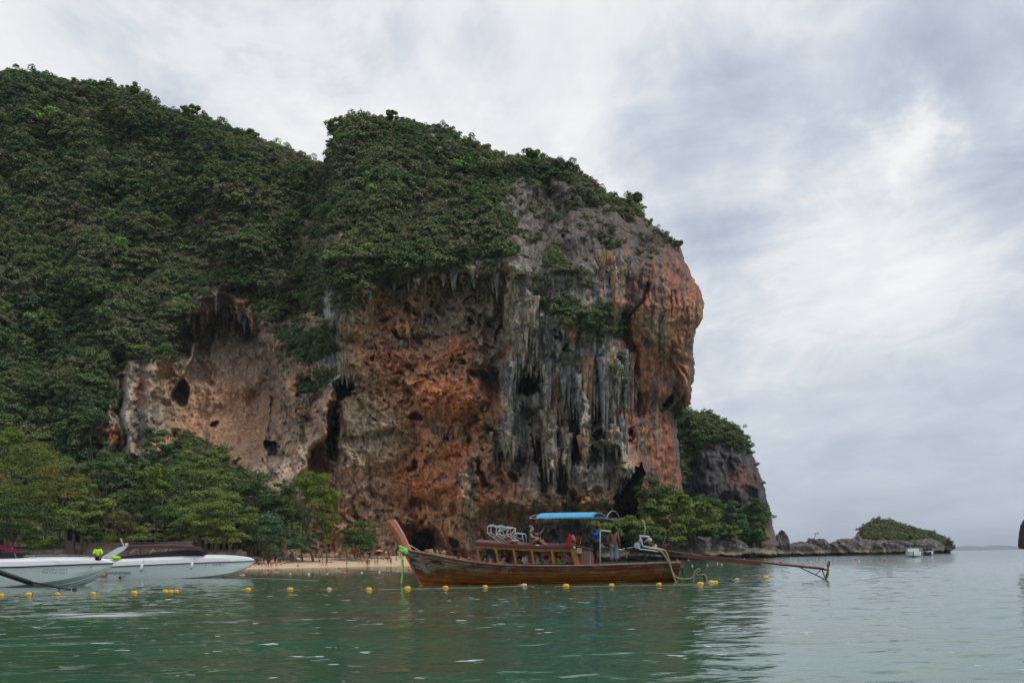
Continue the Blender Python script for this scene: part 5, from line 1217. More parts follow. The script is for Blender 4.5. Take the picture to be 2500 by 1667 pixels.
    # cabin
    TOPN = [(1160, 1321.5), (1205, 1324.5), (1250, 1327.5), (1300, 1330), (1350, 1331), (1404, 1331)]
    near = [Bn(x, y, .02) for x, y in TOPN]; far = [p + PERP * 2.15 for p in near]; V, Fc = slab(near, far, .15); o = obj('cabin_roof', V, Fc, M_RED, root); bevel(o, .02)
    mid = [p + PERP * 1.07 + Vector((0, 0, .12)) for p in near]; V, Fc = slab([p + PERP * .1 + Vector((0, 0, .003)) for p in near], mid, .02); V2, F2 = slab(mid, [p - PERP * .1 + Vector((0, 0, .003)) for p in far], .02); V, Fc = join([(V, Fc), (V2, F2)]); obj('roof_deck', V, Fc, M_RED, root)
    for off in (.10, 1.98):
        V, Fc = slab([p + PERP * off - Vector((0, 0, .155)) for p in near], [p + PERP * (off + .07) - Vector((0, 0, .155)) for p in near], .12); obj('roof_beam', V, Fc, M_GOLD, root)
        for (xt, xb) in ((1165, 1172), (1210, 1217), (1253, 1260), (1297, 1303), (1346, 1352)):
            a = Bn(xt, 1338, off); b = Bn(xb, 1376, off + .03)
            if off > 1: a, b = Bn(xt, 1338, .10) + PERP * 1.9, Bn(xb, 1376, .12) + PERP * 1.9
            V, Fc = beam(a, b, .10, .11); obj('cabin_post', V, Fc, M_GOLD, root)
        a, b = (Bn(1398, 1338, .10), Bn(1411, 1379, .12)); a += PERP * (off - .1); b += PERP * (off - .1)
        V, Fc = beam(a, b, .10, .26); obj('end_post', V, Fc, M_GOLD, root)
    V, Fc = slab([Bn(1165, 1372, .08), Bn(1290, 1376, .08), Bn(1412, 1376.5, .08)], [Bn(1165, 1372, .14), Bn(1290, 1376, .14), Bn(1412, 1376.5, .14)], .16); obj('coaming', V, Fc, M_INNER, root)
    for k in range(9):   # benches along the cabin
        pass
    near = [Bn(1100 + 40 * k, 1392, .5) for k in range(8)]; V, Fc = slab([p for p in near], [p + PERP * 1.2 for p in near], .05); obj('bench', V, Fc, M_INNER, root)
    # rear cabin panel with slanting top
    pts = [(1414, 1336), (1447, 1345), (1450, 1380), (1418, 1380)]; nr = [Bn(x, y, .16) for x, y in pts]; V = nr + [p + PERP * .05 for p in nr]
    o = obj('side_panel', V, [(3, 2, 1, 0), (4, 5, 6, 7)] + [(i, (i + 1) % 4, 4 + (i + 1) % 4, 4 + i) for i in range(4)], M_PLUM, root)
    V, Fc = slab([Bn(1404, 1330, .05), Bn(1448, 1340, .05)], [Bn(1404, 1330, .05) + PERP * 2, Bn(1448, 1340, .05) + PERP * 2], .06); obj('rear_roof', V, Fc, M_RED, root)
    pts = [(1414, 1336), (1447, 1345), (1450, 1380), (1418, 1380)]; nr = [Bn(x, y, .16) + PERP * 1.8 for x, y in pts]; V = nr + [p + PERP * .05 for p in nr]
    obj('side_panel', V, [(3, 2, 1, 0), (4, 5, 6, 7)] + [(i, (i + 1) % 4, 4 + (i + 1) % 4, 4 + i) for i in range(4)], M_PLUM, root)
    V, Fc = beam(Bn(1421, 1345, .10), Bn(1424, 1380, .10), .05, .05); obj('door_stile', V, Fc, M_RAIL, root)
    V, Fc = tube([Bn(1441, 1344, .12), Bn(1441, 1378, .12)], .02); obj('grab_rail', V, Fc, M_STEEL, root)
    # canopy: hoops athwart, tarpaulin over the first ones
    SK = .55
    def hoop(px, pyb, rise=.25, span=1.75, off=.05):
        base = Bn(px, pyb, off); return [base + PERP * (span * t) + Vector((SK * t, 0, rise * math.sin(math.pi * t) ** .7)) for t in np.linspace(0, 1, 11)]
    HX = [(1308, 1264.5), (1340, 1263.8), (1377, 1263), (1412, 1262.5), (1445, 1262)]
    hs = [hoop(x, y) for x, y in HX]; V = []; Fc = []; n = 11
    for h in hs: V += [p + Vector((0, 0, .02)) for p in h]
    for h in hs: V += list(h)
    m_ = len(hs) * n
    for i in range(len(hs) - 1):
        for k in range(n - 1): q = (i * n + k, (i + 1) * n + k, (i + 1) * n + k + 1, i * n + k + 1); Fc += [q, tuple(a + m_ for a in q[::-1])]
    for i in range(len(hs) - 1): Fc += [(i * n, m_ + i * n, m_ + (i + 1) * n, (i + 1) * n), (i * n + n - 1, (i + 1) * n + n - 1, m_ + (i + 1) * n + n - 1, m_ + i * n + n - 1)]
    obj('canopy_tarpaulin', V, Fc, M_BLUET, root)
    for h in [hoop(x, y) for x, y in ((1292, 1264.8), (1377, 1263), (1445, 1262), (1482, 1262.5), (1502, 1267, .36))] if False else [hoop(1292, 1264.8, .2), hoop(1377, 1263.2), hoop(1446, 1262.2), hoop(1481, 1263, .36)]:
        V, Fc = tube([p - Vector((0, 0, .02)) for p in h], .018); obj('canopy_hoop', V, Fc, M_STEEL, root, smooth=True)
    for off, z in ((0, 0), (1.75, 0)):
        a = Bn(1292, 1265, .05) + PERP * off + Vector((SK * off / 1.75, 0, 0)); b = Bn(1486, 1263.5, .05) + PERP * off + Vector((SK * off / 1.75, 0, 0))
        V, Fc = tube([a, b], .018); obj('canopy_rail', V, Fc, M_STEEL, root)
    for (x, yb) in ((1316, 1330), (1367, 1331), (1422, 1334)):
        for off in (0.05, 1.72):
            a = Bn(x, 1264, .05) + PERP * off + Vector((SK * off / 1.75 * .5, 0, 0)); b = Bn(x, yb, .05) + PERP * off
            V, Fc = tube([a, b], .02); obj('canopy_post', V, Fc, M_IRON, root)
    for y in (1299, 1313):
        V, Fc = tube([Bn(1316, y, .1) + PERP * 1.7, Bn(1422, y, .1) + PERP * 1.7], .014); obj('canopy_brace', V, Fc, M_IRON, root)
    V, Fc = tube([Bn(1465.5, 1380, .2), Bn(1465.5, 1298, .2), Bn(1468, 1294, .2), Bn(1490, 1297, .2), Bn(1492, 1300, 1.0)], .036, 8); obj('handrail', V, Fc, M_WHITEM, root, smooth=True)
    # lettering on the bow
    for s, x, y, sz, m, sl in (('นาวาทิพย์', 1000, 1357, .16, M_PAINTB, 24), ('(สุขสวัสดิ์)', 1006, 1374, .19, M_PAINTW, 21), ('ROCK PLANET', 1013, 1384.5, .135, M_PAINTW, 20)):
        k = 1 if x < 1005 else 0
        put_text(s, x, y, Dn(x) + BM - .30 - k * .05, sz, m, root, slope=sl, yaw=-27, tilt=-14)
    return root
longboat = build_longboat(); LB = longboat

# long shaft engine on its pivot
def build_engine():
    D = lambda x: Dn(x, .95); E = lambda x, y, o=0.0: W(x, y, D(x) + o)
    c = E(1575, 1350); root = empty('longtail_engine', c, 'bare car engine on a pivot with long red-brown propeller shaft over the water', 'engine')
    V, Fc = join([beam(E(1526, 1339.5), E(1666, 1353), .16, .10), beam(E(1560, 1343), E(1690, 1358), .10, .22)]); obj('engine_cradle', V, Fc, M_IRON, root)
    V, Fc = join([cbox(E(1569, 1329), .56, .42, .42), cbox(E(1569, 1316), .44, .26, .20), cbox(E(1557, 1333), .2, .34, .5)]); o = obj('engine_block', V, Fc, M_IRON, root); bevel(o, .03)
    parts = [lathe(E(1563 + 6 * k, 1313, -.16), [(.035, 0), (.045, .02), (.045, .07), (.03, .09)], 8) for k in range(4)]; V, Fc = join(parts); obj('spark_plugs', V, Fc, M_STEEL, root)
    V, Fc = join([lathe(E(1556, 1331, -.26), [(.02, -.05), (.16, -.04), (.16, .0), (.02, .01)], 14, 'y'), lathe(E(1564, 1319, -.26), [(.02, -.04), (.09, -.03), (.09, .0), (.02, .01)], 12, 'y')]); obj('pulley', V, Fc, M_STEEL, root)
    V, Fc = lathe(E(1585, 1321, -.1), [(.05, 0), (.13, .02), (.13, .12), (.06, .16)], 12); obj('air_filter', V, Fc, M_WHITEM, root)
    V, Fc = cbox(E(1598, 1333, -.1), .2, .2, .16); o = obj('battery', V, Fc, M_WHITEM, root); bevel(o, .02)
    V, Fc = join([tube([E(1578 + 5 * k, 1318 + 2 * k, -.2), E(1583 + 4 * k, 1326, -.24), E(1590 + 3 * k, 1330 + k, -.2)], .018) for k in range(4)]); obj('exhaust_manifold', V, Fc, M_RAIL, root)
    # white tubular guard that turns into the cooling pipes
    V, Fc = tube([E(1561, 1308, -.3), E(1586, 1310, -.3)], .045, 8); obj('guard_bar', V, Fc, M_WHITEM, root, smooth=True)
    V, Fc = tube([E(1563, 1310, -.3), E(1567, 1325, -.3), E(1570, 1333, -.3), E(1590, 1337, -.3), E(1612, 1340, -.32), E(1620, 1344, -.34)], .035, 8); obj('guard_tube', V, Fc, M_WHITEM, root, smooth=True)
    V, Fc = tube([E(1557, 1335, -.34), E(1562, 1340, -.34), E(1590, 1343, -.34), E(1606, 1346, -.36)], .03, 8); obj('guard_tube', V, Fc, M_WHITEM, root, smooth=True)
    V, Fc = tube([E(1583, 1313, -.3), E(1580, 1318, -.3), E(1572, 1324, -.3)], .02, 6); obj('guard_tube', V, Fc, M_WHITEM, root, smooth=True)
    V, Fc = tube([E(1473, 1335.5), E(1500, 1339), E(1536, 1345)], .028, 8); obj('tiller', V, Fc, M_STEEL, root, smooth=True)
    V, Fc = join([tube([E(1525, 1339), E(1548, 1335)], .02), tube([E(1523, 1338, -.1), E(1523, 1341, .1)], .03)]); obj('tiller_grip', V, Fc, M_WHITEM, root)
    V, Fc = tube([E(1617, 1336), E(1624, 1312)], .02); o = obj('gear_lever', V, Fc, M_RAIL, root); V, Fc = tube([E(1623, 1315), E(1626.5, 1308)], .032); obj('lever_grip', V, Fc, cloth('cyan'), o)
    V, Fc = tube([E(1615, 1334), E(1636, 1328)], .035); obj('lever_bar', V, Fc, M_RUST, root)
    V, Fc = join([beam(E(1575, 1353), E(1578, 1374), .06, .10), tube([E(1560, 1372), E(1590, 1352)], .02)]); obj('pivot_post', V, Fc, M_IRON, root)
    V, Fc = tube([E(1573, 1306, -.05), E(1575, 1290, -.05), E(1572, 1276, -.05), E(1568, 1268, -.05)], [.05, .045, .04, .035], 8); obj('exhaust_pipe', V, Fc, M_HOSE, root, smooth=True)
    # shaft
    V, Fc = beam(E(1640, 1352.5), E(1857, 1375.5), .12, .17); o = obj('shaft_housing', V, Fc, M_RUST, root)
    V, Fc = tube([E(1600, 1337), E(1660, 1349), E(1720, 1357)], .022); obj('stay_rod', V, Fc, M_RAIL, root)
    V, Fc = tube([E(1720, 1358), E(1857, 1371.5), E(2012, 1388)], [.055, .055, .062], 10); obj('shaft_tube', V, Fc, M_RUST, root, smooth=True)
    V, Fc = join([tube([E(1952, 1384), E(2015, 1414)], .024), tube([E(2007, 1390), E(2016, 1414)], .024), tube([E(1991, 1402), E(2004, 1391)], .02), tube([E(2013, 1414), E(2019, 1413)], .03)]); obj('skeg', V, Fc, M_IRON, root)
    hub = E(2019, 1390); V, Fc = lathe(hub, [(.02, -.16), (.045, -.1), (.05, .05), (.02, .12)], 8, 'x'); pr = obj('propeller', V, Fc, M_BRASS, root)
    for sg in (1, -1):
        V = []; n = 7
        for i in range(n):
            t = i / (n - 1); r = .04 + .36 * t; wd = .10 * math.sin(math.pi * (t * .85 + .12)) + .012; tw = .9 - .5 * t
            d = Vector((math.cos(tw), math.sin(tw) * 1.0, 0)); cpt = hub + Vector((.10 * t * sg * .6 + .03, 0, sg * r))
            for s in (-1, 1): V += [cpt + d * wd * s, cpt + d * wd * s + Vector((.02, 0, 0))]
        Fc = []
        for i in range(n - 1): a = i * 4; b = a + 4; Fc += [(a, a + 2, b + 2, b), (a + 1, b + 1, b + 3, a + 3), (a, b, b + 1, a + 1), (a + 2, a + 3, b + 3, b + 2)]
        a = (n - 1) * 4; Fc.append((a, a + 2, a + 3, a + 1)); obj('blade', V, Fc, M_BRASS, pr, smooth=False)
    # hoses down to the water
    for k, pts in enumerate([[(1606, 1343), (1618, 1349), (1632, 1372), (1642, 1396), (1652, 1409), (1668, 1413), (1688, 1411), (1697, 1402)], [(1616, 1339), (1626, 1347), (1633, 1365), (1639, 1388), (1644, 1404), (1650, 1419), (1658, 1424)]]):
        P = [E(x, y, -.75 - .1 * k) for x, y in pts]; V, Fc = tube(smooth_path(P), .036, 8); obj('cooling_hose', V, Fc, M_HOSE, root, smooth=True)
def smooth_path(P, n=5):
    P = [Vector(p) for p in P]; Q = [P[0]] + P + [P[-1]]; out = []
    for i in range(1, len(Q) - 2):
        for k in range(n):
            t = k / n; a, b, c, d = Q[i - 1], Q[i], Q[i + 1], Q[i + 2]
            out.append(0.5 * ((2 * b) + (c - a) * t + (2 * a - 5 * b + 4 * c - d) * t * t + (3 * b - a - 3 * c + d) * t ** 3))
    out.append(P[-1]); return out
build_engine()
# iron boarding ladder with a hose looped over it
c = Bn(1690, 1420, .2); root = empty('boarding_ladder', (c.x, c.y, 0), 'dark iron boarding ladder with a looped hose beside the stern of the long boat', 'ladder')
V, Fc = join([tube([Bn(a[0], a[1], .2), Bn(b[0], b[1], .3)], .022) for a, b in (((1662, 1392), (1668, 1386)), ((1668, 1386), (1666, 1400)), ((1664, 1398), (1680, 1422)), ((1661, 1412), (1658, 1424)), ((1648, 1389), (1668, 1386)), ((1707, 1396), (1704, 1402)),
     ((1707, 1398), (1722, 1404)), ((1718, 1402), (1721, 1424)), ((1722, 1404), (1727, 1424)), ((1695, 1410), (1695, 1424)))]); obj('rails', V, Fc, M_IRON, root)
V, Fc = tube(smooth_path([Bn(x, y, .15) for x, y in ((1695, 1424), (1693, 1408), (1697, 1395), (1706, 1388), (1708, 1392), (1700, 1400), (1708, 1403), (1720, 1402), (1725, 1412), (1726, 1422))]), .03, 8); obj('hose', V, Fc, M_HOSE, root, smooth=True)

# cloths on the prow
c = Bn(987, 1342, BM); root = empty('prow_garland', c, 'neon green and white cloths tied round the prow, trailing to the water', 'garland')
def strip(pts, w, m, nm, sd=0):
    q = random.Random(sd); V = []; P = smooth_path(pts, 4); n = len(P)
    for i, p in enumerate(P):
        a = i * .9 + sd; d = Vector((math.cos(a * .5) * .8 + .3, math.sin(a * .5) * .5, 0)).normalized() * w * (.7 + .5 * q.random())
        V += [p - d, p + d, p + d + Vector((0, .012, 0)), p - d + Vector((0, .012, 0))]
    Fc = []
    for i in range(n - 1):
        for k in range(4): Fc.append((i * 4 + k, (i + 1) * 4 + k, (i + 1) * 4 + (k + 1) % 4, i * 4 + (k + 1) % 4))
    Fc += [(0, 1, 2, 3), tuple((n - 1) * 4 + k for k in (3, 2, 1, 0))]; obj(nm, V, Fc, m, root)
G = lambda x, y, o=-.25: W(x, y, Dn(x, BM + o))
V = []
for j, (m, dz, nm) in enumerate(((M_NEON, .07, 'green_wrap'), (M_WHITEC, -.06, 'white_wrap'), (M_NEON, -.0, 'green_wrap'))):
    ring = [G(986 + 1.5 * j, 1341 + j * 1.5, 0) + Vector((.22 * math.cos(a), .20 * math.sin(a), dz - .10 * math.cos(a) + .02 * math.sin(5 * a + j))) for a in np.linspace(0, 2 * math.pi, 15)]
    v, f = tube(ring, .055 + .01 * j, 7); obj(nm, v, f, m, root, smooth=True)
strip([G(979, 1346), G(976, 1352), G(977, 1362)], .07, M_NEON, 'green_tail', 1)
strip([G(981, 1350), G(981, 1370), G(982, 1395), G(981, 1412), G(980, 1425)], .045, M_NEON, 'green_tail', 2)
strip([G(983, 1350, -.2), G(984, 1375, -.2), G(984, 1400, -.2)], .022, cloth('black'), 'black_tail', 3)
strip([G(990, 1344), G(991, 1348), G(990, 1352)], .07, M_WHITEC, 'white_tail', 4)

# ornament, straw and rope on the fore deck
c = Bn(1067, 1357, BM); v, f = lathe((c.x, c.y, c.z - .08), [(.13, 0), (.14, .06), (.09, .09), (.11, .14), (.06, .18), (.08, .23), (.035, .29), (.05, .33), (.01, .40)], 10); o = obj('carved_ornament', v, f, M_STRAW, loc=c, smooth=True); tag(o, 'small tiered carved wooden ornament on the fore deck', 'ornament')
P = [Bn(1047, 1353.5, BM) + Vector((.30 * math.cos(a) * (1 - a / 60), .22 * math.sin(a), .012 * a - .06)) for a in np.linspace(0, 25, 110)]; v, f = tube(P, .03, 5); o = obj('rope_coil', v, f, M_STRAW, loc=P[0], smooth=True); tag(o, 'heap of straw-coloured rope behind the prow', 'rope')
P = [Bn(998, 1329, BM + .3), Bn(1024, 1344, BM + .3)]; v, f = tube(P, .014, 5); o = obj('boat_hook', v, f, M_STEEL, loc=P[0]); tag(o, 'thin pole leaning behind the prow', 'pole')

# white tube frames piled on the cabin roof
def frame(i, near, label, closed=True, r=.022, sp=.45):
    P = [Bn(x, y, .5) for x, y in near]; c = P[0]; root = empty('tube_frame', c, label, 'frame', 'white tube frames on the cabin roof')
    v, f = tube(P, r, 7); obj('side_rail', v, f, M_WHITEM, root, smooth=True)
    P2 = [p + PERP * sp + Vector((.10, 0, .02)) for p in P]; v, f = tube(P2, r, 7); obj('side_rail', v, f, M_WHITEM, root, smooth=True)
    for k in range(1, len(P) - 1):
        v, f = tube([P[k], P2[k]], r * .8, 6); obj('crossbar', v, f, M_WHITEM, root, smooth=True)
    m = P[-2].lerp(P[-1], .5); v, f = tube([m, m.lerp(P2[0], 1.0)], r * .6, 6); obj('brace', v, f, M_WHITEM, root, smooth=True)
FR = [([(1214, 1288), (1195, 1281), (1190, 1285), (1190, 1301), (1223, 1325)], 'leftmost white tube frame standing tallest on the cabin roof'),
      ([(1236, 1291), (1216, 1283), (1212, 1288), (1211, 1304), (1243, 1326)], 'white tube frame leaning second from the prow side'),
      ([(1250, 1290), (1234, 1286), (1219, 1296), (1222, 1306), (1259, 1326)], 'white tube frame third from the prow side, lying lower'),
      ([(1250, 1289), (1238, 1290), (1238, 1304), (1245, 1312), (1268, 1327)], 'white tube frame fourth from the prow side with a flat top bar'),
      ([(1250, 1312), (1257, 1301), (1275, 1303.5), (1278, 1327)], 'small bent white tube frame nearest the seated man in the cap')]
for i, (n_, lab) in enumerate(FR): frame(i, n_, lab)
def blob(name, px, py, off, w, h, m, label, cat, seed=1, d=.3, sub=3, rough=.18, group=None):
    s = Dn(px, off) / F; v, f = rock_geo(seed, w * s / 2, d, h * s / 2, sub, rough); c = np.array(W(px, py, Dn(px, off)))
    o = obj(name, v + c, f, m, smooth=True, loc=tuple(c)); return tag(o, label, cat, group)
blob('red_cloth', 1241, 1312.5, .5, 12, 6, cloth('red'), 'crumpled red cloth among the white tube frames', 'cloth', 5)
blob('net_bundle', 1256, 1320, .45, 22, 6, M_STRAW, 'tangled pale green and straw net among the white tube frames', 'net', 6, rough=.3)
v, f = cbox(Bn(1312, 1319, .9), .46, .35, .25); o = obj('cool_box', v, f, cloth('red'), loc=Bn(1312, 1319, .9)); bevel(o, .03, 3); tag(o, 'red cool box beside the seated man on the cabin roof', 'box')
def towel(name, pts, off, m, label, cat, th=.06):
    P = [Bn(x, y, off) for x, y in pts]; n = len(P); V = [p for p in P] + [p + PERP * th for p in P]; c = P[0]
    o = obj(name, V, [tuple(range(n))[::-1], tuple(range(n, 2 * n))] + [(i, (i + 1) % n, n + (i + 1) % n, n + i) for i in range(n)], m, loc=c); bevel(o, .015); return tag(o, label, cat)
towel('red_towel', [(1388, 1303), (1395, 1306), (1397, 1318), (1394, 1331), (1389, 1336), (1381, 1333), (1385, 1317)], -.06, cloth('red'), 'bright red towel hanging over the rear edge of the cabin roof', 'towel')
lj = towel('life_jacket', [(1407, 1309), (1419, 1308), (1417, 1329), (1405, 1328)], .3, cloth('orange'), 'orange life jacket with black straps hanging at the rear of the roof', 'life jacket', .12)
for x in (1408.5, 1412, 1415.5):
    v, f = beam(Bn(x + 1.6, 1308, .27), Bn(x - 1.2, 1329, .27), .05, .03); obj('strap', v, f, cloth('black'), lj)
v, f = tube([Bn(1398, 1305, .2), Bn(1401, 1314, .2), Bn(1403, 1323, .2)], [.05, .08, .06], 8); o = obj('beige_cloth', v, f, cloth('beige'), loc=Bn(1400, 1314, .2), smooth=True); tag(o, 'beige cloth hanging between the red towel and the life jacket', 'cloth')
o = towel('canvas_bag', [(1408, 1337), (1420, 1338), (1421, 1349), (1415, 1352), (1407, 1349)], -.02, cloth('beige'), 'beige canvas bag hanging beside the rear cabin panel', 'bag', .12)
v, f = lathe(Bn(1402, 1336.5, -.02), [(.03, -.05), (.06, -.03), (.06, .03), (.03, .05)], 10); o = obj('lamp', v, f, M_WHITEM, loc=Bn(1402, 1336.5, -.02), smooth=True); tag(o, 'small white lamp at the rear corner of the cabin roof', 'lamp')
blob('green_cloth', 1364, 1329.5, .5, 12, 3.5, cloth('green'), 'small bright green cloth lying on the cabin roof', 'cloth', 8, sub=2)
blob('folded_life_vest', 1376, 1329.8, .5, 10, 3, cloth('red'), 'small folded red vest on the cabin roof beside the green cloth', 'vest', 9, sub=2)
blob('white_bundle', 1312, 1331, .3, 14, 4, cloth('white'), 'white folded bundle on the edge of the cabin roof', 'bundle', 10, sub=2)

# people on the long boat (z of the seat from the head position)
def seated(px, py_head, off, face, label, sk, wear, h=1.7, kind='sit', fingers=False):
    h = h * (1.12 if kind == 'sit' else 1.0); off = max(off, .85) if kind == 'sit' else off; py_head -= 1.5 if kind == 'sit' else 0
    s = h / 1.78; hz = {'sit': 1.14, 'sitarm': .82, 'sitground': .82, 'stand': 1.64, 'handup': 1.64}[kind] * s; p = Bn(px, py_head, off)
    return person((p.x, p.y, p.z - hz), face, kind, label, sk, wear, h, fingers, sub=2 if fingers else 1)
R_ = math.radians
seated(1083, 1350.5, 1.2, R_(-150), 'grey-haired balding man in a black shirt sitting behind the bow', 'pink', [('shirt', 'black'), ('shorts', 'khaki'), ('bald', 'hair_grey')])
seated(1121.5, 1359, 1.2, R_(150), 'brown-haired woman with bare shoulders sitting second from the prow', 'pink', [('vest', 'pink'), ('shorts', 'black'), ('longhair', 'hair_brown')], 1.6)
seated(1146, 1367, 1.1, R_(160), 'blond child sitting low between the woman and the cabin', 'pale', [('vest', 'pink'), ('shorts', 'blue'), ('hair', 'hair_blond')], 1.25)
seated(1185, 1365, 1.5, R_(20), 'dark-haired passenger behind the one in the cyan cap', 'tan', [('shirt', 'brown'), ('shorts', 'black'), ('hair', 'hair_dark')])
seated(1198, 1363.5, .55, R_(170), 'passenger in a bright cyan cap under the cabin roof', 'pink', [('shirt', 'red'), ('shorts', 'black'), ('cap', 'cyan')])
seated(1228, 1363.5, .9, R_(60), 'passenger in a white shirt between the second and third cabin posts', 'pink', [('shirt', 'white'), ('shorts', 'navy'), ('hair', 'hair_brown')])
seated(1284, 1359.5, .55, R_(70), 'person with a white towel over head and shoulders in the cabin', 'pale', [('hood', 'white'), ('shorts', 'pink')])
seated(1311, 1362.5, .8, R_(110), 'passenger in a pale cap behind the fourth cabin post', 'pale', [('shirt', 'skyblue'), ('shorts', 'navy'), ('cap', 'beige')])
seated(1333, 1364, .8, R_(190), 'broad passenger in a khaki shirt seen from behind in the cabin', 'tan', [('shirt', 'khaki'), ('shorts', 'black'), ('hair', 'hair_brown')], 1.8)
seated(1364, 1365, .6, R_(-60), 'passenger in a bright green shirt near the rear of the cabin', 'pink', [('shirt', 'green'), ('shorts', 'navy'), ('hair', 'hair_brown')], 1.5)
seated(1390, 1366, .8, R_(-50), 'blond passenger at the rear end of the cabin', 'tan', [('shirt', 'brown'), ('shorts', 'black'), ('hair', 'hair_blond')], 1.5)
seated(1268, 1366, 1.4, R_(10), 'passenger in a dark blue shirt in the shade of the cabin', 'tan', [('shirt', 'navy'), ('shorts', 'black'), ('hair', 'hair_dark')])
seated(1298, 1289, .75, R_(72), 'man in cap and grey shirt sitting on the cabin roof with one arm raised', 'pink', [('shirt', 'grey'), ('shorts', 'khaki'), ('cap', 'khaki')], 1.78, 'sitarm', True)
seated(1455, 1289.5, .7, R_(-78), 'crewman in a blue long-sleeved shirt and black shorts standing at the stern', 'dark', [('longshirt', 'blue'), ('shorts', 'black'), ('hair', 'hair_dark')], 1.76, 'handup', True)
seated(1498, 1291, .55, R_(172), 'shirtless long-haired man in loose grey trousers standing with his back turned', 'brown', [('trousers', 'wash'), ('longhair', 'hair_dark')], 1.74, 'stand', True)

# ------------------------------------------------------------------ speedboats
M_GEL = plain('white_gelcoat', (0.86, 0.86, 0.87), 0.25, var=.03); M_GELH = plain('hull_gelcoat', (0.82, 0.85, 0.83), 0.28, var=.04); M_SEAM = plain('black_rubber', (0.02, 0.02, 0.022), 0.6)
M_TINT = plain('tinted_glass', (0.012, 0.012, 0.016), 0.08, var=0); M_BRNC = plain('brown_canvas', (0.12, 0.055, 0.05), 0.8, var=.1); M_MAR = plain('maroon_canvas', (0.26, 0.02, 0.07), 0.8, var=.1); M_ORW = plain('orange_star_paint', (0.62, 0.10, 0.04), 0.5)
M_NAVYP = plain('navy_letter_paint', (0.05, 0.06, 0.20), 0.5); M_GREYP = plain('grey_letter_paint', (0.13, 0.14, 0.15), 0.5); M_GRNP = plain('green_star_paint', (0.03, 0.28, 0.20), 0.5)
def spd_hull(root, D, st, bm, xb, tipk):
    """st = [(px, joint_y, deck_y, chine_y)], tip last; bm = half beam; xb = column where it starts to narrow"""
    s = D / F; tip = st[-1][0]; n = len(st); J = []
    for px, yj, yd, yc in st:
        b = bm * (1 - max(0, (px - xb) / (tip - xb)) ** 2.3) + .02; Dj = D + bm - b; pj = W(px, yj, Dj); cpt = pj + Vector((0, b, 0))
        tc = W(px, yc, D + bm - b * .86); chz = max(tc.z, -.25); kz = -.45 + (pj.z + .35) * max(0, (px - xb) / (tip - xb)) ** 4.5
        pd = W(px, yd, D + bm - b * .6); J.append((pj, cpt, b, chz, kz, pd.z))
    def side(i, sg, fr, z): p, c, b, *_ = J[i]; return Vector((p.x, c.y + sg * b * fr, z))
    for nm, m, rows in (('hull', M_GELH, lambda i: [(-1, 1.0, J[i][0].z - .03), (-1, .96, (J[i][0].z * .45 + J[i][3] * .55)), (-1, .88, J[i][3]), (-1, .80, J[i][3] - .05), (-1, 0.0, J[i][4]), (1, .80, J[i][3] - .05), (1, .88, J[i][3]), (1, .96, (J[i][0].z * .45 + J[i][3] * .55)), (1, 1.0, J[i][0].z - .03)]),
                        ('deck', M_GEL, lambda i: [(1, 1.02, J[i][0].z + .02), (1, .98, (J[i][0].z * .4 + J[i][5] * .6)), (1, .80, J[i][5] - .02), (1, .0, J[i][5] + .06), (-1, .80, J[i][5] - .02), (-1, .98, (J[i][0].z * .4 + J[i][5] * .6)), (-1, 1.02, J[i][0].z + .02)])):
        V = []; k = len(rows(0))
        for i in range(n): V += [side(i, *r) for r in rows(i)]
        Fc = [(i * k + a, (i + 1) * k + a, (i + 1) * k + a + 1, i * k + a + 1) for i in range(n - 1) for a in range(k - 1)]; Fc.append(tuple(range(k)))
        o = obj(nm, V, Fc, m, root, smooth=False)
        for p in o.data.polygons: p.use_smooth = True
        o.modifiers.new('e', 'EDGE_SPLIT').split_angle = R_(28)
    v, f = tube([side(i, -1, 1.03, J[i][0].z) for i in range(n)] + [side(i, 1, 1.03, J[i][0].z) for i in reversed(range(n))], .045, 6); obj('rub_strip', v, f, M_SEAM, root)
    for q_ in (.62, .38):
        P = [side(i, -1, .80 * q_ + .02, (J[i][3] - .05) * q_ + J[i][4] * (1 - q_) - .01) for i in range(n // 2, n - 1)]; v, f = tube(P, .03, 5); obj('spray_rail', v, f, M_GEL, root)
    return J
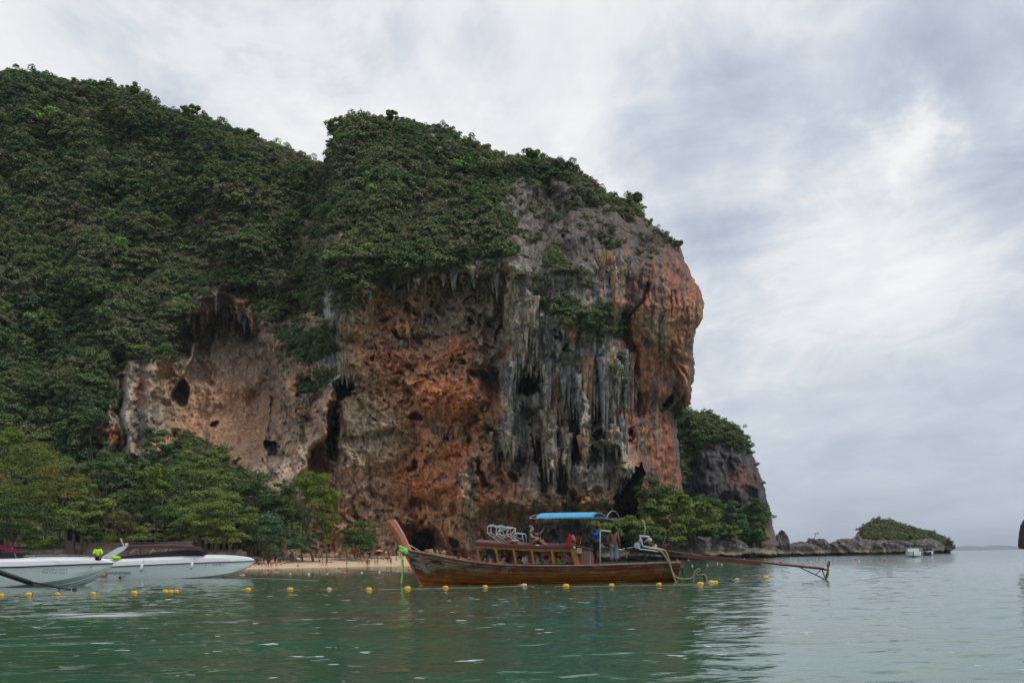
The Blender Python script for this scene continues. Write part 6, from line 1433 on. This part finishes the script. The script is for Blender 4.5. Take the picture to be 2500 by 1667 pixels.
def bow_boat_left():
    D = 62.; c = W(60, 1433, D + 1.5); root = empty('speedboat', (c.x, c.y, 0), 'nearer white speedboat at the left edge, its pointed bow over the other boat', 'speedboat', 'white speedboats moored by the beach')
    st = [(-420, 1393, 1372, 1434), (-250, 1390, 1369, 1434), (-100, 1387.5, 1366, 1434), (0, 1384.5, 1363.5, 1432.5), (60, 1383, 1362, 1426), (120, 1380.5, 1361, 1419), (170, 1378.5, 1361, 1411), (215, 1377, 1362, 1401), (245, 1376, 1364, 1391), (262, 1375.5, 1368, 1382), (275, 1374.5, 1373, 1376)]
    spd_hull(root, D, st, 1.55, -60, 1)
    for s, x, y, sz, m in (('เบสท์ ทราเวล คลาส 7', 106, 1391, .165, M_GREYP), ('Best Travel Class 7', 103, 1398.5, .19, M_GREYP), ('JP', 218, 1390, .30, M_GREYP), ('7 CLASS', 216, 1392, .08, M_GREYP), ('2014', 0, 1380, .2, M_GREYP)):
        if s == '2014' or s == 'JP' : continue
        put_text(s, x, y, D - .06 + (.25 if x > 200 else .0), sz, m, root, slope=3, yaw=4 if x < 200 else 14, tilt=-4)
    put_text('JP', 219, 1386, D + .35, .20, M_GREYP, root, slope=2, yaw=16, tilt=-4)
    # canopy
    Dc = D + .5; v, f = slab([W(x, y, Dc) for x, y in ((-260, 1326), (-100, 1327), (0, 1329), (22, 1333), (52, 1342))], [W(x, y, Dc + 2.2) for x, y in ((-260, 1326), (-100, 1327), (0, 1329), (22, 1333), (52, 1342))], .05); obj('canopy', v, f, M_MAR, root)
    v, f = slab([W(x, y, Dc - .05) for x, y in ((-260, 1328), (0, 1331), (20, 1336), (46, 1342))], [W(x, y, Dc - .02) for x, y in ((-260, 1328), (0, 1331), (20, 1336), (46, 1342))], .22); obj('canopy_valance', v, f, M_MAR, root)
    for x in (-240, -120, -20, 30): v, f = tube([W(x, 1337, Dc), W(x + 10, 1362, Dc)], .025); obj('canopy_post', v, f, M_STEEL, root)
    pts = [(-200, 1352), (20, 1348), (40, 1349), (58, 1356), (50, 1364), (-200, 1366)]; nr = [W(x, y, D + .9) for x, y in pts]; V = nr + [p + Vector((0, 1.6, 0)) for p in nr]; n = 6
    obj('windscreen', V, [tuple(range(n))[::-1], tuple(range(n, 2 * n))] + [(i, (i + 1) % n, n + (i + 1) % n, n + i) for i in range(n)], M_TINT, root)
    v, f = tube([W(x, y, D + .4) for x, y in ((60, 1361), (62, 1355.5), (180, 1354.5), (215, 1357), (222, 1362))], .018); obj('bow_rail', v, f, M_STEEL, root, smooth=True)
bow_boat_left()
def star(px, py, D, r, root):
    c = W(px, py, D)
    for nm, m, rr, k, dy in (('star_shadow', M_GRNP, r, .46, .03), ('star', M_ORW, r, .42, .0), ('star_core', M_GEL, r * .42, .42, -.02)):
        P = [c + Vector((math.sin(math.pi * i / 5) * (rr if i % 2 == 0 else rr * k) * 1.15 - (.09 if dy > 0 else 0), dy, math.cos(math.pi * i / 5) * (rr if i % 2 == 0 else rr * k))) for i in range(10)]
        obj(nm, P + [p + Vector((0, .02, 0)) for p in P], [tuple(range(10)), tuple(range(10, 20))[::-1]] + [(i, (i + 1) % 10, 10 + (i + 1) % 10, 10 + i) for i in range(10)], m, root)
def bow_boat_right():
    D = 88.; c = W(400, 1412, D + 1.7); root = empty('speedboat', (c.x, c.y, 0), 'white speedboat with brown canopy and an orange star on its side', 'speedboat', 'white speedboats moored by the beach')
    st = [(130, 1386, 1366, 1416), (200, 1385, 1365, 1416), (262, 1383.5, 1364.5, 1415), (320, 1380.5, 1362.5, 1414), (380, 1378, 1359.5, 1413), (440, 1375.5, 1356.5, 1411), (490, 1373.5, 1354.5, 1407.5), (530, 1372, 1355, 1403), (565, 1371, 1356.5, 1397), (592, 1370.3, 1359, 1389), (610, 1369.5, 1362, 1379), (620, 1368.5, 1366.5, 1371)]
    spd_hull(root, D, st, 1.75, 300, 1)
    put_text('ANDAMAN', 265, 1401, D - .08, .36, M_NAVYP, root, slope=2, yaw=2, tilt=-3, shear=.25); put_text('TOUR', 296, 1407, D - .04, .14, M_NAVYP, root, slope=2, tilt=-3, shear=.25)
    put_text('JP', 228, 1404, D - .08, .34, M_NAVYP, root, slope=2, yaw=2, tilt=-3, shear=.4); star(253, 1400, D - .05, .42, root)
    put_text('JP', 501, 1380, D + .18, .16, M_NAVYP, root, slope=2, yaw=8, tilt=-4); put_text('อันดามัน 7', 518, 1379.5, D + .28, .24, M_NAVYP, root, slope=2, yaw=10, tilt=-4); put_text('7', 557, 1375, D + .62, .15, M_NAVYP, root, slope=2, yaw=16, tilt=-4)
    bx = lambda nm, pts, off, th, m: obj(nm, [W(x, y, D + off) for x, y in pts] + [W(x, y, D + off) + Vector((0, th, 0)) for x, y in pts], [tuple(range(len(pts)))[::-1], tuple(range(len(pts), 2 * len(pts)))] + [(i, (i + 1) % len(pts), len(pts) + (i + 1) % len(pts), len(pts) + i) for i in range(len(pts))], m, root)
    bx('windscreen', [(294, 1364), (298, 1358), (360, 1351), (430, 1344), (462, 1342), (487, 1345), (498, 1355), (440, 1358), (360, 1361)], .55, 2.0, M_TINT)
    bx('windscreen_frame', [(296, 1358.5), (297, 1357), (360, 1350), (430, 1343), (462, 1341), (463, 1342.2), (430, 1344.4), (360, 1351.5)], .50, .06, M_BRNC)
    v, f = slab([W(x, y, D + .3) for x, y in ((300, 1334), (330, 1331.5), (380, 1330), (430, 1330.5), (470, 1333), (493, 1337.5))], [W(x, y - 1, D + 2.9) for x, y in ((300, 1334), (330, 1331.5), (380, 1330), (430, 1330.5), (470, 1333), (493, 1337.5))], .28); obj('canopy', v, f, M_BRNC, root)
    for off in (0, 3.0): bx('radar_arch', [(244, 1361), (262, 1351), (288, 1336), (304, 1332), (312, 1333), (300, 1344), (285, 1353), (276, 1361)], .05 + off, .12, M_GEL)
    for a, b in (((372, 1339), (380, 1346)), ((376, 1338), (366, 1350)), ((410, 1337), (402, 1344)), ((412, 1337), (420, 1343)), ((452, 1336), (446, 1341)), ((332, 1338), (318, 1350))):
        v, f = tube([W(a[0], a[1], D + .5), W(b[0], b[1], D + .5)], .03); obj('canopy_strut', v, f, M_GEL, root)
    for x, y0_, y1, dx in ((350, 1365, 1379, -3), (474, 1363, 1374, -4)):
        off = .05 if x < 400 else .02; p = W(x + dx, y1, D - .10 + off); q_ = W(x + dx * 2, y1 + 12, D - .12 + off); t = (q_ - p)
        fd = bpy.data.objects.new('fender', mesh('fender', *lathe((0, 0, 0), [(.02, -.30), (.10, -.26), (.13, -.1), (.13, .18), (.07, .28), (.02, .34)], 10), M_GEL, True)); COL.objects.link(fd); fd.parent = root
        fd.location = (p + q_) / 2 - Vector(root['_w']); fd.rotation_euler = (0, math.radians(14), 0)
        v, f = lathe((0, 0, -.30), [(.02, -.04), (.07, 0), (.08, .07), (.05, .09)], 8); g = obj('end_cap', v, f, M_SEAM); g.parent = fd
        v, f = tube([W(x + 1, y0_, D - .02), p], .016); obj('fender_line', v, f, cloth('pink'), root)
    o = obj('water_outlet', *lathe(W(293, 1411.5, D - .1), [(.05, -.02), (.12, .02), (.13, .12), (.05, .2)], 10), M_SEAM, root)
    v, f = tube([W(302, 1332, D + 1), W(297, 1321, D + 1), W(295, 1314, D + 1)], .035); o = obj('mast', v, f, M_GEL, root); p = [W(296, 1313, D + 1), W(299, 1316, D + 1), W(300, 1322, D + 1), W(293, 1319, D + 1)]; obj('flag', p + [a + Vector((0, .03, 0)) for a in p], [(3, 2, 1, 0), (4, 5, 6, 7), (0, 1, 5, 4), (1, 2, 6, 5), (2, 3, 7, 6), (3, 0, 4, 7)], cloth('orange'), o)
    v, f = cbox(W(309, 1328, D + 1), .2, .2, .2); obj('lamp', v, f, M_GEL, root)
    v, f = rock_geo(3, .38, .3, .16, 2, .15); c = np.array(W(284, 1361, D + .2)); o = obj('yellow_bag', v + c, f, cloth('lime'), loc=tuple(c), smooth=True); tag(o, 'neon yellow bag at the foot of the white arch on the speedboat', 'bag')
bow_boat_right()
p = W(239, 1334, 62.6); s = 1.72 / 1.78; person((p.x, p.y, p.z - .82 * s), R_(18), 'sitground', 'man in a neon yellow shirt sitting on the bow of the nearer speedboat', 'brown', [('longshirt', 'lime'), ('shorts', 'navy'), ('hair', 'hair_dark')], 1.72, True, sub=2)
# mooring line off the bow of the far speedboat
def line(name, pts, r, m, label, cat, group=None):
    P = smooth_path(pts, 6); v, f = tube(P, r, 5); o = obj(name, v, f, m, loc=P[0], smooth=True); return tag(o, label, cat, group)
line('mooring_line', [W(545, 1405, 87), W(600, 1410, DW(600, 1412)), W(700, 1414, DW(700, 1416)), W(778, 1417, DW(778, 1418))], .035, M_ROPE, 'pale mooring line running right from the bow of the starred speedboat', 'rope')
line('mooring_line', [W(830, 1386.5, DW(830, 1389)), W(900, 1392, DW(900, 1393)), W(960, 1396, DW(960, 1397)), W(1010, 1398, DW(1010, 1399))], .05, M_ROPE, 'long pale line from the beach to the prow of the long boat', 'rope')

# the shaft of another long boat, reaching in from the left
def left_shaft():
    D = 52.; E = lambda x, y, o=0.: W(x, y, D + o); root = empty('longtail_shaft', E(60, 1415), 'dark propeller shaft slanting into the water at the left edge', 'boat shaft')
    v, f = tube([E(-160, 1338), E(-60, 1372), E(0, 1396), E(75, 1421)], [.09, .10, .12, .10], 10); obj('shaft_housing', v, f, M_IRON, root, smooth=True)
    v, f = beam(E(-30, 1389), E(80, 1427), .06, .16); obj('keel_bar', v, f, M_IRON, root)
    v, f = tube([E(75, 1420), E(140, 1433), E(172, 1438.5)], .045, 8); obj('shaft_tube', v, f, M_IRON, root, smooth=True)
    v, f = lathe(E(182, 1438), [(.02, -.12), (.10, -.05), (.12, .05), (.03, .12)], 8, 'x'); obj('propeller', v, f, M_IRON, root)
    v, f = tube([E(140, 1434), E(146, 1438)], .04); obj('skeg', v, f, M_IRON, root)
    # stern of that boat, outside the picture
    g = [E(-160, 1338), E(-260, 1345)]; v, f = cbox(E(-200, 1345), 1.0, .5, .5); obj('engine_block', v, f, M_IRON, root)
    st = [(-190, 1.0), (-300, 1.1), (-420, 1.1), (-600, .6), (-680, .1)]; V = []
    for x, b in st:
        q_ = E(x, H(x) + 22, 0); V += [Vector((q_.x, D - b, q_.z + (0.6 if x < -650 else 0))), Vector((q_.x, D - b * .7, -.3)), Vector((q_.x, D + b * .7, -.3)), Vector((q_.x, D + b, q_.z + (0.6 if x < -650 else 0)))]
    Fc = [(i * 4 + a, i * 4 + a + 1, (i + 1) * 4 + a + 1, (i + 1) * 4 + a) for i in range(4) for a in range(3)] + [(0, 1, 2, 3)]; obj('hull', V, Fc, M_HULL, root)
left_shaft()

# ------------------------------------------------------------------ floats
M_YEL = plain('yellow_buoy', (0.78, 0.43, 0.015), 0.5, var=.22, scale=9); M_PALE = plain('faded_buoy', (0.58, 0.46, 0.32), 0.6, var=.15); M_REDB = plain('red_buoy', (0.80, 0.07, 0.06), 0.4, var=.05); M_WHB = plain('white_float', (0.66, 0.62, 0.60), 0.5, var=.05); M_DKB = plain('dark_float', (0.07, 0.08, 0.09), 0.6)
def buoy_mesh(nm, m):
    v, f = lathe((0, 0, 0), [(.03, -.155), (.075, -.15), (.115, -.10), (.125, -.03), (.125, .03), (.115, .10), (.075, .15), (.03, .155)], 14, 'x'); return mesh(nm, v, f, m, True)
BY = buoy_mesh('buoy', M_YEL); BP = buoy_mesh('buoy', M_PALE)
v, f = lathe((0, 0, 0), [(.035, -.19), (.05, -.18), (.05, -.15)], 8, 'x'); COLL = mesh('collar', v, f, M_PALE)
YB = [(3, 1455), (70, 1453), (140, 1452), (228, 1450.5), (328, 1448.5), (404, 1445.5), (417, 1445.5), (430, 1445), (606, 1441), (709, 1440), (804, 1439.5), (901, 1440), (995, 1438), (1088, 1436), (1185, 1434), (1280, 1431), (1382, 1432.5), (1493, 1430.5), (1609, 1428.5), (1710, 1427.5), (1737, 1423.5), (1747, 1423), (1799, 1416.5), (1870, 1411)]
near_ = {0: 'beside the picture edge under the nearer speedboat', 1: 'below the nearer speedboat, left of the dark shaft end', 2: 'in front of the tip of the dark shaft', 3: 'just right of the dark shaft tip', 4: 'alone below the starred speedboat', 5: 'left one of three touching buoys', 6: 'middle one of three touching buoys', 7: 'right one of three touching buoys',
    8: 'below the bow tip of the starred speedboat', 9: 'second to the right of the starred speedboat', 11: 'next left of the green ribbon', 12: 'between the green ribbon and the long boat stem', 13: 'under the lettered bow of the long boat', 14: 'under the front of the cabin of the long boat', 16: 'under the middle of the blue canopy', 17: 'under the shirtless man', 18: 'at the stern of the long boat',
    19: 'inside the looped hose of the ladder', 20: 'left one of a touching pair by the ladder', 21: 'right one of a touching pair by the ladder', 23: 'farthest right, under the long red-brown shaft'}
pr = []
for i, (px, py) in enumerate(YB):
    D = DW(px, py); p = W(px, py, D); pale = i in (10, 15, 22); o = bpy.data.objects.new('buoy', BP if pale else BY); COL.objects.link(o); z = .03
    o.location = (p.x, p.y, z); k_ = .74 + .10 * math.sin(i * 1.7); o.scale = (k_, k_, k_); o.rotation_euler = (0.1 * math.sin(i * 3.), .12 * math.sin(i * 5.1), .3 * math.sin(i * 2.3)); pr.append(Vector((p.x, p.y, 0.015)))
    c_ = bpy.data.objects.new('collar', COLL); COL.objects.link(c_); c_.parent = o
    if pale: tag(o, {10: 'faded cream buoy between yellow ones over the empty water left of the prow', 15: 'faded cream buoy under the middle of the long boat', 22: 'small faded cream buoy right of the boarding ladder'}[i], 'buoy', 'swimming line buoys')
    else: tag(o, 'yellow buoy ' + near_[i], 'buoy', 'swimming line buoys')
for i, (a, b) in enumerate(zip(pr[:-1], pr[1:])):
    m_ = a.lerp(b, .5) - Vector((0, 0, .12 if (b - a).length > 2 else 0)); v, f = tube(smooth_path([a, a.lerp(b, .2) - Vector((0, 0, .004)), m_, a.lerp(b, .8) - Vector((0, 0, .004)), b], 3), .014, 5)
    if i == 0: BR = empty('buoy_rope', (0, 43, 0), 'thin pale rope joining the yellow buoys along the water', 'rope')
    obj('rope_span', v, f, M_ROPE, BR, smooth=True)
v_, f_ = ICO[3]; SPH = {k: mesh('float', v_, f_, m, True) for k, m in (('w', M_WHB), ('r', M_REDB), ('d', M_DKB))}
FL = [('w', 709, 1402, 2.7, 'far left of the red ball, first from the speedboat'), ('w', 754, 1402.5, 3, 'second in its row, near the beach'), ('w', 799, 1401.5, 2.2, 'just left of the bright red ball'), ('w', 883, 1399, 2.7, 'just right of the bright red ball'), ('w', 926, 1397.5, 2.7, 'second right of the bright red ball'), ('w', 970, 1396, 2.2, 'beside the green ribbon'),
    ('r', 842, 1402, 4, 'near the beach among white floats'), ('r', 999, 1391, 3, 'close to the prow of the long boat'), ('w', 1690, 1382, 2.2, 'nearest the stern of the long boat'), ('w', 1727, 1380, 1.8, 'second from the stern below the shaft'), ('w', 1762, 1378, 2.0, 'third from the stern below the shaft'), ('w', 1752, 1376, 1.8, 'small, above the third from the stern'),
    ('r', 1654, 1368, 2.3, 'first from the stern, seen over the hull'), ('r', 1681, 1368, 2.2, 'second from the stern above the shaft'), ('r', 1817, 1365.5, 2.2, 'third from the stern above the shaft'), ('r', 1867, 1366.5, 2.4, 'fourth from the stern above the shaft'), ('r', 1906, 1373, 3.3, 'largest one, just above the shaft tube'), ('r', 1923, 1366, 2.0, 'in front of the dark rock stack'), ('r', 2000, 1366.5, 2.8, 'in front of the peaked rock'),
    ('r', 2089, 1366.5, 3.0, 'in front of the flat topped rock'), ('r', 2161, 1369, 3.2, 'farthest right, left of the moored speedboats'), ('w', 1943, 1371.5, 1.8, 'small one right of the largest red buoy'), ('w', 1979, 1371.5, 2.2, 'small one left of the propeller'), ('w', 2097, 1371, 2.0, 'small one right of the propeller')]
for k, px, pb, r, lab in FL:
    D = DW(px, pb); s = D / F; p = W(px, pb, D); o = bpy.data.objects.new('float', SPH[k]); COL.objects.link(o); o.location = (p.x, p.y, r * s * .45); o.scale = (r * s,) * 3
    o.name = 'float'; tag(o, ('red ball buoy ' if k == 'r' else 'white float ') + lab, 'buoy' if k == 'r' else 'float', 'red ball buoys' if k == 'r' else 'white floats')
for i, px in enumerate([1950, 1962, 1972, 1981, 1990, 2015, 2034, 2045, 2058, 2076, 2108, 2120, 2132, 2145, 2171, 2180]):
    pb = 1367.5 - (px - 1950) * .002; D = DW(px, pb); p = W(px, pb, D); s = D / F; o = bpy.data.objects.new('float', SPH['d']); COL.objects.link(o); o.location = (p.x, p.y, .05); o.scale = (1.8 * s, 1.4 * s, 1.0 * s); tag(o, 'small dark float on the line of red ball buoys', 'float', 'dark line floats')

# ------------------------------------------------------------------ people on the beach and in the shallows
BP_ = [  # px, py feet, pose, skin, wear, turn, label
    (610, 1384, 'sitground', 'pink', 'brief red', 40, 'sunbather in red sitting near the speedboat bow tip'), (622, 1383, 'walk', 'tan', 'shorts red', 90, 'bather in red shorts standing by the bow tip'), (640, 1385, 'stand', 'tan', 'shorts orange', 0, 'bather in orange shorts at the water edge, left group'),
    (649, 1386, 'stand', 'pale', 'brief white', 20, 'pale bather in white at the water edge, left group'), (655, 1384, 'walk', 'dark', 'longshirt black', 60, 'person in a black top in the left group'), (662, 1386, 'stand', 'tan', 'shirt yellow', 0, 'person in a yellow top in the left group'), (666, 1383, 'stand', 'pink', 'shorts orange', 10, 'tall bather with orange shorts behind the left group'),
    (675, 1387, 'walk', 'pale', 'brief black', -80, 'pale bather in black trunks walking right along the water'), (703, 1374, 'sitground', 'tan', 'brief black', 60, 'sunbather sitting up in the middle of the sand'), (696, 1375, 'sitground', 'pink', 'brief navy', -50, 'sunbather facing the left group'),
    (683, 1369, 'lie', 'tan', 'brief red', 80, 'sunbather lying at the foot of the boulders'), (620, 1374, 'lie', 'tan', 'brief black', 80, 'sunbather lying behind the bow tip'), (718, 1361, 'stand', 'pale', 'shorts green', 0, 'person in green shorts by the boulders'), (720, 1369, 'sitground', 'pink', 'brief orange', 20, 'sunbather just below the person in green'),
    (734, 1367, 'stand', 'tan', 'shorts blue', 90, 'person in blue shorts between boulders and bush'), (762, 1364, 'stand', 'pink', 'shorts blue', 0, 'person in blue shorts right of the low bush'), (765, 1365, 'walk', 'tan', 'vest orange', 40, 'person in an orange top beside the one in blue shorts'), (761, 1374, 'lie', 'pink', 'brief pink', 100, 'sunbather with dark hair lying on a pink towel'),
    (780, 1377, 'stand', 'tan', 'shorts black', 0, 'bather in black shorts in the middle of the sand'), (788, 1382, 'walk', 'tan', 'brief pink', -70, 'woman in pink bikini walking near the water'), (797, 1382, 'walk', 'brown', 'brief red', -90, 'woman in red bikini walking behind the pink one'), (785, 1352, 'stand', 'tan', 'shirt beige', 0, 'person in beige standing before the pale rock'),
    (809, 1360, 'stand', 'pink', 'shorts pink', 10, 'person in a pink skirt near the layered tree'), (808, 1373, 'lie', 'tan', 'brief black', 80, 'sunbather lying right of the two women'), (822, 1363, 'walk', 'pale', 'longshirt white', 80, 'person in white carrying something below the layered tree'), (830, 1366, 'stand', 'tan', 'vest orange', 0, 'person in a bright orange top below the layered tree'),
    (834, 1362, 'walk', 'brown', 'shorts khaki', 60, 'person in khaki behind the bright orange top'), (840, 1363, 'stand', 'tan', 'shirt yellow', 0, 'person in a yellow shirt right of the bright orange top'), (847, 1383, 'handup', 'tan', 'brief black', -60, 'woman in black bending her arm near the water'), (862, 1369, 'sitground', 'pink', 'brief black', 0, 'sunbather sitting above the woman in black'),
    (876, 1377, 'stand', 'pink', 'vest red', 0, 'person in a red swimsuit right of the woman in black'), (885, 1378, 'stand', 'tan', 'brief red', 10, 'bather in red trunks beside the red swimsuit'), (895, 1381, 'stand', 'tan', 'brief black', -20, 'left one of a close trio near the water'), (898, 1382, 'walk', 'brown', 'brief black', 30, 'middle one of a close trio near the water'), (902, 1379, 'stand', 'tan', 'brief navy', 60, 'right one of a close trio near the water'),
    (916, 1380, 'stand', 'pale', 'shorts skyblue', 0, 'bather in pale blue shorts near the right end of the sand'), (922, 1380, 'stand', 'tan', 'brief beige', 0, 'bather in beige trunks near the right end of the sand'), (925, 1361, 'stand', 'dark', 'longshirt black', 0, 'person in black holding a pale umbrella at the cliff foot'), (942, 1360, 'walk', 'tan', 'shirt lime', 40, 'person in a lime shirt at the cliff foot'),
    (936, 1366, 'sitground', 'tan', 'brief navy', 0, 'sunbather sitting below the lime shirt'), (947, 1375, 'stand', 'tan', 'shirt navy', 0, 'small bather in navy beside the prow'), (954, 1378, 'stand', 'brown', 'shorts black', 0, 'bather in black shorts seen just left of the prow'), (728, 1383, 'sitground', 'pink', 'brief red', 0, 'child crouching at the water edge'), (968, 1368, 'sitground', 'tan', 'brief pink', 0, 'sunbather sitting seen left of the prow'),
    (650, 1397, 'float', 'pink', 'brief red', 0, 'swimmer in the shallows nearest the speedboat'), (676, 1397, 'float', 'pink', 'brief black', 0, 'second swimmer in the shallows'), (827, 1393.5, 'float', 'pink', 'brief black', 0, 'swimmer left of the bright red ball'), (945, 1392.5, 'float', 'tan', 'brief black', 0, 'dark-haired swimmer near the prow'), (592, 1404, 'float', 'pink', 'brief orange', 0, 'swimmer under the bow tip of the speedboat')]
for i, (px, py, kd, sk, wr, tn, lab) in enumerate(BP_):
    g, c = wr.split(); hair = ('hair_dark', 'hair_brown', 'hair_blond')[(i * 7) % 3]
    if kd == 'float': D = DW(px, py); p = W(px, py, D); p.z = 0
    else: p = beach_spot(px, py)
    wear = [(g, c), ('hair', hair)] + ([('brief', 'navy')] if g in ('shirt', 'longshirt', 'vest') else [])
    person(p, R_(tn), kd, lab, sk, wear, 1.74 + .15 * ((i * 5) % 4) / 3, group='bathers on the beach')
# sitting crowd in the shade at the back (small, each one a figure)
q = random.Random(12)
for i in range(44):
    px = q.uniform(735, 790) if i < 10 else q.uniform(850, 975) if i < 26 else q.uniform(600, 700); p = beach_spot(px, q.uniform(1355.5, 1360.5) if i < 26 else q.uniform(1366, 1380))
    person(p, R_(q.uniform(-90, 90)), q.choice(['sitground', 'sitground', 'stand', 'lie']), 'beachgoer resting in the shade at the back of the sand' if i < 26 else 'sunbather among the crowd on the sand near the speedboat bow', q.choice(['tan', 'pink', 'brown']), [(q.choice(['brief', 'shorts']), q.choice(['black', 'navy', 'red', 'beige'])), ('hair', q.choice(['hair_dark', 'hair_brown']))], q.uniform(1.6, 1.8), group='beachgoers in the shade' if i < 26 else 'crowd near the speedboat bow')
# umbrellas
def umbrella(px, py, m, label):
    p = beach_spot(px, py); root = empty('umbrella', p, label, 'umbrella'); v, f = tube([p, p + Vector((0, 0, 2.1))], .03); obj('pole', v, f, M_STEEL, root); v, f = lathe(p + Vector((0, 0, 1.75)), [(1.1, 0), (.8, .22), (.4, .36), (.03, .42)], 10); obj('shade', v, f, m, root)
umbrella(926, 1361, M_PALE, 'pale beach umbrella at the cliff foot left of the prow'); umbrella(608, 1357, cloth('orange'), 'faded orange beach umbrella behind the speedboat bow'); umbrella(637, 1356, M_WHB, 'white beach umbrella in the shade of the bluish tree')

# ------------------------------------------------------------------ moored boats far off
def far_boat(px, pb, D, wpx, label, dark):
    s = D / F; c = W(px, H(px) + CH * F / D, D); b = wpx * s / 2; L = b * 4.2; root = empty('speedboat', (c.x, c.y, 0), label, 'speedboat', 'speedboats moored off the islet'); zt = b * .75
    V = []; k = 8; ys = [(0.0, .06, 1.0), (.12, .55, .98), (.35, .92, .95), (.7, 1.0, .9), (1.0, 1.0, .88)]
    for t, w, h in ys:
        y = c.y + t * L; V += [Vector((c.x + sx_ * b * w * wx_, y + (.25 * L * (1 - t) ** 4 if zz < 0 else 0), zz if zz < 0 else zt * h * zz)) for sx_, wx_, zz in ((-1, 1, 1), (-1, .92, .3), (-1, .6, -.3), (1, .6, -.3), (1, .92, .3), (1, 1, 1))]
    Fc = [(i * 6 + a, (i + 1) * 6 + a, (i + 1) * 6 + a + 1, i * 6 + a + 1) for i in range(4) for a in range(5)] + [(i * 6 + 5, (i + 1) * 6 + 5, (i + 1) * 6, i * 6) for i in range(4)] + [tuple(range(24, 30))[::-1]]
    obj('hull', V, Fc, M_GEL, root)
    v, f = box(c.x - b * .72, c.x + b * .72, c.y + L * .3, c.y + L * .42, zt * .9, zt * 1.55); obj('windscreen', v, f, M_TINT if dark else M_GELH, root)
    for sx_ in (-1, -.35, .35, 1): v, f = beam((c.x + sx_ * b * .85, c.y + L * .35, zt * .9), (c.x + sx_ * b * .85, c.y + L * .38, zt * 2.0), b * .05, b * .05); obj('canopy_post', v, f, M_GEL, root)
    v, f = slab([Vector((c.x - b * .95, c.y + L * .28, zt * 2.0)), Vector((c.x, c.y + L * .28, zt * 2.22)), Vector((c.x + b * .95, c.y + L * .28, zt * 2.0))], [Vector((c.x - b * .95, c.y + L * .8, zt * 2.0)), Vector((c.x, c.y + L * .8, zt * 2.22)), Vector((c.x + b * .95, c.y + L * .8, zt * 2.0))], zt * .18); obj('canopy', v, f, cloth('navy'), root)
    if dark:
        for sx_ in (-.4, .4): v, f = box(c.x + (sx_ - .22) * b, c.x + (sx_ + .22) * b, c.y - .3, c.y + .6, .1, zt * .8); obj('hull_tunnel', v, f, M_SEAM, root)
    root.rotation_euler.z = -math.atan2(c.x, c.y)
far_boat(2230, 1359.5, 214, 37, 'nearer moored speedboat with navy canopy, seen bow-on before the islet', False)
far_boat(2264, 1353, 300, 29, 'second moored speedboat with dark hull openings, behind the first', True)
# upswept prow of another long boat, cut by the right edge
v, f = rock_geo(77, 1.6, 1.5, 3.4, 4, .16); c = np.array(W(2532, 1305, 90)); 
pts = [(2494, 1338), (2492, 1330), (2493, 1318), (2495, 1300), (2498, 1282), (2506, 1268), (2530, 1262), (2560, 1270), (2560, 1342), (2510, 1341)]
nr = [W(x, y, 60) for x, y in pts]; n = len(pts)
rt = empty('longtail_prow', nr[-1], 'dark red upswept prow just cut by the right edge', 'boat prow'); obj('prow_board', nr + [p + Vector((0, .35, 0)) for p in nr], [tuple(range(n))[::-1], tuple(range(n, 2 * n))] + [(i, (i + 1) % n, n + (i + 1) % n, n + i) for i in range(n)], M_INNER, rt)
V = []; 
for x, y, b in ((2512, 1342, .1), (2560, 1372, .6), (2700, 1390, 1.0), (3000, 1392, .9)):
    q_ = W(x, y, 60); V += [q_ + Vector((0, -b + .2, 0)), Vector((q_.x + .5, q_.y - b * .6 + .2, -.3)), Vector((q_.x + .5, q_.y + b * .6 + .2, -.3)), q_ + Vector((0, b + .2, 0))]
obj('hull', V, [(i * 4 + a, i * 4 + a + 1, (i + 1) * 4 + a + 1, (i + 1) * 4 + a) for i in range(3) for a in range(3)] + [(12, 13, 14, 15), (3, 2, 1, 0)], M_HULL, rt)
